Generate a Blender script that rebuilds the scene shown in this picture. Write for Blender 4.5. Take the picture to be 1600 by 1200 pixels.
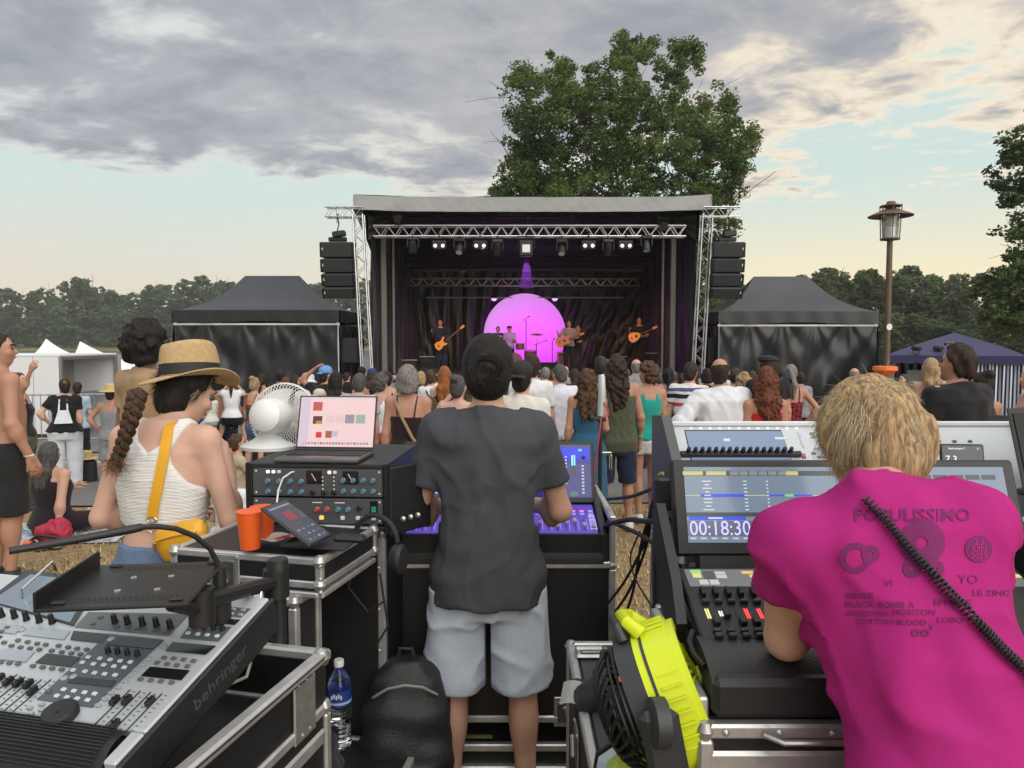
import bpy, math, random
import numpy as np
from mathutils import Vector, Matrix, Euler
from mathutils.bvhtree import BVHTree
random.seed(7)
RNG = np.random.default_rng(7)
R = math.radians
for o in list(bpy.data.objects):
 bpy.data.objects.remove(o)
sc = bpy.context.scene
col = sc.collection
# ------------------------------------------------------------------ camera
FX = 1155.6
PITCH = math.atan(65 / FX)
CAMZ = 1.75
cd = bpy.data.cameras.new('camera'); cam = bpy.data.objects.new('camera', cd); col.objects.link(cam)
cd.lens = 26; cd.sensor_width = 36; cd.clip_start = .05; cd.clip_end = 6000
cam.location = (0, 0, CAMZ); cam.rotation_euler = (math.pi / 2 - PITCH, 0, 0)
sc.camera = cam
# ------------------------------------------------------------------ sky, sun, exposure
SUN_EL, SUN_AZ = R(34), R(146)          # azimuth clockwise from the view direction (+Y)
SKY_STRENGTH = 0.11
sc.view_settings.view_transform = 'Standard'; sc.view_settings.look = 'None'
sc.view_settings.exposure = 0.92; sc.view_settings.gamma = 1
wd = bpy.data.worlds.new('World'); sc.world = wd; wd.use_nodes = True
nt = wd.node_tree; nt.nodes.clear()
def N(tree, t, **kw):
 n = tree.nodes.new(t)
 for k, v in kw.items():
  if k.startswith('i_'):
   n.inputs[k[2:].replace('_', ' ')].default_value = v
  else:
   setattr(n, k, v)
 return n
def math_n(tree, op, a, b=None, c=None, clamp=False):
 n = tree.nodes.new('ShaderNodeMath'); n.operation = op; n.use_clamp = clamp
 for i, v in enumerate((a, b, c)):
  if v is None: continue
  if isinstance(v, (int, float)): n.inputs[i].default_value = v
  else: tree.links.new(v, n.inputs[i])
 return n.outputs[0]
def mixc(tree, f, a, b):
 n = tree.nodes.new('ShaderNodeMix'); n.data_type = 'RGBA'
 for s, v in ((n.inputs[0], f), (n.inputs[6], a), (n.inputs[7], b)):
  if isinstance(v, (int, float)): s.default_value = v
  elif isinstance(v, tuple): s.default_value = (*v[:3], 1)
  else: tree.links.new(v, s)
 return n.outputs[2]
def smooth(tree, x, lo, hi):
 n = tree.nodes.new('ShaderNodeMapRange'); n.interpolation_type = 'SMOOTHSTEP'
 tree.links.new(x, n.inputs[0]); n.inputs[1].default_value = lo; n.inputs[2].default_value = hi
 return n.outputs[0]
def sky_world():
 L = nt.links.new
 tc = N(nt, 'ShaderNodeTexCoord')
 sky = N(nt, 'ShaderNodeTexSky', sky_type='NISHITA', sun_disc=False, sun_elevation=SUN_EL, sun_rotation=SUN_AZ,
   altitude=50, air_density=1.0, dust_density=2.2, ozone_density=2.0)
 sep = N(nt, 'ShaderNodeSeparateXYZ'); L(tc.outputs['Generated'], sep.inputs[0])
 z = math_n(nt, 'MAXIMUM', sep.outputs[2], 0.0)
 zz = math_n(nt, 'ADD', z, 0.10)
 px = math_n(nt, 'DIVIDE', sep.outputs[0], zz); py = math_n(nt, 'DIVIDE', sep.outputs[1], zz)
 cmb = N(nt, 'ShaderNodeCombineXYZ'); L(px, cmb.inputs[0]); L(py, cmb.inputs[1])
 def noise(scale, det, off, rough=.55, dist=0., stretch=(1, 1, 1)):
  mp = N(nt, 'ShaderNodeMapping'); mp.inputs['Location'].default_value = off; mp.inputs['Scale'].default_value = stretch
  L(cmb.outputs[0], mp.inputs[0])
  n = N(nt, 'ShaderNodeTexNoise', i_Scale=scale, i_Detail=det, i_Roughness=rough, i_Distortion=dist)
  L(mp.outputs[0], n.inputs['Vector'])
  return n.outputs[0]
 big = noise(.42, 2, (5.6, 1.2, 0), .5, .2)
 mid = noise(1.25, 5, (8.2, 4.4, 0), .58, .5, (1, 1.2, 1))
 fine = noise(4.2, 7, (1.2, 9.1, 0), .62, .4)
 def amp(x, k): return math_n(nt, 'MULTIPLY_ADD', x, k, -.5 * k)
 dens = math_n(nt, 'ADD', math_n(nt, 'ADD', amp(big, 1.9), amp(mid, 3.0)), amp(fine, 1.7))
 el = smooth(nt, z, .09, .30)
 dens = math_n(nt, 'ADD', dens, math_n(nt, 'MULTIPLY_ADD', el, 1.34, -.68))
 mask = smooth(nt, dens, -.02, .30)
 body = smooth(nt, dens, .10, .70)
 lump = smooth(nt, math_n(nt, 'ADD', amp(fine, 1.3), amp(mid, 1.5)), .40, -.45)
 hz = smooth(nt, z, .22, .015)
 sk = N(nt, 'ShaderNodeVectorMath', operation='SCALE'); L(sky.outputs[0], sk.inputs[0]); sk.inputs['Scale'].default_value = SKY_STRENGTH
 warm = smooth(nt, sep.outputs[0], -.50, .45)
 hcol = mixc(nt, warm, (.82, .715, .585), (1.06, .88, .54))
 clear = mixc(nt, .97, sk.outputs[0], (.64, .765, .735))
 clear = mixc(nt, hz, clear, hcol)
 dark = mixc(nt, lump, (.305, .33, .375), (.47, .485, .52))
 warmc = mixc(nt, warm, (.48, .495, .535), (.66, .58, .52))
 edge = mixc(nt, warm, (.72, .75, .74), (1.0, .86, .66))
 cl = mixc(nt, body, edge, mixc(nt, math_n(nt, 'MULTIPLY', lump, .6), dark, warmc))
 final = mixc(nt, math_n(nt, 'MULTIPLY', mask, .96), clear, cl)
 over = smooth(nt, z, .42, 1.0)
 gain = math_n(nt, 'MULTIPLY_ADD', over, .58, .545)
 fin = N(nt, 'ShaderNodeVectorMath', operation='SCALE'); L(final, fin.inputs[0]); L(gain, fin.inputs['Scale'])
 bg = N(nt, 'ShaderNodeBackground'); L(fin.outputs[0], bg.inputs[0]); bg.inputs[1].default_value = 1.0
 out = N(nt, 'ShaderNodeOutputWorld'); L(bg.outputs[0], out.inputs[0])
sky_world()
sd = bpy.data.lights.new('fill_sun', 'SUN'); fill_sun = bpy.data.objects.new('fill_sun', sd); col.objects.link(fill_sun)
sd.energy = 1.5; sd.angle = R(70); sd.color = (1, .95, .89)  # soft fill added behind the camera to brighten the foreground; dusk light lies ahead
_sv = Vector((math.sin(SUN_AZ) * math.cos(SUN_EL), math.cos(SUN_AZ) * math.cos(SUN_EL), math.sin(SUN_EL)))
fill_sun.rotation_euler = _sv.to_track_quat('Z', 'Y').to_euler()
# ------------------------------------------------------------------ helpers
_FW = Vector((0, math.cos(PITCH), -math.sin(PITCH))); _UP = Vector((0, math.sin(PITCH), math.cos(PITCH)))
def ray(px, py):
 return _FW + Vector(((px - 800) / FX, 0, 0)) + _UP * ((600 - py) / FX)
def at(px, py, Y):
 """point of the photograph's pixel at depth Y (metres in front of the camera)"""
 d = ray(px, py); return Vector((0, 0, CAMZ)) + d * (Y / d.y)
def atz(px, py, z):
 d = ray(px, py); return Vector((0, 0, CAMZ)) + d * ((z - CAMZ) / d.z)
def ground_z(x, y):
 pts = ((-40, 0), (1.5, 0), (26, -.735), (40, -.95), (50, -1.35), (56, -2.0), (290, -2.2), (297, -1.25), (312, -.5), (700, 2), (4000, 4))
 z = pts[-1][1]
 for (a, za), (b, zb) in zip(pts, pts[1:]):
  if y <= b:
   z = za + (zb - za) * max(0, (y - a)) / (b - a); break
 if y > 40 and x > 22:
  t = min(1, (x - 22) / 14); t = t * t * (3 - 2 * t)
  z = z * (1 - t) + max(z, -1.0) * t
 return z
_MATS = {}
def M(name, c, rough=.6, metal=0., var=.10, scale=9., bump=.0, bscale=80., emit=None, es=1., trans=0., coat=0., sub=0., isl=0., coords='Object', sheen=0., alpha=None, spec=.5):
 if name in _MATS: return _MATS[name]
 m = bpy.data.materials.new(name); m.use_nodes = True
 t = m.node_tree; b = t.nodes['Principled BSDF']; L = t.links.new
 b.inputs['Roughness'].default_value = rough; b.inputs['Metallic'].default_value = metal
 b.inputs['Specular IOR Level'].default_value = spec
 if coat: b.inputs['Coat Weight'].default_value = coat; b.inputs['Coat Roughness'].default_value = .15
 if sub: b.inputs['Subsurface Weight'].default_value = sub; b.inputs['Subsurface Radius'].default_value = (.02, .008, .005); b.inputs['Subsurface Scale'].default_value = .6
 if sheen: b.inputs['Sheen Weight'].default_value = sheen
 if trans: b.inputs['Transmission Weight'].default_value = trans
 if alpha is not None: b.inputs['Alpha'].default_value = alpha
 b.inputs['Base Color'].default_value = (*c, 1)
 if var or bump or isl:
  tc = N(t, 'ShaderNodeTexCoord')
 if var:
  n = N(t, 'ShaderNodeTexNoise', i_Scale=scale, i_Detail=5., i_Roughness=.6); L(tc.outputs[coords], n.inputs['Vector'])
  lo = tuple(x * (1 - var * 1.6) for x in c); hi = tuple(min(1, x * (1 + var * 1.6)) for x in c)
  cc = mixc(t, n.outputs[0], lo, hi)
  if isl:
   g = N(t, 'ShaderNodeNewGeometry')
   v = math_n(t, 'MULTIPLY_ADD', g.outputs['Random Per Island'], 2 * isl, 1 - isl)
   s = N(t, 'ShaderNodeVectorMath', operation='SCALE'); L(cc, s.inputs[0]); L(v, s.inputs['Scale']); cc = s.outputs[0]
  L(cc, b.inputs['Base Color'])
  rr = math_n(t, 'MULTIPLY_ADD', n.outputs[0], .3 * rough, rough * .85, clamp=True); L(rr, b.inputs['Roughness'])
 if bump:
  n2 = N(t, 'ShaderNodeTexNoise', i_Scale=bscale, i_Detail=4.); L(tc.outputs[coords], n2.inputs['Vector'])
  bp = N(t, 'ShaderNodeBump', i_Strength=bump, i_Distance=.01); L(n2.outputs[0], bp.inputs['Height']); L(bp.outputs[0], b.inputs['Normal'])
 if emit:
  b.inputs['Emission Color'].default_value = (*emit, 1); b.inputs['Emission Strength'].default_value = es
 _MATS[name] = m
 return m
def srgb(r, g, b):
 f = lambda v: (v / 255 / 12.92) if v / 255 <= .04045 else ((v / 255 + .055) / 1.055) ** 2.4
 return (f(r), f(g), f(b))
class MB:
 """collects shapes for ONE mesh"""
 def __init__(s, m=None): s.v = []; s.f = []; s.m = m or Matrix()
 def put(s, vs, fs):
  k = len(s.v); s.v += [tuple(s.m @ Vector(p)) for p in vs]; s.f += [tuple(i + k for i in f) for f in fs]; return s
 def box(s, c, d, rot=None, bev=0.):
  hx, hy, hz = d[0] / 2, d[1] / 2, d[2] / 2; c = Vector(c); rot = rot.to_3x3() if rot else Matrix.Identity(3)
  if not bev:
   vs = [c + rot @ Vector((x * hx, y * hy, z * hz)) for x in (-1, 1) for y in (-1, 1) for z in (-1, 1)]
   fs = [(0, 1, 3, 2), (4, 6, 7, 5), (0, 4, 5, 1), (2, 3, 7, 6), (0, 2, 6, 4), (1, 5, 7, 3)]
   return s.put(vs, fs)
  b = min(bev, hx * .98, hy * .98, hz * .98); vs = []; idx = {}
  for x in (-1, 1):
   for y in (-1, 1):
    for z in (-1, 1):
     for a in range(3):
      p = [x * (hx - b), y * (hy - b), z * (hz - b)]; q = (x * hx, y * hy, z * hz)
      p[a] = q[a]; idx[(x, y, z, a)] = len(vs); vs.append(c + rot @ Vector(p))
  fs = []
  for a in range(3):
   u, w = (a + 1) % 3, (a + 2) % 3
   for sg in (-1, 1):
    q = []
    for (i, j) in ((-1, -1), (1, -1), (1, 1), (-1, 1)):
     k = [0, 0, 0]; k[a] = sg; k[u] = i; k[w] = j; q.append(idx[(*k, a)])
    fs.append(tuple(q) if sg > 0 else tuple(q[::-1]))
   for i in (-1, 1):
    for j in (-1, 1):
     k0 = [0, 0, 0]; k0[u] = i; k0[w] = j; k1 = list(k0); k0[a] = -1; k1[a] = 1
     q = (idx[(*k0, u)], idx[(*k1, u)], idx[(*k1, w)], idx[(*k0, w)])
     fs.append(q if i * j < 0 else q[::-1])
  for x in (-1, 1):
   for y in (-1, 1):
    for z in (-1, 1):
     t = tuple(idx[(x, y, z, a)] for a in range(3)); fs.append(t if x * y * z > 0 else t[::-1])
  return s.put(vs, fs)
 def cyl(s, a, b, r, r2=None, n=12, caps=True):
  a, b = Vector(a), Vector(b); r2 = r if r2 is None else r2
  d = (b - a).normalized(); u = d.orthogonal().normalized(); w = d.cross(u)
  vs = []; fs = []
  for p, rr in ((a, r), (b, r2)):
   for i in range(n):
    t = 2 * math.pi * i / n; vs.append(p + (u * math.cos(t) + w * math.sin(t)) * rr)
  for i in range(n): fs.append((i, (i + 1) % n, n + (i + 1) % n, n + i))
  if caps: fs += [tuple(range(n - 1, -1, -1)), tuple(range(n, 2 * n))]
  return s.put(vs, fs)
 def tube(s, pts, r, n=8, caps=True):
  pts = [Vector(p) for p in pts]; k = len(pts); rs = r if isinstance(r, (list, tuple)) else [r] * k
  vs = []; fs = []; u = None
  for i, p in enumerate(pts):
   d = (pts[min(i + 1, k - 1)] - pts[max(i - 1, 0)]).normalized()
   u = d.orthogonal().normalized() if u is None else (u - d * u.dot(d)).normalized()
   w = d.cross(u)
   for j in range(n):
    t = 2 * math.pi * j / n; vs.append(p + (u * math.cos(t) + w * math.sin(t)) * rs[i])
  for i in range(k - 1):
   for j in range(n): fs.append((i * n + j, i * n + (j + 1) % n, (i + 1) * n + (j + 1) % n, (i + 1) * n + j))
  if caps: fs += [tuple(range(n - 1, -1, -1)), tuple(range((k - 1) * n, k * n))]
  return s.put(vs, fs)
 def lathe(s, prof, n=24, m=None):
  m = m or Matrix(); vs = []; fs = []; k = len(prof)
  for (r, z) in prof:
   for j in range(n):
    t = 2 * math.pi * j / n; vs.append(m @ Vector((r * math.cos(t), r * math.sin(t), z)))
  for i in range(k - 1):
   for j in range(n): fs.append((i * n + j, i * n + (j + 1) % n, (i + 1) * n + (j + 1) % n, (i + 1) * n + j))
  if prof[0][0] > 1e-6: fs.append(tuple(range(n - 1, -1, -1)))
  if prof[-1][0] > 1e-6: fs.append(tuple(range((k - 1) * n, k * n)))
  return s.put(vs, fs)
 def prism(s, poly, h, m=None):
  """poly in the local XY plane, extruded +Z by h"""
  m = m or Matrix(); n = len(poly)
  vs = [m @ Vector((x, y, 0)) for x, y in poly] + [m @ Vector((x, y, h)) for x, y in poly]
  fs = [tuple(range(n - 1, -1, -1)), tuple(range(n, 2 * n))] + [(i, (i + 1) % n, n + (i + 1) % n, n + i) for i in range(n)]
  return s.put(vs, fs)
 def grid(s, fn, nu, nv):
  vs = [fn(i / nu, j / nv) for i in range(nu + 1) for j in range(nv + 1)]
  fs = [(i * (nv + 1) + j, (i + 1) * (nv + 1) + j, (i + 1) * (nv + 1) + j + 1, i * (nv + 1) + j + 1) for i in range(nu) for j in range(nv)]
  return s.put(vs, fs)
 def mesh(s, name, mat=None, smooth=35):
  me = bpy.data.meshes.new(name); me.from_pydata(s.v, [], s.f); me.validate()
  if mat: me.materials.append(mat)
  if smooth:
   me.shade_smooth(); me.set_sharp_from_angle(angle=R(smooth))
  return me
 def build(s, name, mat, parent=None, smooth=35, loc=None, rot=None):
  return link(name, s.mesh(name, mat, smooth), parent, loc, rot)
def link(name, me, parent=None, loc=None, rot=None, scale=None):
 o = bpy.data.objects.new(name, me); col.objects.link(o)
 if parent: o.parent = parent
 if loc is not None: o.location = loc
 if rot is not None: o.rotation_euler = rot if not isinstance(rot, Matrix) else rot.to_euler()
 if scale is not None: o.scale = scale if not isinstance(scale, (int, float)) else (scale,) * 3
 return o
def tag(o, label, cat, group=None, kind=None):
 if label: o['label'] = label
 if cat: o['category'] = cat
 if group: o['group'] = group
 if kind: o['kind'] = kind
 return o
def struct(o, label=None): o['kind'] = 'structure'; return tag(o, label, None)
def thing(name, label, cat, loc=(0, 0, 0), rot=None, group=None):
 o = bpy.data.objects.new(name, None); col.objects.link(o); o.location = loc
 if rot is not None:
  if isinstance(rot, Matrix): o.rotation_euler = rot.to_euler()
  elif isinstance(rot, (int, float)): o.rotation_euler = (0, 0, rot)
  else: o.rotation_euler = rot
 o.empty_display_size = .1
 return tag(o, label, cat, group)
def copy_tree(o, parent=None):
 c = o.copy(); col.objects.link(c); c.parent = parent
 for ch in list(o.children): copy_tree(ch, c)
 return c
def raw_mesh(name, v, f, mat, smooth=True):
 """v (n,3) array, f (m,3|4) array, fast path"""
 me = bpy.data.meshes.new(name); k = f.shape[1]
 me.vertices.add(len(v)); me.vertices.foreach_set('co', np.ascontiguousarray(v, dtype=np.float32).ravel())
 me.loops.add(f.size); me.loops.foreach_set('vertex_index', np.ascontiguousarray(f, dtype=np.int32).ravel())
 me.polygons.add(len(f)); me.polygons.foreach_set('loop_start', np.arange(0, f.size, k, dtype=np.int32))
 me.update(calc_edges=True)
 if mat: me.materials.append(mat)
 if smooth: me.shade_smooth()
 return me
def text_mesh(s, size, mat, ext=.0006, align='CENTER', xs=1., res=3, bold=0.):
 c = bpy.data.curves.new('lettering', 'FONT'); c.body = s; c.size = size; c.extrude = ext; c.align_x = align; c.align_y = 'CENTER'; c.resolution_u = res
 c.offset = bold
 o = bpy.data.objects.new('lettering', c)
 me = bpy.data.meshes.new_from_object(o); bpy.data.objects.remove(o)
 if xs != 1: me.transform(Matrix.Diagonal((xs, 1, 1, 1)))
 me.materials.clear(); me.materials.append(mat)
 return me
def frame(o, x, y):
 """matrix with origin o, local x and y axes along x and y (y made perpendicular)"""
 x = Vector(x).normalized(); y = Vector(y); z = x.cross(y).normalized(); y = z.cross(x)
 return Matrix(((x.x, y.x, z.x, o[0]), (x.y, y.y, z.y, o[1]), (x.z, y.z, z.z, o[2]), (0, 0, 0, 1)))
def lerp(a, b, t): return a + (b - a) * t
P = at
# ================================================================== SETTING
def ground_material():
 m = bpy.data.materials.new('dry grass ground'); m.use_nodes = True; t = m.node_tree; b = t.nodes['Principled BSDF']; L = t.links.new
 tc = N(t, 'ShaderNodeTexCoord'); b.inputs['Roughness'].default_value = .95; b.inputs['Specular IOR Level'].default_value = .15
 def nz(s, d=6.):
  n = N(t, 'ShaderNodeTexNoise', i_Scale=s, i_Detail=d, i_Roughness=.65); L(tc.outputs['Object'], n.inputs['Vector']); return n.outputs[0]
 a = mixc(t, smooth(t, nz(14.), .3, .7), (.19, .125, .062), (.36, .265, .15))
 a = mixc(t, smooth(t, nz(.9), .45, .7), a, (.25, .185, .095))
 a = mixc(t, math_n(t, 'MULTIPLY', smooth(t, nz(.35), .55, .75), .5), a, (.10, .115, .045))
 a = mixc(t, smooth(t, nz(60.), .55, .8), a, (.45, .36, .22))
 sp = N(t, 'ShaderNodeSeparateXYZ'); L(tc.outputs['Object'], sp.inputs[0])
 a = mixc(t, smooth(t, sp.outputs[1], 30, 60), a, (.075, .10, .035))
 L(a, b.inputs['Base Color'])
 bp = N(t, 'ShaderNodeBump', i_Strength=.6, i_Distance=.03); L(nz(45.), bp.inputs['Height']); L(bp.outputs[0], b.inputs['Normal'])
 return m
def build_ground():
 ys = [-40, -10, -3, 0, 1.5] + [1.5 + i * .75 for i in range(1, 34)] + [30, 35, 40, 44, 48, 50, 53, 56, 65, 90, 130, 200, 290, 294, 297, 304, 312, 400, 550, 700]
 xs = [-700, -450, -250, -120, -60, -35, -22] + [-15 + i * 1.0 for i in range(31)] + [18, 22, 25, 28, 31, 34, 36, 40, 60, 120, 250, 450, 700]
 mb = MB(); mb.v = [(x, y, ground_z(x, y) + (.012 * math.sin(x * 2.3 + y) * math.cos(y * 1.7 - x * .6) if 2 < y < 30 and abs(x) < 15 else 0)) for x in xs for y in ys]
 n = len(ys); mb.f = [(i * n + j, (i + 1) * n + j, (i + 1) * n + j + 1, i * n + j + 1) for i in range(len(xs) - 1) for j in range(n - 1)]
 struct(mb.build('ground', ground_material()), 'dry straw-coloured lawn sloping down to the lake')
build_ground()
def strip(name, label, mat, ya, yb, x0=-40, x1=40, n=80, lift=.02, bend=0.):
 mb = MB()
 def fn(u, v):
  x = x0 + (x1 - x0) * u; y = ya + (yb - ya) * v + bend * x
  return (x, y, ground_z(x, y) + lift)
 mb.grid(fn, n, 6); return struct(mb.build(name, mat), label)
M_asph = M('path asphalt', (.145, .14, .14), .95, var=.2, scale=3., bump=.5, bscale=120.)
strip('path', 'grey asphalt path crossing the lawn behind the picnic blanket', M_asph, 8.9, 12.2, bend=.03)
strip('forecourt', 'grey asphalt area where the crowd stands in front of the stage', M_asph, 14.2, 23.5, bend=.0)
# kerb stones along the path's far edge
def kerbs():
 root = thing('kerb', 'pale concrete kerb along the far edge of the asphalt path', 'kerb')
 me = MB().box((0, 0, .03), (.96, .12, .16), bev=.015).mesh('kerb_stone', M('kerb concrete', (.40, .38, .35), .9, var=.15, bump=.3))
 for i in range(26):
  x = -13 + i; y = 12.28 + .03 * x
  if -8 < x < 9.5 and False: continue
  link('kerb_stone', me, root, (x, y, ground_z(x, y)), (0, 0, R(1.7)))
kerbs()
# lake
wm = bpy.data.materials.new('lake water'); wm.use_nodes = True
_b = wm.node_tree.nodes['Principled BSDF']; _b.inputs['Base Color'].default_value = (.05, .075, .07, 1); _b.inputs['Roughness'].default_value = .28
_n = N(wm.node_tree, 'ShaderNodeTexNoise', i_Scale=.9, i_Detail=4.); _tc = N(wm.node_tree, 'ShaderNodeTexCoord'); _mp = N(wm.node_tree, 'ShaderNodeMapping'); _mp.inputs['Scale'].default_value = (.3, 1, 1)
wm.node_tree.links.new(_tc.outputs['Object'], _mp.inputs[0]); wm.node_tree.links.new(_mp.outputs[0], _n.inputs['Vector'])
_bp = N(wm.node_tree, 'ShaderNodeBump', i_Strength=1., i_Distance=1.2); wm.node_tree.links.new(_n.outputs[0], _bp.inputs['Height']); wm.node_tree.links.new(_bp.outputs[0], _b.inputs['Normal'])
mb = MB(); mb.put([(-690, 51, -1.6), (60, 51, -1.6), (60, 293, -1.6), (-690, 293, -1.6)], [(0, 1, 2, 3)])
struct(mb.build('lake', wm), 'still grey-green lake behind the tents')
# reed bank on the far shore
def far_bank():
 mb = MB(); n = 120
 def fn(u, v):
  x = -330 + 420 * u; y = 291 + 14 * v
  z = -1.65 + (2.0 + .5 * math.sin(x * .35) * math.sin(x * .13 + 1)) * math.sin(min(1, v * 1.6) * math.pi / 2)
  return (x, y, z)
 mb.grid(fn, n, 4)
 o = mb.build('far_bank', M('reeds', (.20, .19, .075), .95, var=.25, scale=.35)); struct(o, 'pale reed bank along the far shore of the lake')
far_bank()
# dry grass blades on the bare ground near the mixing desks
def dry_grass():
 n = 60000
 u = RNG.random(n); y = 2.2 + 8.5 * u ** 1.3; x = (RNG.random(n) - .5) * 2 * (y * .78 + .4)
 pat = np.sin(x * 5.1 + 2 * np.sin(y * 3.3)) + np.sin(y * 6.2 - x * 2.1) + RNG.normal(0, .8, n)
 k = (pat > -.6) & ~((y > 8.6 + .03 * x)); x, y = x[k], y[k]; n = len(x)
 z = np.where(y > 1.5, -.03 * (y - 1.5), 0)
 h = RNG.uniform(.015, .06, n) * (1 + .25 * y / 5); a = RNG.random(n) * 6.283; lean = RNG.uniform(.2, 1.3, n); w = RNG.uniform(.0025, .005, n) * (1 + .15 * y)
 b = np.stack([x, y, z], 1); d = np.stack([np.cos(a), np.sin(a), 0 * a], 1); s = np.stack([-np.sin(a), np.cos(a), 0 * a], 1)
 tip = b + d * (h * np.sin(lean))[:, None]; tip[:, 2] += h * np.cos(lean) + .004
 v = np.concatenate([b + s * w[:, None], b - s * w[:, None], tip]); i = np.arange(n)
 o = link('grass', raw_mesh('grass', v, np.stack([i, i + n, i + 2 * n], 1), M('dry grass blades', (.40, .30, .16), .9, var=.3, scale=1.5, isl=.45), False))
 tag(o, 'dry yellow grass blades around the mixing desks', 'grass', kind='stuff')
dry_grass()
# ------------------------------------------------------------------ trees
def leaf_material(name, c, isl=.45, tr=.25, var=.3, scale=.5):
 m = bpy.data.materials.new(name); m.use_nodes = True; t = m.node_tree; b = t.nodes['Principled BSDF']; L = t.links.new
 tc = N(t, 'ShaderNodeTexCoord'); n = N(t, 'ShaderNodeTexNoise', i_Scale=scale, i_Detail=3.); L(tc.outputs['Object'], n.inputs['Vector'])
 g = N(t, 'ShaderNodeNewGeometry')
 cc = mixc(t, smooth(t, n.outputs[0], .3, .7), tuple(x * (1 - var) for x in c), (c[0] * (1 + var * 1.3), c[1] * (1 + var), c[2] * (1 + var * .5)))
 v = math_n(t, 'MULTIPLY_ADD', g.outputs['Random Per Island'], 2 * isl, 1 - isl)
 s = N(t, 'ShaderNodeVectorMath', operation='SCALE'); L(cc, s.inputs[0]); L(v, s.inputs['Scale'])
 L(s.outputs[0], b.inputs['Base Color']); b.inputs['Roughness'].default_value = .65; b.inputs['Specular IOR Level'].default_value = .25
 tb = N(t, 'ShaderNodeBsdfTranslucent'); L(s.outputs[0], tb.inputs[0])
 mx = N(t, 'ShaderNodeMixShader'); mx.inputs[0].default_value = tr; L(b.outputs[0], mx.inputs[1]); L(tb.outputs[0], mx.inputs[2])
 L(mx.outputs[0], t.nodes['Material Output'].inputs[0])
 return m
M_bark = M('bark', (.085, .065, .05), .95, var=.3, scale=6., bump=.6, bscale=25.)
def leaves_mesh(name, centres, radii, per, size, mat, rng, flat=.75):
 cs = np.repeat(np.array(centres), per, 0); rs = np.repeat(np.array(radii), per); n = len(cs)
 d = rng.normal(size=(n, 3)); d /= np.linalg.norm(d, axis=1)[:, None]
 p = cs + d * (rs * rng.random(n) ** .45)[:, None] * np.array([1, 1, flat])
 a = rng.normal(size=(n, 3)); a[:, 2] *= .6; a /= np.linalg.norm(a, axis=1)[:, None]
 b = np.cross(a, rng.normal(size=(n, 3))); b /= np.linalg.norm(b, axis=1)[:, None]
 s = (size * rng.uniform(.6, 1.35, n))[:, None]
 v = np.concatenate([p - a * s, p + b * s * .55, p + a * s, p - b * s * .55]); i = np.arange(n)
 return raw_mesh(name, v, np.stack([i, i + n, i + 2 * n, i + 3 * n], 1), mat, False)
def limbs(mb, p, d, length, r, depth, rng, tips, spread=.55, up=.25):
 q = p; pts = [p]; rs = [r]
 for k in range(4):
  d = (d + Vector(rng.normal(0, .13, 3)) + Vector((0, 0, up * .12))).normalized(); q = q + d * length / 4; pts.append(q); rs.append(r * (1 - .12 * (k + 1)))
 mb.tube(pts, rs, 7 if depth > 2 else 5)
 if depth == 0 or r < .012:
  tips.append((q, length)); return
 nb = 3 if depth > 1 else 2
 for k in range(nb):
  a = 2 * math.pi * (k + rng.random()) / nb; o = d.orthogonal().normalized(); o.rotate(Matrix.Rotation(a, 3, d))
  nd = (d + o * (spread + .25 * rng.random())).normalized()
  limbs(mb, pts[-1 - int(rng.random() * 1.6)], nd, length * (.68 + .2 * rng.random()), rs[-1] * .68, depth - 1, rng, tips, spread, up)
 if depth > 1: tips.append((q, length * .7))
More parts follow.
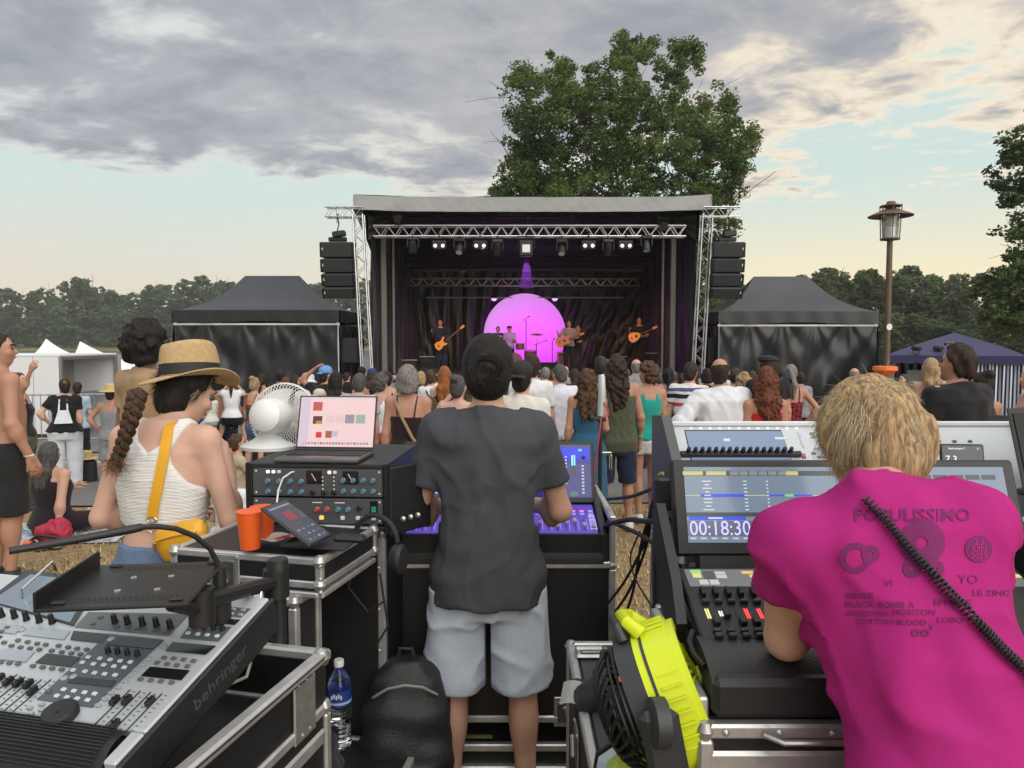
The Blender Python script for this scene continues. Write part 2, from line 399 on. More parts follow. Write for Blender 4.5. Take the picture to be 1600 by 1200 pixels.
def big_oak():
 rng = np.random.default_rng(11); Y = 37.; base = Vector((6.3, Y, ground_z(6.3, Y)))
 root = thing('oak_tree', 'tall green oak tree rising behind the stage roof', 'tree', base)
 mb = MB(); mb.tube([(0, 0, -.2), (.05, .0, 1.6), (-.05, .1, 3.4), (0, .1, 5.0)], [.62, .48, .42, .36], 14)
 tips = []
 for k in range(7):
  a = 2 * math.pi * k / 7 + .4; limbs(mb, Vector((0, .1, 3.0 + .3 * k)), Vector((math.cos(a) * .8, math.sin(a) * .8, .75 + .06 * k)), 4.2, .2, 2, rng, tips)
 limbs(mb, Vector((0, .1, 4.8)), Vector((-.1, 0, 1)), 5., .30, 3, rng, tips)
 px2 = lambda px, py: (at(px, py, Y) - base)
 for (a_, b_) in (((800, 250), (765, 205)), ((795, 300), (752, 290)), ((830, 105), (822, 88))):
  tw = MB(); limbs(tw, px2(*a_), (px2(*b_) - px2(*a_)).normalized(), (px2(*b_) - px2(*a_)).length * .6, .03, 2, rng, [], .5); tw.build('dead_branch', M_bark, root)
 mb.build('trunk', M_bark, root)
 lobes = [(985, 105, 42), (1062, 105, 38), (1075, 85, 22), (985, 80, 28), (862, 130, 40), (822, 132, 30), (808, 125, 18), (915, 145, 48), (955, 160, 60), (1040, 165, 62), (1105, 180, 46),
    (880, 195, 58), (830, 205, 42), (970, 215, 75), (1060, 235, 70), (1120, 235, 46), (1142, 205, 22), (1150, 250, 30), (1165, 215, 20), (1172, 208, 12), (860, 265, 66), (810, 280, 42), (930, 280, 75), (1030, 300, 80), (1115, 300, 44),
    (790, 300, 24), (800, 315, 34), (785, 318, 20), (840, 300, 50), (822, 240, 36), (815, 190, 30), (870, 330, 70), (980, 350, 80), (1080, 350, 60), (1130, 295, 28), (1100, 400, 42), (1130, 350, 22), (1080, 450, 40), (1050, 420, 60), (900, 400, 70), (1118, 430, 26), (1105, 490, 30), (1010, 70, 14), (880, 100, 18), (1135, 165, 16), (1150, 275, 22), (1090, 540, 26)]
 cs, rs = [], []
 for (px, py, r) in lobes:
  rm = r / FX * Y; n = int(6 + (r / 10.) ** 2 * 1.7)
  dep = max(0., 1 - ((px - 970) / 220.) ** 2)
  for k in range(n):
   d = rng.normal(size=3); d /= np.linalg.norm(d); q = rm * rng.random() ** .4
   dy = (rng.random() - .5) * 9.0 * dep ** .5; c = at(px, py, Y + dy) - base; cs.append((c.x + d[0] * q, dy + d[1] * q * .6, c.z + d[2] * q)); rs.append(rng.uniform(.22, .55))
 cr = link('crown', leaves_mesh('crown', cs, rs, 72, .085, leaf_material('oak leaves', (.088, .138, .046), .55, .42, .45, .4), rng), root)
 return root
big_oak()
def make_tree(rng, h, w, leafm, n_cl, per, size, shape):
 """returns (trunk mesh, crown mesh); h height, w half width"""
 mb = MB(); mb.tube([(0, 0, -.5), (.02 * h, 0, .3 * h), (0, .01 * h, .62 * h), (.01 * h, 0, .9 * h)], [.022 * h, .017 * h, .011 * h, .003 * h], 7)
 tips = []
 for k in range(6):
  a = k * 2.4; limbs(mb, Vector((0, 0, (.25 + .09 * k) * h)), Vector((math.cos(a), math.sin(a), .8)), .22 * h, .008 * h, 1, rng, tips)
 cs, rs = [], []
 nl = 9 + int(rng.random() * 5)
 L = [(rng.normal(0, .42) * w, rng.normal(0, .42) * w, h * (shape[0] + (shape[1] - shape[0]) * (k + .5) / nl), w * rng.uniform(.38, .62)) for k in range(nl)]
 for k in range(n_cl):
  lx, ly, lz, lr = L[int(rng.random() * nl)]; tz = (lz / h - shape[0]) / (shape[1] - shape[0]); lr *= 1.15 - .55 * max(0, tz - .4)
  d = rng.normal(size=3); d /= np.linalg.norm(d); q = lr * rng.random() ** .35
  cs.append((lx + d[0] * q, ly + d[1] * q, min(h * .995, max(.05 * h, lz + d[2] * q * .9)))); rs.append(w * rng.uniform(.06, .15))
 return mb.mesh('trunk', M_bark), leaves_mesh('crown', cs, rs, per, size, leafm, rng)
def woods():
 rng = np.random.default_rng(5)
 lm = leaf_material('far leaves', (.095, .145, .080), .35, .35, .3, .12); lm2 = leaf_material('wood leaves', (.10, .14, .068), .4, .35, .35, .2)
 far = [make_tree(rng, 26, 7.5, lm, 420, 16, .75, (.04, .93)) for _ in range(5)]
 mid = [make_tree(rng, 11, 3.6, lm2, 520, 20, .24, (.03, .93)) for _ in range(5)]
 def put(kind, X, Y, h, base_h, label, group, wx=1.):
  tr, cr = kind; z = ground_z(X, Y) if Y < 290 else .3
  root = thing('tree', label, 'tree', (X, Y, z), rng.random() * 6.28, group); s = h / base_h; root.scale = (s * wx, s * wx, s)
  link('trunk', tr, root); link('crown', cr, root)
 sky = [(-60, 452), (0, 446), (30, 452), (60, 454), (100, 446), (125, 428), (150, 446), (190, 455), (215, 450), (245, 452), (270, 442), (300, 440), (325, 434), (350, 445), (385, 450), (420, 455), (480, 450), (520, 440), (560, 440), (600, 445), (660, 445), (720, 445), (780, 445),
   (840, 445), (900, 445), (960, 445), (1020, 445), (1080, 440), (1140, 440)]
 j = 0
 for i in range(-2, 46):
  px = -80 + i * 27 + rng.uniform(-8, 8); row = i % 2; Y = 300 + 14 * row
  ty = np.interp(px, [a for a, b in sky], [b for a, b in sky]) + rng.uniform(-3, 7) - 3
  h = (535 - ty) / FX * Y + CAMZ - .3
  put(far[i % 5], (px - 800) / FX * Y, Y, h, 26, 'dark green tree in the wood across the lake', 'trees across the lake', rng.uniform(.85, 1.15))
 for i in range(-2, 34):      # understorey at the water's edge
  px = -80 + i * 24 + rng.uniform(-8, 8); put(far[(i + 2) % 5], (px - 800) / FX * 297, 297, rng.uniform(11, 16), 26, 'low bushy tree at the far water edge', 'bushy trees at the far water edge', 1.6)
 sky2 = [(1110, 470), (1160, 440), (1200, 470), (1270, 425), (1310, 418), (1345, 420), (1380, 418), (1415, 420), (1440, 432), (1475, 428), (1510, 430), (1535, 440), (1560, 430), (1600, 420), (1640, 400), (1750, 400)]
 for i in range(30):
  px = 1105 + i * 22 + rng.uniform(-7, 7); Y = 104 + 12 * (i % 3)
  ty = np.interp(px, [a for a, b in sky2], [b for a, b in sky2]) + rng.uniform(-3, 9)
  X = (px - 800) / FX * Y; h = (535 - ty) / FX * Y + CAMZ - ground_z(X, Y)
  put(mid[i % 5], X, Y, h, 11, 'green tree in the wood behind the striped gazebo', 'trees on the right bank', rng.uniform(.8, 1.1))
 for i in range(16):
  px = 1180 + i * 30 + rng.uniform(-8, 8); Y = 92 + rng.uniform(0, 5); X = (px - 800) / FX * Y
  put(mid[(i + 3) % 5], X, Y, rng.uniform(4.5, 7.5), 11, 'leafy bush at the foot of the wood on the right bank', 'bushes on the right bank', 1.5)
 Y = 34.; X = at(1680, 500, Y).x; base = Vector((X, Y, ground_z(X, Y)))
 root = thing('oak_tree', 'tree at the right edge whose branches reach into the picture beside the lamp post', 'tree', base)
 mb = MB(); tips = []; mb.tube([(0, 0, -.2), (0, 0, 3), (-.1, 0, 6), (0, 0, 10)], [.4, .32, .25, .12], 10)
 for k in range(6): limbs(mb, Vector((0, 0, 2.2 + 1.4 * k)), Vector((math.cos(k * 2.1 + 2.6), math.sin(k * 2.1 + 2.6), .5)), 1.5, .1, 2, rng, tips)
 mb.build('trunk', M_bark, root)
 cs, rs = [], []
 for (px, py, r) in ((1580, 235, 18), (1600, 225, 30), (1572, 285, 16), (1590, 300, 22), (1575, 315, 10), (1598, 345, 16), (1620, 260, 50), (1650, 220, 60), (1590, 405, 24), (1570, 425, 22), (1600, 440, 40), (1560, 455, 30), (1620, 380, 50), (1590, 480, 45), (1640, 480, 60), (1690, 300, 70), (1690, 400, 70), (1720, 200, 60), (1760, 300, 70), (1600, 510, 40), (1560, 490, 26)):
  c = at(px, py, Y) - base; rm = r / FX * Y
  for k in range(int(3 + (r / 9.) ** 2)):
   d = rng.normal(size=3); d /= np.linalg.norm(d); q = rm * rng.random() ** .4; cs.append((c.x + d[0] * q, d[1] * q * 1.6, c.z + d[2] * q)); rs.append(rng.uniform(.25, .5))
 link('crown', leaves_mesh('crown', cs, rs, 45, .12, leaf_material('edge tree leaves', (.08, .12, .05), .45, .28), rng), root)
woods()
# ------------------------------------------------------------------ tents
M_black_pvc = M('black tent fabric', (.012, .013, .016), .36, var=.25, scale=2.5, bump=.15, bscale=8.)
M_tentroof = M('sky-lightened black tent roof', (.034, .037, .047), .5, var=.3, scale=1.2, bump=.15, bscale=6.)  # same black fabric, colour lightened for skylight falling on the roof
M_alu = M('aluminium', (.55, .56, .57), .38, 1., var=.12, scale=20.)
M_white_tube = M('white tube', (.55, .56, .56), .45, var=.1)
def black_tent(x0, x1, yf, depth, zg, z_eave, z_val, z_ridge, xr0, xr1, label, side, seed):
 rng = np.random.default_rng(seed)
 root = thing('marquee', label, 'marquee', ((x0 + x1) / 2, yf, zg)); ox = (x0 + x1) / 2; a, b = x0 - ox, x1 - ox; ra, rb = xr0 - ox, xr1 - ox
 H = lambda z: z - zg
 ze, zv, zr = H(z_eave), H(z_val), H(z_ridge)
 mb = MB(); n = 26
 def roof(u, v):
  s = u * 4; k = int(min(3, s)); t = s - k
  eave = [(a, 0), (b, 0), (b, depth), (a, depth), (a, 0)]; rid = [(ra, depth / 2), (rb, depth / 2), (rb, depth / 2), (ra, depth / 2), (ra, depth / 2)]
  e0, e1 = eave[k], eave[k + 1]; r0, r1 = rid[k], rid[k + 1]
  ex, ey = lerp(e0[0], e1[0], t), lerp(e0[1], e1[1], t); rx, ry = lerp(r0[0], r1[0], t), lerp(r0[1], r1[1], t)
  w = v; hgt = .30 * v + .70 * v ** 2.0; sag = -.10 * math.sin(math.pi * t) * math.sin(math.pi * v) * (1 if k % 2 == 0 else .5)
  wr = .012 * math.sin(t * 31 + v * 7) * (1 - v)
  return (lerp(ex, rx, w ** .92), lerp(ey, ry, w ** .92), ze + (zr - ze) * hgt + sag + wr)
 mb.grid(roof, 4 * n, 14); mb.build('roof', M_tentroof, root, smooth=50)
 mb = MB()
 for (p, q) in (((a, 0), (b, 0)), ((b, 0), (b, depth)), ((b, depth), (a, depth)), ((a, depth), (a, 0))):
  def val(u, v, p=p, q=q):
   x, y = lerp(p[0], q[0], u), lerp(p[1], q[1], u); o = .03 + .012 * math.sin(u * 40) * v
   nx, ny = (q[1] - p[1]), -(q[0] - p[0]); l = math.hypot(nx, ny)
   return (x + nx / l * o, y + ny / l * o, lerp(ze + .01, zv, v) - .02 * math.sin(u * 9) * v)
  mb.grid(val, 40, 3)
 mb.build('valance', M_black_pvc, root, smooth=60)
 MB().box((ox * 0 + (a + b) / 2, .03, zv - .06), (b - a, .04, .05)).box(((a + b) / 2, depth - .03, zv - .06), (b - a, .04, .05)).build('rail', M_white_tube, root)
 for (x, y) in ((a + .06, .05), (b - .06, .05), (a + .06, depth - .05), (b - .06, depth - .05)):
  MB().box((x, y, ze / 2), (.06, .06, ze), bev=.008).box((x, y, .01), (.16, .16, .02)).build('leg', M_white_tube, root)
 pins = [(-.02 + 1.04 * k / 5, rng.uniform(-.04, .1)) for k in range(6)]
 def cloth(u, v, p, q, amp):
  x, y = lerp(p[0], q[0], u), lerp(p[1], q[1], u); z = lerp(zv - .09, .25, v)
  f = 0
  for (c, cz) in pins:      # folds radiate from the pinned points along the top edge
   dx = (u - c) * 2.6; ang = math.atan2(dx, v + .08); rr = math.hypot(dx, v + .08)
   f += math.cos(ang * 9 + c * 20) * math.exp(-rr * 1.6) * .5
  f += .35 * math.sin(6.5 * (v * 1.2 - .9 * math.cos((u - .5) * 5))) * math.exp(-((u - .5) * 2.2) ** 2) * min(1, v * 3)
  f += .22 * math.sin(u * 47 + 3 * v) + .5 * math.sin(3.2 * math.cos((u - .5) * 4.2) * 3.2 * v + u * 6) * v
  nx, ny = (q[1] - p[1]), -(q[0] - p[0]); l = math.hypot(nx, ny); o = .02 + amp * f * min(1, .25 + v)
  return (x + nx / l * o, y + ny / l * o, z)
 sides = [((a + .05, .0), (b - .05, .0)), ((a, depth), (a, 0)), ((b, 0), (b, depth)), ((b, depth), (a, depth))]
 for i, (p, q) in enumerate(sides):
  mb = MB(); mb.grid(lambda u, v: cloth(u, v, p, q, .15), 90 if i == 0 else 40, 40); mb.build('side_cloth', M_black_pvc, root, smooth=80)
 return root
_Y = 20.5
def tent_from_px(x0, x1, yE, yV, yR, xr0, xr1, Y, depth, label, side, seed):
 zg = ground_z(0, Y)
 black_tent(P(x0, yE, Y).x, P(x1, yE, Y).x, Y, depth, zg, P(x0, yE, Y).z, P(x0, yV, Y).z, P((xr0 + xr1) / 2, yR, Y + depth / 2).z, P(xr0, yR, Y + depth / 2).x, P(xr1, yR, Y + depth / 2).x, label, side, seed)
tent_from_px(270, 530, 485, 503, 431, 383, 468, 20.5, 3.2, 'black marquee tent to the left of the stage', 1, 1)
tent_from_px(1122, 1373, 487, 505, 432, 1178, 1262, 20.5, 3.2, 'black marquee tent to the right of the stage', -1, 2)
def white_tents():
 m = M('white tent fabric', (.78, .79, .80), .7, var=.05, scale=2.)
 for (px0, px1, pk, py, ye, Y, lab) in ((-60, 55, -8, 540, 580, 30, 'white peaked pavilion tent cut by the left edge of the picture'), (28, 112, 72, 533, 566, 27, 'white peaked pavilion tent between the two other white tents'), (92, 215, 125, 537, 580, 24, 'white peaked pavilion tent behind the barriers next to the straw hat')):
  zg = ground_z(0, Y); a, b = P(px0, ye, Y).x, P(px1, ye, Y).x; w = (b - a) / 2; ze = P(pk, ye, Y).z - zg; zp = P(pk, py - 4, Y + w).z - zg
  root = thing('pavilion_tent', lab, 'tent', ((a + b) / 2, Y + w, zg), None, 'white pavilion tents by the lake')
  cx = P(pk, py, Y + w).x - (a + b) / 2
  mb = MB()
  def rf(u, v):
   s = u * 4; k = int(min(3, s)); t = s - k; C = [(-w, -w), (w, -w), (w, w), (-w, w), (-w, -w)]
   x, y = lerp(C[k][0], C[k + 1][0], t), lerp(C[k][1], C[k + 1][1], t); q = v
   return (lerp(x, cx, q), lerp(y, 0, q), ze + (zp - ze) * (.35 * q + .65 * q ** 2.6))
  mb.grid(rf, 32, 10); mb.build('roof', m, root, smooth=40)
  MB().grid(lambda u, v: (lerp(-w, w, u), -w - .01, lerp(ze, ze - .28, v)), 8, 2).grid(lambda u, v: (w + .01, lerp(-w, w, u), lerp(ze, ze - .28, v)), 8, 2).build('valance', m, root)
  for sx in (-1, 1):
   for sy in (-1, 1): MB().box((sx * (w - .05), sy * (w - .05), ze / 2), (.07, .07, ze)).build('leg', M_white_tube, root)
  for (p, q) in (((-w + .1, w - .1), (w - .1, w - .1)), ((-w + .1, -w + .1), (-w + .1, w - .1))):
   MB().grid(lambda u, v: (lerp(p[0], q[0], u), lerp(p[1], q[1], u) + .03 * math.sin(u * 30), lerp(ze, .05, v)), 30, 3).build('side_cloth', m, root)
white_tents()
def white_booth():
 Y = 17.; zg = ground_z(0, Y); a, b = P(-70, 557, Y), P(92, 557, Y); top = b.z - zg; w = b.x - a.x; d = 2.4
 root = thing('market_booth', 'white box-shaped booth with an open grey side in front of the white tents', 'booth', (a.x, Y, zg))
 m = M('white panel', (.66, .67, .68), .5, var=.06, scale=1.2)
 n = 4
 for k in range(n): MB().box((w * (k + .5) / n, 0, top / 2 + .05), (w / n - .015, .04, top - .1), bev=.004).build('panel', m, root)
 MB().box((w / 2, d / 2, top + .02), (w + .06, d + .06, .05), bev=.01).build('roof', m, root)
 MB().box((w / 2, d, top / 2), (w, .04, top)).build('back_panel', m, root)
 fr = M('grey steel', (.28, .28, .28), .5, .6)
 e = P(140, 557, Y + 1.0).x - a.x
 MB().box((w + .03, .02, top / 2), (.06, .07, top)).build('post', fr, root); MB().box((w + .03, d - .05, top / 2), (.06, .07, top)).build('post', fr, root)
 MB().box((w + .03, d / 2, top - .04), (.05, d, .07)).build('lintel', fr, root)
 MB().box((w - .2, d * .6, .95), (.5, d * .7, .04)).build('shelf', fr, root)
 MB().box((w * .55, d / 2, .9), (.04, d - .1, 1.7)).build('inner_wall', M('grey board', (.30, .29, .27), .8), root)
 MB().box((e / 2 + w / 2, d + .02, top / 2), (max(.1, e - w), .03, top)).build('open_door', M('grey board', (.3, .29, .27)), root)
white_booth()
def navy_gazebo():
 Y = 17.5; zg = ground_z(0, Y); fc = P(1491, 556, Y); an = math.atan2(fc.x, Y); w = 1.42; ze = fc.z - zg; zp = P(1491, 520, Y + w).z - zg
 root = thing('gazebo', 'navy blue gazebo with blue and white striped side curtains', 'gazebo', (fc.x + w * math.sin(an), Y + w * math.cos(an), zg), -an)
 m = M('navy fabric', (.030, .028, .095), .6, var=.15, scale=2.)
 mb = MB()
 def rf(u, v):
  s = u * 4; k = int(min(3, s)); t = s - k; C = [(-w, -w), (w, -w), (w, w), (-w, w), (-w, -w)]
  x, y = lerp(C[k][0], C[k + 1][0], t), lerp(C[k][1], C[k + 1][1], t)
  return (x * (1 - v), y * (1 - v), ze + (zp - ze) * v ** .85 - .05 * math.sin(math.pi * t) * math.sin(math.pi * v))
 mb.grid(rf, 48, 10); mb.build('roof', m, root, smooth=30)
 mb = MB()
 def scal(u, v): x = lerp(-w, w, u); return (x, -w - .012, ze + .005 - v * (.17 + .035 * abs(math.sin(u * math.pi * 9))))
 mb.grid(scal, 120, 2); mb.grid(lambda u, v: (-w - .012, lerp(w, -w, u), ze + .005 - v * (.17 + .035 * abs(math.sin(u * math.pi * 9)))), 60, 2)
 mb.grid(lambda u, v: (w + .012, lerp(-w, w, u), ze + .005 - v * (.17 + .035 * abs(math.sin(u * math.pi * 9)))), 60, 2); mb.build('valance', m, root)
 for sx in (-1, 1):
  for sy in (-1, 1): MB().box((sx * (w - .04), sy * (w - .04), ze / 2), (.05, .05, ze)).build('leg', M_white_tube, root)
 sm = bpy.data.materials.new('striped curtain'); sm.use_nodes = True; t = sm.node_tree; tc = N(t, 'ShaderNodeTexCoord'); sp = N(t, 'ShaderNodeSeparateXYZ')
 t.links.new(tc.outputs['UV'], sp.inputs[0]); v = math_n(t, 'PINGPONG', math_n(t, 'MULTIPLY', sp.outputs[0], 26.), 1.); c = mixc(t, math_n(t, 'GREATER_THAN', v, .5), (.72, .73, .78), (.02, .022, .075))
 t.links.new(c, t.nodes['Principled BSDF'].inputs['Base Color']); t.nodes['Principled BSDF'].inputs['Roughness'].default_value = .8
 def curtain(p, q, z0, nu=60):
  mb = MB(); nv = 8
  def fn(u, v):
   f = .05 * math.sin(u * 44 + 2.2 * v) + .03 * math.sin(u * 19 + 1); x, y = lerp(p[0], q[0], u), lerp(p[1], q[1], u); nx, ny = (q[1] - p[1]), -(q[0] - p[0]); l = math.hypot(nx, ny)
   return (x + nx / l * f, y + ny / l * f, lerp(ze - .1, z0, v))
  mb.grid(fn, nu, nv); o = mb.build('curtain', sm, root, smooth=80); uv = o.data.uv_layers.new(name='UVMap')
  for l in o.data.loops: uv.data[l.index].uv = (((l.vertex_index) // (nv + 1)) / nu, 0)
 curtain((w * .30, -w + .08), (w - .06, -w + .08), .1); curtain((w - .08, -w + .1), (w - .08, w - .1), .1); curtain((w - .1, w - .1), (-w + .1, w - .1), .1, 90)
 curtain((-w + .08, w * .9), (-w + .08, w * .2), .1)
 MB().box((-w * .45, -w + .7, .5), (w * 1.0, .5, 1.0), bev=.01).build('counter', M('counter board', (.25, .2, .15), .6), root)
 MB().box((-w * .35, w * .3, ze * .55), (w * .8, .05, .9)).build('menu_board', M('menu board', (.62, .66, .68), .5, var=.15, scale=6), root)
 for px in (1432, 1466):
  q = P(px, 542, Y + .4); l = thing('spotlight', 'small black spotlight clamped on the %s part of the navy gazebo roof' % ('left' if px == 1432 else 'middle'), 'spotlight', (q.x, q.y, q.z - .02), R(20), 'spotlights on the gazebo roof')
  mk = M('lamp black', (.015, .015, .015), .5)
  MB().cyl((0, .08, .0), (0, -.1, -.03), .075, .06, 14).build('housing', mk, l); MB().tube([(-.09, 0, .0), (-.09, 0, -.14), (.09, 0, -.14), (.09, 0, 0)], .012).build('yoke', mk, l); MB().cyl((0, 0, -.14), (0, 0, -.30), .012).build('clamp', mk, l)
navy_gazebo()
# ------------------------------------------------------------------ street lamp
def lamp_post():
 Y = 15.; b = P(1385, 570, Y); zg = ground_z(b.x, Y); top = P(1390, 320, Y).z - zg; s = Y / FX
 root = thing('street_lamp', 'brown lamp post with a wide disc hood and glass lantern', 'lamp post', (b.x, Y, zg)); root.scale = (.88, .88, 1)
 mk = M('brown painted steel', (.115, .075, .055), .5, .3, var=.2, scale=5)
 H = P(1389, 376, Y).z - zg
 MB().lathe([(.11, 0), (.11, .5), (.085, .55), (.072, 2.0), (.062, H)], 20).build('post', mk, root)
 gz0, gz1 = H, P(1389, 338, Y).z - zg
 MB().lathe([(.10, gz0), (.21, gz0 + .015), (.215, gz0 + .04), (.0, gz0 + .04)], 24).build('lantern_base', mk, root)
 for k in range(6):
  t = k * math.pi / 3 + .3; MB().cyl((.2 * math.cos(t), .2 * math.sin(t), gz0 + .03), (.235 * math.cos(t), .235 * math.sin(t), gz1 + .22), .012, n=6).build('rod', mk, root)
 MB().lathe([(.165, gz0 + .05), (.195, gz1 + .02)], 28).build('glass', M('lamp glass', (.9, .92, .92), .05, var=0, trans=.95, spec=.5), root)
 MB().lathe([(.10, gz0 + .05), (.10, gz0 + .28), (.085, gz0 + .30), (.085, gz0 + .5), (.0, gz0 + .5)], 20).build('bulb', M('lamp core', (.62, .63, .62), .3, .5), root)
 for k in range(5): MB().lathe([(.085, gz0 + .32 + .035 * k), (.12, gz0 + .325 + .035 * k), (.085, gz0 + .335 + .035 * k)], 20).build('louvre', M('lamp core', (.62, .63, .62)), root)
 MB().lathe([(.0, gz1 + .16), (.12, gz1 + .15), (.24, gz1 + .105), (.475, gz1 + .012), (.478, gz1 - .005), (.24, gz1 + .07), (.0, gz1 + .09)], 40).build('hood', mk, root)
 MB().lathe([(.23, gz1 + .19), (.235, gz1 + .21), (.20, gz1 + .215), (.10, gz1 + .25), (.09, gz1 + .29), (0, gz1 + .29)], 24).build('cap', mk, root)
 q = P(1387, 511, Y); MB().cyl((q.x - b.x, -.085, q.z - zg - .0), (q.x - b.x, -.078, q.z - zg), .065, n=20).build('round_sticker', M('sticker', (.7, .7, .68), .5), root)
lamp_post()
# ================================================================== STAGE
SY0, SY1 = 21.0, 28.2            # front and rear of the deck
SX0, SX1 = P(566, 560, SY0).x, P(1102, 560, SY0).x
SZ = .80                         # deck height
M_drape = M('black stage drape', (.012, .0115, .0115), .46, var=.3, scale=3., bump=.2, bscale=12., sheen=.15)
M_blk = M('black plastic', (.014, .014, .015), .5, var=.2, scale=14., bump=.06, bscale=150.)
M_blkmetal = M('black steel', (.02, .02, .021), .42, .5, var=.2, scale=12.)
M_deck = M('stage deck', (.022, .021, .02), .7, var=.3, scale=2.)
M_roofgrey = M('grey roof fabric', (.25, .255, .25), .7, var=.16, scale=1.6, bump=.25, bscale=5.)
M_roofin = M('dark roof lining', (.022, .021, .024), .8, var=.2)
M_post = M('grey steel column', (.16, .165, .145), .5, .2, var=.15)
M_drum = M('drum shell', (.12, .07, .04), .3, coat=.4)
M_chrome = M('chrome', (.75, .75, .75), .2, 1., var=.05)
M_cymb = M('cymbal brass', (.65, .45, .16), .28, 1., var=.15)
M_lens = M('lamp lens', (.78, .80, .82), .12, .3, var=.05)
def zigzag(a, b, off1, off2, step):
 a, b = Vector(a), Vector(b); n = max(2, int(round((b - a).length / step))); pts = []
 for k in range(n + 1): pts.append(lerp(a, b, k / n) + (Vector(off1) if k % 2 == 0 else Vector(off2)))
 return pts
def truss(root, a, b, w, u, v, r=.024, step=.28, mat=None, nbr=5):
 """box truss between a and b; u and v are the section's axes"""
 mat = mat or M_alu; a, b, u, v = Vector(a), Vector(b), Vector(u).normalized() * w / 2, Vector(v).normalized() * w / 2
 for su in (-1, 1):
  for sv in (-1, 1): MB().cyl(a + u * su + v * sv, b + u * su + v * sv, r, n=8).build('chord', mat, root)
 for (p, q) in ((u + v, u - v), (-u + v, -u - v), (u + v, -u + v), (u - v, -u - v)):
  MB().tube(zigzag(a, b, p, q, step), r * .55, nbr).build('bracing', mat, root)
def build_stage():
 root = thing('stage', 'covered open-air stage with black drapes and a grey fabric roof', 'stage', (0, SY0, 0)); g = ground_z(0, SY0)
 y = lambda Y: Y - SY0
 D = SY1 - SY0
 nb = 10
 for i in range(nb):
  for j in range(4):
   x0 = lerp(SX0, SX1, i / nb); x1 = lerp(SX0, SX1, (i + 1) / nb); y0 = D * j / 4; y1 = D * (j + 1) / 4
   MB().box(((x0 + x1) / 2, (y0 + y1) / 2, SZ - .06), (x1 - x0 - .006, y1 - y0 - .006, .12), bev=.004).build('deck_panel', M_deck, root)
 MB().grid(lambda u, v: (lerp(SX0, SX1, u), -.03 + .025 * math.sin(u * 150), lerp(SZ - .02, g + .02, v)), 240, 2).build('skirt', M_drape, root, smooth=80)
 xl, xr = P(553, 304, SY0 - .3).x, P(1112, 304, SY0 - .3).x; zt = P(830, 308, SY0 - .3).z; zb = P(830, 332, SY0 - .3).z
 def fascia(u, v):
  x = lerp(xl, xr, u); e = abs(2 * u - 1); t = zt + .075 * e ** 6 ; bt = zb + .07 * e ** 4
  w = .012 * math.sin(u * 37 + v * 3) + .012 * math.sin(u * 61 + 5 * v + 2 * math.sin(u * 23)) * v + .005 * math.sin(u * 171 - 8 * v) * v
  return (x, -.32 - .10 * v + w * .9 - .0 * e, lerp(t, bt, v))
 MB().grid(fascia, 180, 8).build('roof_fascia', M_roofgrey, root, smooth=60)
 zrear = P(830, 425, SY1).z + .1
 MB().grid(lambda u, v: (lerp(xl + .01, xr - .01, u), lerp(-.32, D + .3, v), lerp(zt + .075 * abs(2 * u - 1) ** 6, zrear, v) + .02 * math.sin(u * 20 + v * 9)), 60, 20).build('roof_skin', M_roofgrey, root, smooth=60)
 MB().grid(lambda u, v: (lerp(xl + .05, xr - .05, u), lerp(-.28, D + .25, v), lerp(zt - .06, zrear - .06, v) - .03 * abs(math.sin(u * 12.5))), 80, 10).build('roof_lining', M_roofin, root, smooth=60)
 for sx, xa in ((1, xl), (-1, xr)):
  MB().grid(lambda u, v: (xa + sx * (.0 + .03 * math.sin(u * 9)), lerp(-.40, D + .2, u), lerp(zt + .06, zrear, u) - v * lerp(.45, .9, min(1, u * 3))), 24, 5).build('roof_side', M_roofgrey, root, smooth=60)
 for sx, xa in ((1, xl), (-1, xr)):
  MB().grid(lambda u, v: (xa + sx * (.28 + .55 * u), .25 + .35 * u + .03 * math.sin(9 * v), zb + .02 - v * (.7 - .55 * u)), 8, 8).build('corner_cloth', M_drape, root, smooth=60)
 def fold(u, v, s):
  return .07 * math.sin(u * 60 * s + 2.5 * math.sin(v * 2)) + .05 * math.sin(u * 26 * s - 3 * v) + .03 * math.sin(u * 140 * s + 5 * v)
 zl = SZ
 MB().grid(lambda u, v: (lerp(SX0 + .3, SX1 - .3, u), D - .12 - abs(.10 * math.sin((u - .28) * 42 * (1 + .9 * v)) + fold(u, v, 1.)) * (.5 + .7 * v), lerp(zrear - .1, zl, v)), 260, 26).build('back_drape', M_drape, root, smooth=80)
 for xa, xb, s in ((SX0 + .12, SX0 + .62, 1), (SX1 - .12, SX1 - .62, -1)):
  MB().grid(lambda u, v: (lerp(xa, xb, u) + s * abs(fold(u, v, .8)), lerp(.5, D - .15, u), lerp(lerp(zt, zrear, u) - .25, zl, v)), 140, 16).build('side_drape', M_drape, root, smooth=80)
 for px, Y in ((601, 22.2), (1050, 22.2)):
  q = P(px, 560, Y); MB().box((q.x, y(Y), (SZ + zt - .6) / 2), (.16, .16, zt - .6 - SZ), bev=.02).box((q.x, y(Y), SZ + .02), (.34, .34, .04), bev=.01).build('column', M_post, root)
  MB().box((q.x + (.24 if px < 800 else -.24), y(Y) + .3, (SZ + zt - .9) / 2), (.07, .07, zt - .9 - SZ), bev=.01).build('column', M_post, root)
 for px, Y in ((625, 26.6), (1012, 26.6)):
  q = P(px, 560, Y); truss(root, (q.x, y(Y), SZ), (q.x, y(Y), zrear - .3), .26, (1, 0, 0), (0, 1, 0), .016, .3, M_blkmetal if px > 800 else M_alu, 4)
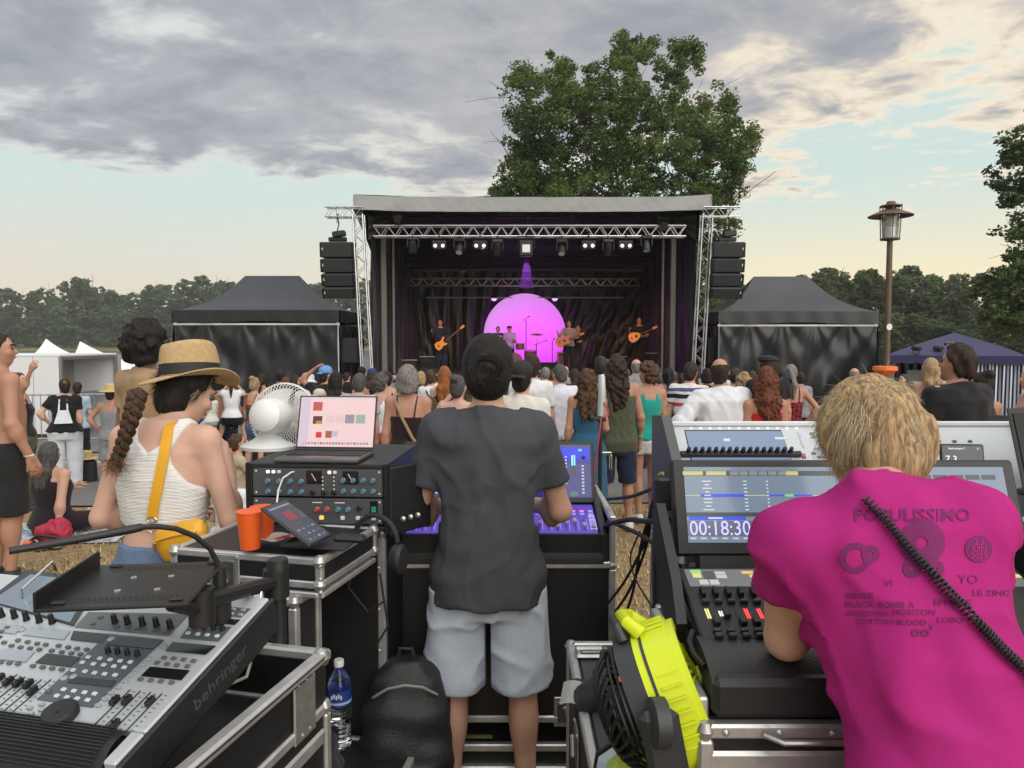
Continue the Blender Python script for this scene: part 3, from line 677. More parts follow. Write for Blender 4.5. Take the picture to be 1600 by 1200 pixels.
 for px, dx in ((700, -.9), (760, .7), (825, 0), (905, -.7), (960, .9), (1032, 1.2)):
  q = P(px, 345, SY0 + .7); MB().cyl((q.x + dx * .4, .2, zb + .03), (q.x - dx * .9, 2.6, lerp(zt, zrear, .4) - .2), .025, n=6).build('rafter', M_blkmetal, root)
 for k in range(5):
  u = (k + .7) / 5.3; zz = lerp(zt, zrear, u) - .17; MB().cyl((SX0 + .2, D * u, zz), (SX1 - .2, D * u, zz), .03, n=6).build('purlin', M_blkmetal, root)
 for k in range(6):
  x0 = lerp(SX0 + .4, SX1 - .4, k / 6); x1 = lerp(SX0 + .4, SX1 - .4, (k + 1) / 6)
  for (p, q) in ((x0, x1), (x1, x0)): MB().cyl((p, 1.2, lerp(zt, zrear, .17) - .2), (q, 4.4, lerp(zt, zrear, .62) - .2), .014, n=5).build('cross_cable', M_blkmetal, root)
 return zt, zb, zrear
ZT, ZB, ZR = build_stage()
def trusses():
 Y = 21.0; a, b = P(585, 362, Y), P(1070, 362, Y); zc = (a.z + b.z) / 2
 t = thing('lighting_truss', 'silver box truss carrying the front row of stage lights', 'truss', (0, Y, 0)); truss(t, (a.x, 0, zc), (b.x, 0, zc), .29, (0, 1, 0), (0, 0, 1), .026, .2)
 for px in (622, 825, 1032):
  q = P(px, 350, Y); MB().cyl((q.x, 0, zc + .14), (q.x, 0, lerp(ZT, ZR, .08) - .2), .012, n=6).build('hanger', M_blkmetal, t)
 Y = 26.9; a, b = P(640, 441, Y), P(1000, 441, Y); zc2 = a.z
 t = thing('lighting_truss', 'dark rear truss crossing the stage above the round screen', 'truss', (0, Y, 0)); truss(t, (a.x, 0, zc2), (b.x, 0, zc2), .26, (0, 1, 0), (0, 0, 1), .02, .24, M_alu, 4)
 MB().cyl((a.x + .6, 0, zc2 - .55), (b.x - .6, 0, zc2 - .55), .022, n=6).build('bar', M_alu, t)
 Y2 = 25.2; a, b = P(620, 419, Y2), P(1012, 419, Y2)
 t2 = thing('lighting_bar', 'thin dark lighting bar between the two stage trusses', 'truss', (0, Y2, 0))
 MB().cyl((a.x, 0, a.z), (b.x, 0, a.z), .03, n=8).build('bar', M_blkmetal, t2); MB().cyl((a.x, 0, a.z + .22), (b.x, 0, a.z + .22), .02, n=8).build('bar', M_blkmetal, t2)
 for k in range(9): MB().cyl((lerp(a.x, b.x, k / 8), 0, a.z), (lerp(a.x, b.x, k / 8), 0, a.z + .22), .012, n=6).build('spacer', M_blkmetal, t2)
 return zc, zc2
ZTR, ZTR2 = trusses()
def pa_tower(side):
 Y = 20.6; px = (lambda x: x) if side < 0 else (lambda x: 1664 - x)
 top, bot = P(px(560), 335, Y), P(px(577), 585, Y); g = ground_z(0, Y)
 lab = 'left' if side < 0 else 'right'
 t = thing('loudspeaker_tower', 'leaning silver truss tower at the %s front corner of the stage' % lab, 'truss tower', (bot.x, Y, g))
 a = Vector((0, 0, .1)); b = Vector((top.x - bot.x, 0, top.z - g)); truss(t, a, b, .27, (1, 0, 0), (0, 1, 0), .022, .27)
 MB().box((0, 0, .04), (.6, .6, .08), bev=.01).build('base_plate', M_blkmetal, t)
 wa = Vector((P(px(553), 332, Y).x - bot.x, 0, P(px(553), 332, Y).z - g)); wb = Vector((P(px(509), 332, Y).x - bot.x, 0, wa.z))
 truss(t, wa + Vector((-side * .25, 0, 0)), wb, .26, (0, 1, 0), (0, 0, 1), .02, .2)
 q = P(px(527), 320, Y); MB().cyl((q.x - bot.x, 0, q.z - g), (q.x - bot.x, 0, q.z - g - .5), .03, n=8).build('pick_bar', M_alu, t)
 h = thing('line_array', 'black four-cabinet line array hanging at the %s of the stage' % lab, 'loudspeaker', (q.x, Y - .05, 0), None, 'hanging line arrays')
 zc = P(px(527), 345, Y).z; zt = P(px(527), 377, Y).z
 MB().tube([(0, 0, zc + .2), (.05, 0, zc - .1), (0, 0, zc - .3), (.0, 0, zt + .2)], .018, 6).build('chain', M_blkmetal, h)
 MB().box((0.05, 0, P(px(527), 366, Y).z), (.36, .2, .16), Matrix.Rotation(R(-8), 3, 'Y'), .03).build('hoist', M_blk, h)
 MB().box((0, .05, zt + .05), (.5, .12, .12), None, .02).build('flying_frame', M_blkmetal, h)
 ys = [378, 404, 427, 448, 467]; xoff = [0, .02, .06, .10]
 for k in range(4):
  z1, z0 = P(px(527), ys[k], Y).z, P(px(527), ys[k + 1], Y).z; hh = z1 - z0; tilt = R(3 + 5 * k) * 1; w = .90 - .012 * k
  m = Matrix.Translation((-side * xoff[k] * .6, -.03 * k, (z0 + z1) / 2)) @ Matrix.Rotation(tilt, 4, 'X')
  mb = MB(); mb.box((0, .12, 0), (w, .45, hh - .03), None, .03)
  c = mb.build('cabinet', M_blk, h); c.matrix_local = m
  gr = MB().box((0, -.115, 0), (w - .08, .03, hh - .06), None, .012).build('grille', M('speaker grille', (.022, .022, .023), .7, .2, var=.3, scale=300.), c)
  for s in (-1, 1):
   MB().box((s * (w / 2 - .01), -.06, 0), (.05, .12, hh - .05), None, .012).build('end_plate', M_blkmetal, c)
  MB().box((w / 2 * -side * -.86, -.133, .02), (.025, .006, .07)).build('badge', M('badge', (.6, .6, .6), .4), c)
 s = thing('loudspeaker', 'black loudspeaker on a stand at the foot of the %s stage tower' % lab, 'loudspeaker', (P(px(549), 560, Y + .5).x, Y + .45, g))
 zt2, zb2 = P(px(549), 528, Y).z - g, P(px(549), 568, Y).z - g
 MB().box((0, 0, (zt2 + zb2) / 2), (.46, .5, zt2 - zb2), None, .02).build('cabinet', M_blk, s); MB().box((0, -.26, (zt2 + zb2) / 2), (.41, .02, zt2 - zb2 - .05), None, .006).build('grille', M('speaker grille', (.02, .02, .02)), s)
 MB().cyl((0, 0, 0), (0, 0, zb2), .03).build('pole', M_blkmetal, s)
 for k in range(3):
  a_ = k * 2.09 + .5; MB().cyl((0, 0, .5), (.4 * math.cos(a_), .4 * math.sin(a_), .015), .016, n=6).build('leg', M_blkmetal, s)
pa_tower(-1); pa_tower(1)
# ------------------------------------------------------------------ stage lights
def moving_head(px, py, Y, tilt, lab, hang):
 q = P(px, py, Y); t = thing('stage_light', lab, 'stage light', (q.x, Y, q.z), R(8 * tilt), 'stage lights on the front truss')
 MB().box((0, 0, .20), (.30, .2, .10), None, .02).build('base', M_blk, t)
 MB().cyl((0, 0, .25), (0, 0, hang), .02, n=8).build('clamp', M_blkmetal, t)
 for s in (-1, 1): MB().box((s * .15, 0, .06), (.04, .12, .24), None, .015).build('yoke_arm', M_blk, t)
 m = Matrix.Translation((0, 0, -.03)) @ Matrix.Rotation(R(35 * tilt), 4, 'X')
 hd = MB().lathe([(.0, .19), (.07, .18), (.10, .10), (.11, -.05), (.115, -.15), (.105, -.165), (.0, -.165)], 18).build('head', M_blk, t); hd.matrix_local = m
 MB().lathe([(0, -.17), (.085, -.168), (.085, -.166)], 18).build('lens', M_lens, hd)
def blinder(px, py, Y, lab):
 q = P(px, py, Y); t = thing('blinder_light', lab, 'stage light', (q.x, Y, q.z), None, 'pairs of round white stage lamps')
 MB().box((0, .06, .03), (.40, .10, .24), None, .02).build('housing', M_blk, t); MB().cyl((0, .03, .15), (0, 0, .42), .018, n=6).build('clamp', M_blkmetal, t)
 for s in (-1, 1):
  MB().lathe([(.095, 0), (.10, .03), (.09, .04)], 20, Matrix.Translation((s * .105, .02, 0)) @ Matrix.Rotation(R(90), 4, 'X')).build('rim', M_blkmetal, t)
  MB().lathe([(0, .045), (.05, .04), (.088, .022)], 20, Matrix.Translation((s * .105, .02, 0)) @ Matrix.Rotation(R(90), 4, 'X')).build('lens', M('blinder lens', (.8, .8, .76), .25, .0, emit=(1, .95, .85), es=.35), t)
YT = 20.8
heads = [(645, 384, 1, 'first'), (718, 386, -1, 'second'), (777, 388, 1, 'third'), (878, 388, -1, 'fourth'), (950, 388, 1, 'fifth'), (1010, 382, -.6, 'sixth')]
for (px, py, tl, nm) in heads: moving_head(px, py, YT, tl, 'black moving-head stage light, %s from the left on the front truss' % nm, ZTR - .14 - P(px, py, YT).z)
for (px, nm) in ((686, 'first'), (750, 'second'), (920, 'third'), (978, 'fourth')): blinder(px, 384, YT - .1, 'pair of round white stage lamps, %s pair from the left on the front truss' % nm)
for (px, py, lab) in ((622, 340, 'black moving-head light standing on the left end of the front truss'), (1036, 352, 'black spotlight clamped to the right end of the front truss')):
 q = P(px, py, YT); t = thing('stage_light', lab, 'stage light', (q.x, YT, q.z))
 MB().cyl((0, .15, .06), (0, -.14, -.06), .09, .11, 16).build('head', M_blk, t); MB().tube([(-.13, 0, 0), (-.13, 0, .2), (.13, 0, .2), (.13, 0, 0)], .018).build('yoke', M_blkmetal, t); MB().cyl((0, 0, .2), (0, .2, -.25), .02).build('clamp', M_blkmetal, t)
# square profile lamp in the middle throwing the violet beam
def beam_lamp():
 q = P(822, 388, YT); t = thing('stage_light', 'big square stage lamp in the middle of the front truss throwing a violet beam', 'stage light', (q.x, YT, q.z))
 MB().box((0, .05, 0), (.38, .34, .44), None, .03).build('housing', M_blk, t); MB().box((0, -.13, -.02), (.22, .02, .22), None, .01).build('lens', M_lens, t)
 MB().tube([(-.23, 0, 0), (-.23, 0, .33), (.23, 0, .33), (.23, 0, 0)], .022).build('yoke', M_blkmetal, t); MB().cyl((0, 0, .33), (0, 0, ZTR - .14 - q.z), .025).build('clamp', M_blkmetal, t)
 ld = bpy.data.lights.new('violet beam', 'SPOT'); ld.energy = 480; ld.color = (.50, .12, 1); ld.spot_size = R(38); ld.spot_blend = .6; ld.shadow_soft_size = .12
 lo = bpy.data.objects.new('violet_beam', ld); col.objects.link(lo); lo.parent = t; lo.location = (0, .15, -.3); lo.rotation_euler = (Vector((0, 5.5, -2.6))).to_track_quat('-Z', 'Y').to_euler()
beam_lamp()
def beam_haze():
 q = P(823, 402, YT + .1); h_ = MB().lathe([(.05, 0), (.20, -.85), (0, -.85)], 20).build('beam_haze', None, smooth=0); h_.location = q; tag(h_, 'violet light beam in the stage haze under the square lamp', 'haze', kind='stuff')
 m = bpy.data.materials.new('stage haze'); m.use_nodes = True; m.node_tree.nodes.clear(); v = N(m.node_tree, 'ShaderNodeVolumePrincipled'); v.inputs['Density'].default_value = .11; o = N(m.node_tree, 'ShaderNodeOutputMaterial'); m.node_tree.links.new(v.outputs[0], o.inputs['Volume']); h_.data.materials.append(m)
 ld = bpy.data.lights.new('violet downlight', 'SPOT'); ld.energy = 90; ld.color = (.30, .06, 1); ld.spot_size = R(26); ld.spot_blend = .5; ld.shadow_soft_size = .05; lo = bpy.data.objects.new('violet_downlight', ld); col.objects.link(lo); lo.location = q + Vector((0, 0, .02))
beam_haze()
def rear_lamp(px, nm):
 q = P(px, 466, 26.6); t = thing('stage_light', 'lit round violet lamp hanging at the %s shoulder of the magenta ball' % nm, 'stage light', (q.x, 26.6, q.z))
 MB().cyl((0, .2, .1), (0, 0, 0), .12, .12, 16).build('head', M_blk, t); MB().lathe([(0, 0), (.105, 0), (.105, -.01)], 18, Matrix.Rotation(R(90), 4, 'X')).build('lens', M('violet lens', (.5, .3, .6), .3, emit=(.62, .38, .8), es=.7), t)
 MB().cyl((0, .1, .1), (0, .2, ZTR2 - .2 - q.z), .02).build('clamp', M_blkmetal, t)
rear_lamp(772, 'left'); rear_lamp(867, 'right')
# glowing ball behind the drummer
def glow_ball():
 c = P(820, 523, 27.1); r = 64 / FX * 27.1
 t = thing('illuminated_ball', 'big glowing magenta ball behind the drummer', 'balloon', (c.x, 27.1, SZ))
 m = bpy.data.materials.new('magenta lit skin'); m.use_nodes = True; b = m.node_tree.nodes['Principled BSDF']
 b.inputs['Base Color'].default_value = (.30, .16, .30, 1); b.inputs['Roughness'].default_value = .6
 tt = m.node_tree; tc = N(tt, 'ShaderNodeTexCoord'); n = N(tt, 'ShaderNodeTexNoise', i_Scale=.7, i_Detail=1.); tt.links.new(tc.outputs['Object'], n.inputs['Vector'])
 vd = N(tt, 'ShaderNodeVectorMath', operation='DISTANCE'); tt.links.new(tc.outputs['Object'], vd.inputs[0]); vd.inputs[1].default_value = (.35, 0, .75)   # uneven light painted into the emission, paler away from this low point
 e = mixc(tt, smooth(tt, vd.outputs['Value'], .8, 2.2), (.42, .035, .50), (.36, .15, .42)); tt.links.new(e, b.inputs['Emission Color']); b.inputs['Emission Strength'].default_value = .95
 zc = c.z - SZ
 MB().lathe([(r * math.sin(math.pi * k / 32), zc - r * math.cos(math.pi * k / 32)) for k in range(33)], 56, Matrix.Diagonal((1, .45, 1, 1))).build('ball', m, t)
 MB().lathe([(.9, 0), (.9, .12), (.5, .2), (.4, max(.3, zc - r + .15))], 28, Matrix.Diagonal((1, .6, 1, 1))).build('stand', M_blk, t)
glow_ball()
# warm front light on the players (their lit skin and guitars show it)
def warm_spot(px, tx, tY, e, nm):
 q = P(px, 384, YT - .1); p = P(tx, 530, tY)
 ld = bpy.data.lights.new('warm spot', 'SPOT'); ld.energy = e; ld.color = (1, .42, .14); ld.spot_size = R(44); ld.spot_blend = .8; ld.shadow_soft_size = .1
 lo = bpy.data.objects.new('warm_spot', ld); col.objects.link(lo); lo.location = (q.x, YT - .35, q.z - .1); lo.rotation_euler = (p - lo.location).to_track_quat('-Z', 'Y').to_euler()
warm_spot(686, 695, 24.6, 230, 'a'); warm_spot(920, 893, 24.4, 210, 'b'); warm_spot(978, 995, 24.6, 250, 'c'); warm_spot(750, 800, 25.4, 130, 'd')
# ================================================================== PEOPLE ENGINE
class Fld:
 """a small distance field, blended from limbs and turned into one continuous surface"""
 def __init__(s, lo, hi, h):
  s.h = h; lo = np.array(lo, float) - 3 * h; n = np.ceil((np.array(hi) - lo) / h).astype(int) + 4
  s.lo = lo; s.ax = [lo[i] + h * np.arange(n[i]) for i in range(3)]; s.d = np.full(n, .2, np.float32)
 def xyz(s, sl=None):
  sl = sl or (slice(None),) * 3
  return s.ax[0][sl[0]][:, None, None], s.ax[1][sl[1]][None, :, None], s.ax[2][sl[2]][None, None, :]
 def sl(s, lo, hi):
  r = []
  for i in range(3):
   a = int(np.floor((lo[i] - s.lo[i]) / s.h)); b = int(np.ceil((hi[i] - s.lo[i]) / s.h)) + 1
   r.append(slice(max(0, a), max(0, min(b, len(s.ax[i])))))
  return tuple(r)
 def merge(s, sl, d, k):
  c = s.d[sl]
  if k > 0:
   h = np.maximum(k - np.abs(c - d), 0) / k; s.d[sl] = np.minimum(c, d) - h * h * k * .25
  else: s.d[sl] = np.minimum(c, d)
 def cap(s, a, b, ra, rb, k=.02):
  a, b = np.array(a, float), np.array(b, float); m = max(ra, rb) + k + 2 * s.h
  sl = s.sl(np.minimum(a, b) - m, np.maximum(a, b) + m)
  if any(q.stop <= q.start for q in sl): return
  X, Y, Z = s.xyz(sl); d = b - a; L = max(1e-9, d @ d)
  t = np.clip(((X - a[0]) * d[0] + (Y - a[1]) * d[1] + (Z - a[2]) * d[2]) / L, 0, 1)
  D = np.sqrt((X - a[0] - t * d[0]) ** 2 + (Y - a[1] - t * d[1]) ** 2 + (Z - a[2] - t * d[2]) ** 2) - (ra + (rb - ra) * t)
  s.merge(sl, D, k)
 def loc(s, sl, m):
  X, Y, Z = s.xyz(sl); i = m.inverted()
  return tuple(i[r][0] * X + i[r][1] * Y + i[r][2] * Z + i[r][3] for r in range(3))
 def ell(s, c, r, k=.02, m=None):
  m = (m or Matrix()) @ Matrix.Translation(c); w = np.array(m.translation); q = max(r) + k + 2 * s.h
  sl = s.sl(w - q, w + q)
  if any(x.stop <= x.start for x in sl): return
  x, y, z = s.loc(sl, m); n = np.sqrt((x / r[0]) ** 2 + (y / r[1]) ** 2 + (z / r[2]) ** 2)
  g = np.sqrt((x / r[0] ** 2) ** 2 + (y / r[1] ** 2) ** 2 + (z / r[2] ** 2) ** 2) + 1e-6
  s.merge(sl, n * (n - 1) / g, k)
 def loft(s, prof, k=.03, m=None, p=2.3):
  m = m or Matrix(); A = np.array(prof, float); q = max(A[:, 1].max(), A[:, 2].max()) + .05 + k
  e = [np.array(m @ Vector((0, 0, z))) for z in (A[0, 0], A[-1, 0])]
  sl = s.sl(np.minimum(*e) - q, np.maximum(*e) + q); x, y, z = s.loc(sl, m)
  zc = np.clip(z, A[0, 0], A[-1, 0]); a = np.interp(zc, A[:, 0], A[:, 1]); b = np.interp(zc, A[:, 0], A[:, 2]); c = np.interp(zc, A[:, 0], A[:, 3]); cx = np.interp(zc, A[:, 0], A[:, 4]) if A.shape[1] > 4 else 0
  d = ((np.abs((x - cx) / a) ** p + np.abs((y - c) / b) ** p) ** (1 / p) - 1) * np.minimum(a, b) * .95
  s.merge(sl, np.maximum(d, np.maximum(A[0, 0] - z, z - A[-1, 0])), k)
 def cut(s, d): s.d = np.maximum(s.d, d.astype(np.float32))
 def near(s, band): i = np.nonzero(np.abs(s.d) < band); return i, s.ax[0][i[0]], s.ax[1][i[1]], s.ax[2][i[2]]
 def disp(s, fn, band=.04):
  i, x, y, z = s.near(band); s.d[i] += fn(x, y, z)
 def mesh(s, name, mat):
  d = s.d; S = d < 0; n = np.array(d.shape); c = np.zeros(n - 1, np.int8)
  off = [(i, j, k) for i in (0, 1) for j in (0, 1) for k in (0, 1)]
  for o in off: c += S[o[0]:n[0] - 1 + o[0], o[1]:n[1] - 1 + o[1], o[2]:n[2] - 1 + o[2]]
  act = (c > 0) & (c < 8); ids = np.argwhere(act); idx = np.full(act.shape, -1, np.int64); idx[act] = np.arange(len(ids))
  acc = np.zeros((len(ids), 3)); cnt = np.zeros(len(ids))
  val = {o: d[ids[:, 0] + o[0], ids[:, 1] + o[1], ids[:, 2] + o[2]] for o in off}
  for a in off:
   for ax in range(3):
    if a[ax]: continue
    b = list(a); b[ax] = 1; va, vb = val[a], val[tuple(b)]; m = (va < 0) != (vb < 0); t = va[m] / (va[m] - vb[m])
    p = ids[m] + np.array(a, float); p[:, ax] += t; acc[m] += p; cnt[m] += 1
  v = acc / cnt[:, None] * s.h + s.lo
  fs = []
  for ax in range(3):
   u, w = (ax + 1) % 3, (ax + 2) % 3
   a = [slice(None)] * 3; b = [slice(None)] * 3; a[ax] = slice(0, -1); b[ax] = slice(1, None)
   s0, s1 = S[tuple(a)], S[tuple(b)]; e = np.argwhere(s0 != s1)
   e = e[(e[:, u] > 0) & (e[:, w] > 0) & (e[:, u] < n[u] - 1) & (e[:, w] < n[w] - 1)]
   q = []
   for (du, dw) in ((-1, -1), (0, -1), (0, 0), (-1, 0)):
    f = e.copy(); f[:, u] += du; f[:, w] += dw; q.append(idx[f[:, 0], f[:, 1], f[:, 2]])
   q = np.stack(q, 1); inn = s0[e[:, 0], e[:, 1], e[:, 2]]; q[~inn] = q[~inn][:, ::-1]; fs.append(q)
  f = np.concatenate(fs); f = f[(f >= 0).all(1)]
  return raw_mesh(name, v, f, mat)
def wob(seed, f, n=5):
 """smooth pseudo noise, about -1..1, frequency vector f"""
 r = np.random.default_rng(seed); K = r.normal(size=(n, 3)) * np.array(f); ph = r.random(n) * 6.28
 def fn(x, y, z):
  a = 0
  for k, p in zip(K, ph): a = a + np.sin(k[0] * x + k[1] * y + k[2] * z + p + 1.3 * np.sin(k[1] * x * .7 + k[2] * y * .6 + k[0] * z * .5))
  return a / n ** .5 * .7
 return fn
def skin(name, c): return M('skin ' + name, c, .55, var=.18, scale=5., bump=.18, bscale=160., sub=.10, spec=.4)
SK = {'fair': skin('fair', (.54, .33, .25)), 'light': skin('light', (.49, .285, .205)), 'tan': skin('tan', (.41, .215, .145)), 'brown': skin('brown', (.19, .10, .062)), 'pink': skin('pink', (.54, .29, .23))}
def fabric(name, c, rough=.9, var=.12, scale=14.): return M('cloth ' + name, c, rough, var=var, scale=scale, bump=.25, bscale=420., sheen=.1, spec=.2)
def striped(name, cols, per, axis=2, start=0.):
 nm = 'cloth ' + name
 if nm in _MATS: return _MATS[nm]
 m = bpy.data.materials.new(nm); m.use_nodes = True; t = m.node_tree; b = t.nodes['Principled BSDF']; b.inputs['Roughness'].default_value = .9; b.inputs['Specular IOR Level'].default_value = .2
 tc = N(t, 'ShaderNodeTexCoord'); sp = N(t, 'ShaderNodeSeparateXYZ'); t.links.new(tc.outputs['Object'], sp.inputs[0])
 n = N(t, 'ShaderNodeTexNoise', i_Scale=5., i_Detail=2.); t.links.new(tc.outputs['Object'], n.inputs['Vector'])
 f = math_n(t, 'FRACT', math_n(t, 'ADD', math_n(t, 'DIVIDE', sp.outputs[axis], per), math_n(t, 'MULTIPLY_ADD', n.outputs[0], .12, start)))
 r = N(t, 'ShaderNodeValToRGB'); r.color_ramp.interpolation = 'CONSTANT'; t.links.new(f, r.inputs[0]); e = r.color_ramp.elements
 while len(e) < len(cols): e.new(.5)
 pos = 0
 for k, (c, w) in enumerate(cols): e[k].position = pos; e[k].color = (*c, 1); pos += w
 t.links.new(r.outputs[0], b.inputs['Base Color']); _MATS[nm] = m; return m
def printed(name, base, spots, sc_=22., thr=.56):
 nm = 'cloth ' + name
 if nm in _MATS: return _MATS[nm]
 m = bpy.data.materials.new(nm); m.use_nodes = True; t = m.node_tree; b = t.nodes['Principled BSDF']; b.inputs['Roughness'].default_value = .9; b.inputs['Specular IOR Level'].default_value = .2
 tc = N(t, 'ShaderNodeTexCoord'); n = N(t, 'ShaderNodeTexNoise', i_Scale=sc_, i_Detail=2.); t.links.new(tc.outputs['Object'], n.inputs['Vector'])
 t.links.new(mixc(t, smooth(t, n.outputs[0], thr - .02, thr + .02), base, spots), b.inputs['Base Color']); _MATS[nm] = m; return m
def hairmat(name, c, rough=.5):
 nm = 'hair ' + name
 if nm in _MATS: return _MATS[nm]
 m = bpy.data.materials.new(nm); m.use_nodes = True; t = m.node_tree; b = t.nodes['Principled BSDF']; b.inputs['Roughness'].default_value = .62; b.inputs['Specular IOR Level'].default_value = .22
 tc = N(t, 'ShaderNodeTexCoord'); mp = N(t, 'ShaderNodeMapping'); mp.inputs['Scale'].default_value = (1, 1, .16); t.links.new(tc.outputs['Object'], mp.inputs[0])
 n = N(t, 'ShaderNodeTexNoise', i_Scale=120., i_Detail=4., i_Distortion=.6); t.links.new(mp.outputs[0], n.inputs['Vector'])
 cc = mixc(t, smooth(t, n.outputs[0], .3, .7), tuple(x * .5 for x in c), tuple(min(1, x * 1.5) for x in c)); t.links.new(cc, b.inputs['Base Color'])
 bp = N(t, 'ShaderNodeBump', i_Strength=.7, i_Distance=.006); t.links.new(n.outputs[0], bp.inputs['Height']); t.links.new(bp.outputs[0], b.inputs['Normal'])
 _MATS[nm] = m; return m
HC = {'black': hairmat('black', (.012, .010, .010)), 'dark': hairmat('dark', (.028, .018, .013)), 'brown': hairmat('brown', (.065, .036, .020)), 'auburn': hairmat('auburn', (.115, .036, .018)), 'grey': hairmat('grey', (.17, .16, .155)), 'darkgrey': hairmat('darkgrey', (.07, .066, .064)),
  'blond': hairmat('blond', (.30, .205, .11)), 'ginger': hairmat('ginger', (.22, .075, .022)), 'white': hairmat('white', (.4, .39, .37))}
M_shoe = M('dark shoe', (.03, .03, .032), .7); M_sneak = M('white sneaker', (.55, .55, .55), .7, var=.15); M_sole = M('shoe sole', (.35, .34, .32), .8)
M_eyew = M('eye', (.06, .045, .04), .2, var=0)
PROF = {'m': [(.78, .13, .095, 0), (.90, .165, .115, -.008), (.97, .163, .108, 0), (1.07, .150, .102, .0), (1.18, .160, .110, .0), (1.30, .178, .116, .0), (1.39, .172, .098, -.012), (1.45, .115, .075, -.012), (1.50, .06, .058, -.003)],
  'f': [(.78, .14, .10, 0), (.90, .172, .120, -.012), (.99, .150, .104, 0), (1.09, .126, .090, .004), (1.18, .138, .102, .004), (1.28, .152, .120, .014), (1.38, .150, .090, -.006), (1.44, .095, .066, -.008), (1.49, .052, .052, -.002)]}
ARMS = {'down': ((.035, -.02, -.30), (.045, .04, -.555)), 'loose': ((.06, -.03, -.29), (.075, .07, -.53)), 'front': ((.045, .01, -.30), (-.05, .20, -.30)), 'bent': ((.05, .02, -.29), (.0, .24, -.22)), 'hip': ((.17, -.06, -.23), (.03, .03, -.42)),
  'up': ((.07, .08, .27), (.06, .16, .52)), 'film': ((.10, .19, -.07), (-.05, .28, .14)), 'head': ((.20, .03, .16), (-.02, .03, .32)), 'cross': ((.05, .05, -.28), (-.20, .17, -.20)), 'back': ((.07, -.1, -.28), (-.02, -.12, -.45)),
  'point': ((.16, .10, .16), (.33, .22, .38)), 'ground': ((.08, -.14, -.28), (.12, -.22, -.52)), 'knees': ((.05, .16, -.24), (-.08, .36, -.22)), 'hold': ((.04, .04, -.29), (-.10, .22, -.16)),
  'strumR': ((.12, -.06, -.25), (-.08, .17, -.30)), 'fretL': ((.14, .05, -.24), (.20, .26, -.10)), 'carry': ((.08, .05, -.28), (.0, .26, -.26))}
LEGS = {'stand': None, 'sit': ((.14, .30, .40), (.11, .52, .07)), 'crosslegged': ((.30, .22, .16), (.02, .34, .08)), 'astride': ((.20, .18, -.14), (.26, .06, -.52)), 'chair': ((.13, .40, .93), (.13, .42, .50))}
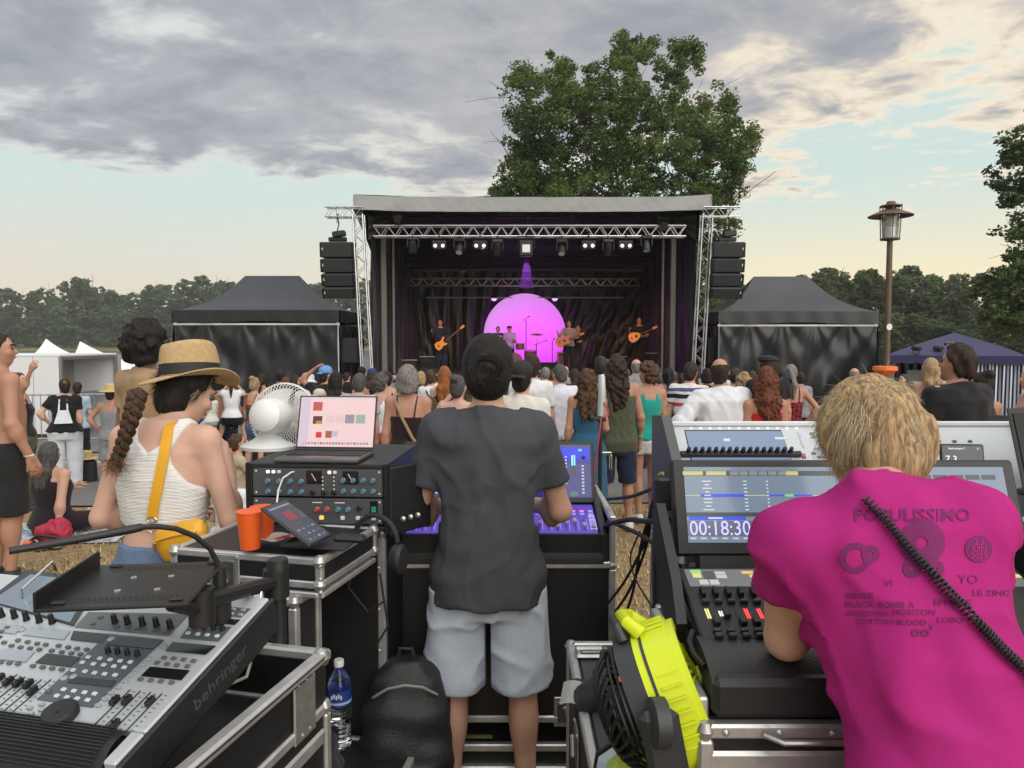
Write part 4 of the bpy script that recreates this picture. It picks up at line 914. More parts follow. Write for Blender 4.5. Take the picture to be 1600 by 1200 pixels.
def person(label, loc, H=1.75, face=0., sex='m', b=1., skin='light', hair=('short', 'dark'), top=None, bottom=None, arms=('down', 'down'), legs='stand', lean=0., side=0., twist=0., turn=0., nod=0., shoes='dark', h=.016,
   hat=None, feat=False, group=None, stance=.10, seat=0., extra=None, abs_arms=None, seed=None, belly=0., name='person', step=0., hoff=(0, 0, 0)):
 """a figure facing +Y before rotation; loc is the ground point under the pelvis"""
 seed = seed if seed is not None else int(abs(loc[0] * 733 + loc[1] * 317)) % 9973
 S = H / 1.75; hs = h / S; prof = [list(r) for r in PROF[sex]]
 for r in prof:
  f = 1 if r[0] > 1.44 else b; r[1] *= f; r[2] *= 1 + (f - 1) * 1.3
  if belly and .95 < r[0] < 1.25: r[2] += belly * .5; r[3] += belly * .5
 dz = seat - .90 if legs in ('sit', 'crosslegged', 'astride', 'chair') else 0.       # pelvis height shift
 if legs == 'sit' or legs == 'crosslegged': dz = .13 + seat - .90
 elif legs in ('astride', 'chair'): dz = seat - .90
 base = Matrix.Translation((0, 0, dz))
 piv = Matrix.Translation((0, 0, .95)); U = base @ piv @ Matrix.Rotation(R(twist), 4, 'Z') @ Matrix.Rotation(R(side), 4, 'Y') @ Matrix.Rotation(R(-lean), 4, 'X') @ piv.inverted()
 np_ = Matrix.Translation((0, -.005, 1.49)); Hm = Matrix.Translation(hoff) @ U @ np_ @ Matrix.Rotation(R(turn), 4, 'Z') @ Matrix.Rotation(R(lean * .5 - nod), 4, 'X') @ np_.inverted()
 sw = (.178 if sex == 'm' else .158) * (1 + (b - 1) * .5); hipx = .088 * (1 + (b - 1) * .6)
 J = {}
 for i, s in enumerate((-1, 1)):
  J['sh', s] = U @ Vector((s * sw, -.005, 1.425))
  if abs_arms and s in abs_arms: J['el', s], J['wr', s] = [Vector(p) for p in abs_arms[s]]
  else:
   e, w = ARMS[arms[i]]; kk = 1. if sex == 'm' else .96
   J['el', s] = U @ Vector((s * (sw + e[0] * kk), e[1] * kk, 1.425 + e[2] * kk)); J['wr', s] = U @ Vector((s * (sw + w[0] * kk), w[1] * kk, 1.425 + w[2] * kk))
  J['hp', s] = base @ Vector((s * hipx, 0, .90))
  if LEGS[legs]:
   k_, a_ = LEGS[legs]; zz = (0 if legs in ('sit', 'crosslegged') else (seat if legs == 'astride' else seat - .93 if legs == 'chair' else 0))
   J['kn', s] = Vector((s * k_[0], k_[1], k_[2] + zz)); J['an', s] = Vector((s * a_[0], a_[1], a_[2] + zz))
  else:
   J['kn', s] = Vector((s * (stance * .5 + .5 * hipx + .01), .015 + s * step * .4, .49)); J['an', s] = Vector((s * stance, -.02 + s * step * .6, .085))
  d = (J['wr', s] - J['el', s]).normalized(); J['hd', s] = d
 if extra: extra(J, U, Hm)
 ab = b if b > 1 else (1 + b) / 2
 pts = [v for k, v in J.items() if k[0] != 'hd'] + [Hm @ Vector((0, 0, 1.78)), J['wr', 1] + J['hd', 1] * .2, J['wr', -1] + J['hd', -1] * .2]
 lo = np.min([tuple(p) for p in pts], 0) - .22; hi = np.max([tuple(p) for p in pts], 0) + .22; lo[2] = min(lo[2], 0) if legs == 'stand' else lo[2]; hi[2] = max(p.z for p in pts) + .06
 F = Fld(lo, hi, hs)
 F.loft(prof, .03, U)
 for s in (-1, 1): F.cap(J['hp', s], J['kn', s], .085 * ab, .052 * ab, .04)
 T = F.d.copy()
 ar = (.048, .040, .027) if sex == 'm' else (.042, .036, .024)
 for s in (-1, 1):
  F.cap(J['kn', s], J['an', s], .052 * ab, .034, .02)
  mid = lerp(J['kn', s], J['an', s], .28); F.ell((0, 0, 0), (.05 * ab, .055 * ab, .12), .03, Matrix.Translation(mid + Vector((0, -.018 if legs == 'stand' else 0, 0))))
  ft = (J['an', s] - J['kn', s]).normalized(); fw = Vector((s * .15, 1, 0)).normalized() if legs == 'stand' else Vector((s * .1, .9, -.15)).normalized()
  F.cap(J['an', s] - Vector((0, .02, .045)), J['an', s] + fw * .12 - Vector((0, 0, .055)), .034, .026, .03)
  F.cap(U @ Vector((s * .06, -.01, 1.44)), J['sh', s], .05 * ab, ar[0] * 1.12 * ab, .045)
  F.cap(J['sh', s], J['el', s], ar[0] * ab, ar[1] * ab, .03); F.cap(J['el', s], J['wr', s], ar[1] * ab, ar[2], .02)
  F.ell((0, 0, 0), (.044 * ab, .046 * ab, .07), .02, Matrix.Translation(lerp(J['el', s], J['wr', s], .25)))
  d = J['hd', s]; fr = max(.0095, hs * .62); ac = d.cross(Vector((s, 0, 0))) if abs(d.x) < .8 else d.cross(Vector((0, 1, 0))); ac.normalize(); pal = J['wr', s] + d * .085; inn = d.cross(ac) * (1 if d.cross(ac).x * s < 0 else -1)
  F.cap(J['wr', s] + d * .02 - ac * .018, pal - ac * .022, .020, .017, .015); F.cap(J['wr', s] + d * .02 + ac * .018, pal + ac * .022, .020, .017, .015)
  for q, ln in zip((-.03, -.01, .01, .03), (.052, .064, .068, .06)):
   k0 = pal + ac * q; k1 = k0 + d * ln * .55 + inn * .012; F.cap(k0, k1, fr, fr, .004); F.cap(k1, k1 + d * ln * .42 + inn * .022, fr, fr * .9, .004)
  F.cap(J['wr', s] + d * .035 + ac * .03, J['wr', s] + d * .085 + ac * .052 + inn * .015, fr * 1.25, fr, .008)
 F.cap(U @ Vector((0, -.012, 1.45)), Hm @ Vector((0, -.002, 1.58)), .056 if sex == 'm' else .046, .054 if sex == 'm' else .044, .03)
 hw = 1. if sex == 'm' else .95
 F.ell((0, -.005, 1.652), (.074 * hw, .094 * hw, .096), .02, Hm); F.ell((0, .034, 1.592), (.054 * hw, .058, .068 * hw), .03, Hm); F.ell((0, .055, 1.556), (.026, .024, .022), .02, Hm)
 v = lambda x, y, z: tuple(Hm @ Vector((x, y, z)))
 F.cap(v(0, .086, 1.655), v(0, .106, 1.618), .010, .0135, .012)
 for s in (-1, 1):
  F.ell((s * .075 * hw, -.004, 1.632), (.010, .020, .031), .008, Hm); F.ell((s * .036, .078, 1.672), (.022, .012, .008), .012, Hm); F.ell((s * .04, .066, 1.615), (.022, .02, .02), .02, Hm)
 F.ell((0, .09, 1.588), (.022, .010, .008), .008, Hm)
 body = link(name, F.mesh('body', SK[skin])); tag(body, label, 'person', group)
 body.location = loc; body.rotation_euler = (0, 0, face); body.scale = (S,) * 3
 body['H'] = H
 kid = lambda nm, f, mt: link(nm, f.mesh(nm, mt), body)
 if top:
  t = dict(kind='tee', mat=None, hem=.86, loose=.014, sleeve=.55, fold=.006, flare=.0); t.update(top)
  bl = t['bl'] if 'bl' in t else (bottom.get('loose', .016) if bottom and t['hem'] < bottom.get('waist', 1.0) - .03 else 0)
  G = Fld(lo, hi, hs); pr = []; slc = []
  for r in prof:
   z = r[0]; q = t['loose'] + t['flare'] * max(0, 1.2 - z)
   if bl and z < 1.06: q = max(q, bl + .014)
   pr.append([z, r[1] + q, r[2] + q, r[3]])
  if t.get('prof'): pr = [list(q) for q in t['prof']]
  elif t['hem'] < .78: pr.insert(0, [t['hem'] - .1, pr[0][1] * (1.05 + t['flare']), pr[0][2] * (1.1 + t['flare']), 0])
  if t['hem'] > .9 and t['kind'] != 'dress':
   pass
  G.loft([r for r in pr if r[0] <= 1.47], .02, U)
  lx, ly, lz = G.loc((slice(None),) * 3, U)
  if t['kind'] in ('tee', 'long'):
   fr_ = t['sleeve'] if t['kind'] == 'tee' else 1.
   for s in (-1, 1):
    e = lerp(J['sh', s], J['el', s], min(1, fr_)); G.cap(U @ Vector((s * .055, -.01, 1.44)), J['sh', s], .050 * ab + .010, ar[0] * 1.10 * ab + .008, .06); G.cap(U @ Vector((s * .04, -.02, 1.395)), U @ Vector((s * .125, -.015, 1.395)), .074 * ab, .070 * ab, .04)
    ex = J['sh', s] + (e - J['sh', s]) * 1.35 if fr_ <= 1 and t['kind'] == 'tee' else e
    G.cap(J['sh', s], ex, ar[0] * 1.06 * ab + .007, ar[1] * 1.2 * ab + t['loose'] * 1.1, .025)
    if t['kind'] == 'long':
     w = lerp(J['el', s], J['wr', s], t.get('cuff', .95)); G.cap(J['el', s], w, ar[1] * 1.2 * ab + t['loose'], ar[2] + .012 + t['loose'] * .5, .02)
   nr = .060 if sex == 'm' else .052; G.cap(U @ Vector((0, -.012, 1.42)), U @ Vector((0, -.010, 1.50)), nr + .010, nr + .008, .05)
   neck = lambda: G.cut(np.where(np.abs(lx) < .11, lz - ((1.487 if sex == 'm' else 1.472) - .42 * ly - (.0 if sex == 'm' else 2.2 * lx ** 2)), -.05))
   if t['kind'] == 'tee':
    X, Y, Z = G.xyz()
    for s in (-1, 1):
     e = lerp(J['sh', s], J['el', s], fr_); d = (J['el', s] - J['sh', s]).normalized(); pl = (X - e.x) * d.x + (Y - e.y) * d.y + (Z - e.z) * d.z
     rad = np.sqrt((X - e.x) ** 2 + (Y - e.y) ** 2 + (Z - e.z) ** 2); slc.append(np.where((rad < .16) & (s * lx > sw * .96), pl, -.05))
  else:
   tz = {'tank': 1.36, 'racer': 1.36, 'cami': 1.30, 'tube': 1.26, 'dress': 1.34}.get(t['kind'], 1.36)
   w0 = {'tank': .105, 'racer': .06, 'cami': .0, 'tube': 0, 'dress': .10}.get(t['kind'], .1); wi = w0 - .045 if t['kind'] != 'racer' else 0
   bodyz = lz - tz - .03 * np.clip(np.abs(lx) - .09, 0, 1) * -2
   strap = np.maximum(np.abs(np.abs(lx) - (w0 + wi) / 2) - (w0 - wi) / 2 - (0 if t['kind'] != 'racer' else .35 * np.clip(1.36 - lz, 0, 1)), lz - 1.475) if w0 else 1 + 0 * lx
   reg = np.minimum(bodyz, strap)
   neck = lambda: (G.cut(np.maximum(reg, -.05 + 0 * lx)), G.cut(-(np.sqrt((lx / .066) ** 2 + ((ly - .03) / .11) ** 2 + ((lz - 1.49) / .09) ** 2) - 1) * .06) if w0 else 0)
  fo = wob(seed, (34, 34, 9)); fo2 = wob(seed + 1, (12, 12, 26))
  if t['fold']: G.disp(lambda x, y, z: t['fold'] * (fo(x, y, z) + .7 * fo2(x, y, z)), .03)
  if t.get('crease'):
   cz = wob(seed + 21, (9, 9, 13), 3); cz2 = wob(seed + 22, (16, 16, 7), 3); G.disp(lambda x, y, z: -t['crease'] * (np.maximum(0, 1 - 1.6 * np.abs(cz(x, y, z))) ** 3 + np.maximum(0, 1 - 1.6 * np.abs(cz2(x, y, z))) ** 3), .03)
  G.d = np.minimum(G.d, T - (.006 + (bl + .003) * np.clip((1.12 - lz) / .2, 0, 1) if bl else .006)).astype(np.float32)
  for q in slc: G.cut(q)
  neck(); G.cut(t['hem'] - lz + .004 * np.sin(lx * 40 + seed))
  kid(t.get('name', {'tank': 'tank_top', 'racer': 'tank_top', 'cami': 'camisole', 'tube': 'crop_top', 'dress': 'dress', 'long': 'shirt'}.get(t['kind'], 't_shirt')), G, t['mat'])
  if t['kind'] in ('cami', 'tube') and t.get('straps', t['kind'] == 'cami'):
   for s in (-1, 1):
    ps = [U @ Vector((s * .075, -.098 * b ** 1.3 - .012, 1.29)), U @ Vector((s * .085, -.095, 1.40)), U @ Vector((s * .09, -.045, 1.478)), U @ Vector((s * .09, .02, 1.475)), U @ Vector((s * .085, .095, 1.38)), U @ Vector((s * .08, .125, 1.29))]
    MB().tube(ps, .006, 6).build('strap', t['mat'], body)
 if bottom:
  t = dict(kind='pants', mat=None, hem=None, loose=.016, waist=1.0, fold=.006); t.update(bottom)
  G = Fld(lo, hi, hs); X, Y, Z = G.xyz(); cuts = []
  pr = [[r[0], r[1] + t['loose'], r[2] + t['loose'], r[3]] for r in prof if r[0] <= 1.10]
  if t['kind'] == 'skirt':
   hm = t['hem'] or .45; pr = [[hm - .02, pr[0][1] + t.get('flare', .10), pr[0][2] + t.get('flare', .10), 0]] + [[.78, pr[0][1] + .05, pr[0][2] + .04, 0]] + pr[1:]
   G.loft(pr, .02, base); G.cut(hm - Z + 0 * X + 0 * Y)
  else:
   G.loft(pr, .03, base); end = {'pants': .97, 'shorts': .92, 'short_shorts': .35}.get(t['kind'], .97)
   hem = t['hem']
   for s in (-1, 1):
    w = t['loose']
    G.cap(J['hp', s], J['kn', s], .090 * ab + w, .060 * ab + w * (2. if t['kind'] == 'shorts' else 1.2), .04)
    if t['kind'] == 'pants': G.cap(J['kn', s], lerp(J['kn', s], J['an', s], .96), .060 * ab + w * 1.2, .052 + w * 1.1 + t.get('flare', 0), .03)
    if t['kind'] != 'pants':
     e = lerp(J['hp', s], J['kn', s], end if hem is None else hem); d = (J['kn', s] - J['hp', s]).normalized(); pl = (X - e.x) * d.x + (Y - e.y) * d.y + (Z - e.z) * d.z
     m_ = (X * s > 0) if legs == 'stand' else (np.sqrt((X - e.x) ** 2 + (Y - e.y) ** 2 + (Z - e.z) ** 2) < .2) & (X * s > 0)
     cuts.append(np.where(m_, pl, -.05))
   if legs == 'stand': cuts.append(np.where(Z < .76, .010 - np.abs(X) + 0 * Y, -.05))
  lx, ly, lz = G.loc((slice(None),) * 3, base)
  fo = wob(seed + 2, (28, 28, 12))
  if t['fold']: G.disp(lambda x, y, z: t['fold'] * fo(x, y, z), .03)
  if t.get('crease'):
   cz = wob(seed + 31, (15, 15, 22), 3); G.disp(lambda x, y, z: -t['crease'] * np.maximum(0, 1 - 1.5 * np.abs(cz(x, y, z))) ** 3, .03)
  G.d = np.minimum(G.d, T - np.float32(.006))
  if t['kind'] == 'skirt': G.cut(hm - Z + 0 * X + 0 * Y)
  for q in cuts: G.cut(q)
  wz = t['waist']
  if top and top.get('hem', .86) < wz - .03 and top.get('kind') != 'dress': wz = top.get('hem', .86) + .05
  G.cut(lz - wz)
  kid({'pants': 'trousers', 'skirt': 'skirt'}.get(t['kind'], 'shorts'), G, t['mat'])
 if shoes:
  for s in (-1, 1):
   fw = Vector((s * .15, 1, 0)).normalized() if legs == 'stand' else Vector((s * .1, .9, -.15)).normalized(); a0 = J['an', s]
   G = Fld(np.array(a0) - .14, np.array(a0) + np.array((.2, .3, .1)), min(hs, .014)); G.cap(a0 - Vector((0, .025, .042)), a0 + fw * .13 - Vector((0, 0, .048)), .040, .034, .02); G.cap(a0 - Vector((0, .012, .03)), a0 + Vector((0, 0, .0)), .044, .042, .02)
   x, y, z = G.xyz(); G.cut((a0.z - .08) - z + 0 * x + 0 * y)
   kid('shoe', G, M_sneak if shoes == 'white' else M_shoe)
 st, hc = hair if hair else (None, None)
 if st and st != 'bald':
  G = Fld(np.array(Hm @ Vector((0, -.02, 1.60))) - np.array((.26, .3, .62 if st in ('long', 'pony', 'longcurly') else .26)), np.array(Hm @ Vector((0, 0, 1.66))) + np.array((.26, .26, .26)), min(hs, .013))
  th = {'short': .009, 'slick': .016, 'buzz': .005, 'ring': .006, 'curly': .028, 'afro': .05, 'longcurly': .020, 'bob': .017, 'long': .013, 'pony': .009, 'bun': .009, 'messy': .018}[st]
  G.ell((0, -.010, 1.655), (.076 * hw + th, .096 * hw + th, .098 + th), .0, Hm)
  lx, ly, lz = G.loc((slice(None),) * 3, Hm)
  if st in ('bob', 'long', 'longcurly'):
   zb = {'bob': 1.54, 'long': 1.36, 'longcurly': 1.33}[st]; G.loft([(zb - .02, .080 if st != 'longcurly' else .10, .042, -.070), (1.50, .088 if st != 'longcurly' else .115, .065, -.055), (1.58, .092 + th, .085, -.035), (1.66, .076 + th, .09, -.02)], .03, Hm)
  if st in ('short', 'slick', 'buzz', 'ring', 'messy', 'pony', 'bun', 'curly', 'afro'): G.ell((0, -.045, 1.585), (.062 * hw + th * .6, .052 + th * .4, .062), .03, Hm)
  face_y = .052 if st not in ('curly', 'afro') else .06
  G.cut(np.minimum((ly - face_y + .5 * np.clip(1.70 - lz, 0, .06)), (1.735 - lz) + .25 * (ly - .05)) - .0)   # leave the face free
  G.cut(np.where(lz < 1.645, ly + .004 - (.02 if st in ('bob', 'long', 'longcurly') else 0), -.05))
  if st in ('short', 'buzz', 'ring', 'pony', 'bun'): G.cut(np.where(lz < 1.60, np.abs(lx) - .066, -.05))
  if st == 'ring': G.cut(lz - 1.695 + .35 * np.clip(.0 + ly, 0, 1))
  if st == 'pony':
   p0 = Hm @ Vector((0, -.10, 1.68)); p1 = U @ Vector((.01, -.135, 1.50)); p2 = U @ Vector((.0, -.125, 1.34)); G.cap(p0, p1, .022, .034, .02); G.cap(p1, p2, .034, .014, .02)
  if st == 'bun': G.ell((0, -.085, 1.735), (.05, .048, .045), .015, Hm)
  if st in ('long', 'longcurly'):
   p1 = U @ Vector((0, -.115, 1.46)); p2 = U @ Vector((.0, -.13, 1.25 if st == 'long' else 1.24)); G.cap(p1 + Vector((-.05, 0, 0)), p2 + Vector((-.03, 0, 0)), .05, .028, .04); G.cap(p1 + Vector((.05, 0, 0)), p2 + Vector((.04, 0, .02)), .05, .028, .04)
  if st in ('curly', 'afro', 'longcurly'):
   cu = wob(seed + 4, (75, 75, 75), 7); cu2 = wob(seed + 9, (38, 38, 38), 5); G.disp(lambda x, y, z: .012 * cu(x, y, z) + .012 * cu2(x, y, z), .06)
  else:
   cu = wob(seed + 4, (70, 70, 14), 6); amp = .010 if st == 'messy' else .0025 if st == 'slick' else .005; G.disp(lambda x, y, z: amp * cu(x, y, z), .05)
  kid('hair', G, HC[hc])
 if hat:
  hk, hm = hat; mb = MB(Hm)
  if hk in ('cap', 'backcap'):
   sgn = 1 if hk == 'cap' else -1
   mb.lathe([(.092, 1.675), (.098, 1.70), (.092, 1.74), (.066, 1.775), (.03, 1.79), (0, 1.792)], 20, Matrix.Translation((0, -.008, 0)) @ Matrix.Diagonal((.92, 1.12, 1, 1)))
   c = mb.build('cap', hm, body)
   mb = MB(Hm); n = 10
   mb.grid(lambda u, v: (.085 * math.sin((u - .5) * 2.6), sgn * (.085 + .075 * v * math.cos((u - .5) * 2.2)) - .01, 1.685 - .02 * v - .012 * (2 * u - 1) ** 2), n, 3); mb.build('peak', hm, body)
  elif hk == 'bucket':
   mb.lathe([(.15, 1.645), (.152, 1.648), (.098, 1.69), (.095, 1.75), (.08, 1.785), (0, 1.79)], 24, Matrix.Translation((0, -.008, 0)) @ Matrix.Diagonal((.95, 1.08, 1, 1))); mb.build('hat', hm, body)
  elif hk == 'straw':
   mb.lathe([(.19, 1.675), (.192, 1.679), (.098, 1.695), (.090, 1.79), (.06, 1.80), (0, 1.795)], 28, Matrix.Translation((0, -.008, 0)) @ Matrix.Diagonal((.95, 1.1, 1, 1))); mb.build('hat', hm, body)
  elif hk == 'flat':
   mb.lathe([(.10, 1.69), (.115, 1.715), (.10, 1.75), (0, 1.765)], 24, Matrix.Translation((0, .01, 0)) @ Matrix.Diagonal((.95, 1.15, 1, 1))); mb.build('hat', hm, body)
 if feat:
  for s in (-1, 1):
   MB().lathe([(0, -.006), (.009, -.004), (.012, 0), (.009, .004), (0, .006)], 10, Hm @ Matrix.Translation((s * .033, .0855, 1.650)) @ Matrix.Rotation(R(90), 4, 'Y')).build('eye', M_eyew, body)
   MB().tube([Hm @ Vector((s * .018, .093, 1.672)), Hm @ Vector((s * .036, .090, 1.677)), Hm @ Vector((s * .052, .078, 1.672))], .0045, 6).build('eyebrow', HC['dark'], body)
  MB().tube([Hm @ Vector((-.022, .094, 1.588)), Hm @ Vector((0, .101, 1.587)), Hm @ Vector((.022, .094, 1.588))], [.003, .006, .003], 6).build('mouth', M('lips', (.35, .12, .10), .5), body)
 return body, J, U, Hm
def px_person(label, px, topy, Y, **kw):
 p = at(px, topy, Y); z = ground_z(p.x, Y)
 if 'H' not in kw: kw['H'] = p.z - z
 kw.setdefault('h', min(.024, max(.011, Y * .0019)))
 return person(label, (p.x, Y, z), **kw)
# ================================================================== MIXING POSITION
M_ply = M('black laminated plywood', (.012, .012, .013), .45, var=.3, scale=5., bump=.12, bscale=260.)
M_edge = M('aluminium edge', (.60, .60, .59), .42, .75, var=.22, scale=16., bump=.08, bscale=60.)
M_hard = M('zinc hardware', (.48, .48, .46), .42, .8, var=.25, scale=30.)
M_sil = M('silver console panel', (.47, .50, .52), .42, .25, var=.05, scale=3.)
M_key = M('grey key', (.10, .105, .11), .5, var=.1)
M_keyw = M('white key', (.62, .63, .63), .5, var=.05)
M_knob = M('black knob', (.008, .008, .009), .45, var=.1)
M_navy = M('blue-grey section', (.075, .095, .115), .45, var=.06)
M_lcd = M('dark display', (.010, .012, .014), .12, var=.2, scale=4.)
M_lcdg = M('pale display', (.30, .34, .38), .2, var=.1, scale=6.)
M_rub = M('soft black rubber', (.016, .016, .018), .6, var=.2, scale=10.)
M_white = M('white plastic', (.68, .70, .70), .35, var=.05)
M_ink = M('black print', (.01, .01, .01), .6, var=0)
M_wprint = M('white print', (.7, .7, .7), .6, var=0)
def emat(name, c, s=1.): return M('glow ' + name, tuple(min(1, x * .2) for x in c), .3, var=0, emit=c, es=s * .7)
def onplane(px, py, m):
 """local x, y where the pixel's ray meets the local XY plane of m"""
 i = m.inverted(); o = i @ Vector((0, 0, CAMZ)); d = i.to_3x3() @ ray(px, py); t = -o.z / d.z; p = o + d * t; return p.x, p.y
def flight_case(root, x0, x1, y0, y1, z0, z1, open_front=False, open_top=False, rail=.028, latches=(), wall=.012, rim2=None, corners=True):
 cx, cy, cz = (x0 + x1) / 2, (y0 + y1) / 2, (z0 + z1) / 2; dx, dy, dz = x1 - x0, y1 - y0, z1 - z0
 pl = [('front', (cx, y0, cz), (dx, wall, dz)), ('back', (cx, y1, cz), (dx, wall, dz)), ('side', (x0, cy, cz), (wall, dy - .03, dz)), ('side', (x1, cy, cz), (wall, dy - .03, dz)), ('floor', (cx, cy, z0), (dx - .03, dy - .03, wall)), ('lid', (cx, cy, z1), (dx - .03, dy - .03, wall))]
 for n, c, d in pl:
  if (n == 'front' and open_front) or (n == 'lid' and open_top): continue
  MB().box(c, d, None, .002).build('panel', M_ply, root)
 r = rail
 for z in (z0, z1):
  for y in (y0, y1): MB().box((cx, y, z), (dx + r * .3, r, r), None, r * .18).build('edge', M_edge, root)
  for x in (x0, x1): MB().box((x, cy, z), (r, dy - r * 1.2, r * 1.02), None, r * .18).build('edge', M_edge, root)
 for x in (x0, x1):
  for y in (y0, y1): MB().box((x, y, cz), (r * 1.02, r * 1.02, dz - r * 1.2), None, r * .18).build('edge', M_edge, root)
 if rim2:
  for y in (y0, y1): MB().box((cx, y, rim2), (dx + r, r * .9, r * 1.5), None, r * .25).build('edge', M_edge, root)
  for x in (x0, x1): MB().box((x, cy, rim2), (r * .9, dy - r, r * 1.5), None, r * .25).build('edge', M_edge, root)
 if corners:
  for x in (x0, x1):
   for y in (y0, y1):
    for z in (z0, z1):
     c = MB().lathe([(.0, -.021), (.014, -.016), (.02, 0), (.014, .016), (0, .021)], 10, Matrix.Translation((x, y, z))).build('ball_corner', M_hard, root)
 for (face, a, b) in latches: latch(root, face, (x0, x1, y0, y1), a, b)
def latch(root, face, ext, a, z):
 x0, x1, y0, y1 = ext
 m = {'f': Matrix.Translation((a, y0 - .010, z)) @ Matrix.Rotation(R(90), 4, 'X'), 'r': Matrix.Translation((x1 + .010, a, z)) @ Matrix.Rotation(R(90), 4, 'Z') @ Matrix.Rotation(R(90), 4, 'X'), 'l': Matrix.Translation((x0 - .010, a, z)) @ Matrix.Rotation(R(-90), 4, 'Z') @ Matrix.Rotation(R(90), 4, 'X')}[face]
 o = MB().box((0, 0, 0), (.105, .12, .006), None, .004).build('latch', M_hard, root); o.matrix_local = m
 MB().box((0, 0, .004), (.075, .085, .006), None, .003).build('dish', M('latch dish', (.20, .20, .195), .45, .9), o)
 MB().box((0, .0, .012), (.018, .06, .012), Matrix.Rotation(R(25), 3, 'Z'), .004).build('butterfly', M_hard, o)
 for sx in (-1, 1):
  for sy in (-1, 1): MB().lathe([(.006, 0), (.005, .003), (0, .004)], 8, Matrix.Translation((sx * .044, sy * .052, .003))).build('rivet', M_hard, o)
 return o
# ---------- shared small meshes
KEY = lambda w, d, m, h=.005: MB().box((0, 0, h / 2), (w, d, h), None, .0012).mesh('key', m)
KNOB = lambda r, h, m=None: MB().lathe([(r, 0), (r, h * .1), (r * .86, h * .25), (r * .80, h * .9), (r * .7, h), (0, h)], 16).mesh('knob', m or M_knob)
def fader_meshes():
 return MB().box((0, 0, .0004), (.0025, .105, .0008)).mesh('slot', M_ink), MB().box((0, 0, .007), (.011, .024, .012), None, .002).box((0, 0, .0135), (.0112, .0025, .002)).mesh('fader_cap', M_knob)
TH = R(-13.7)
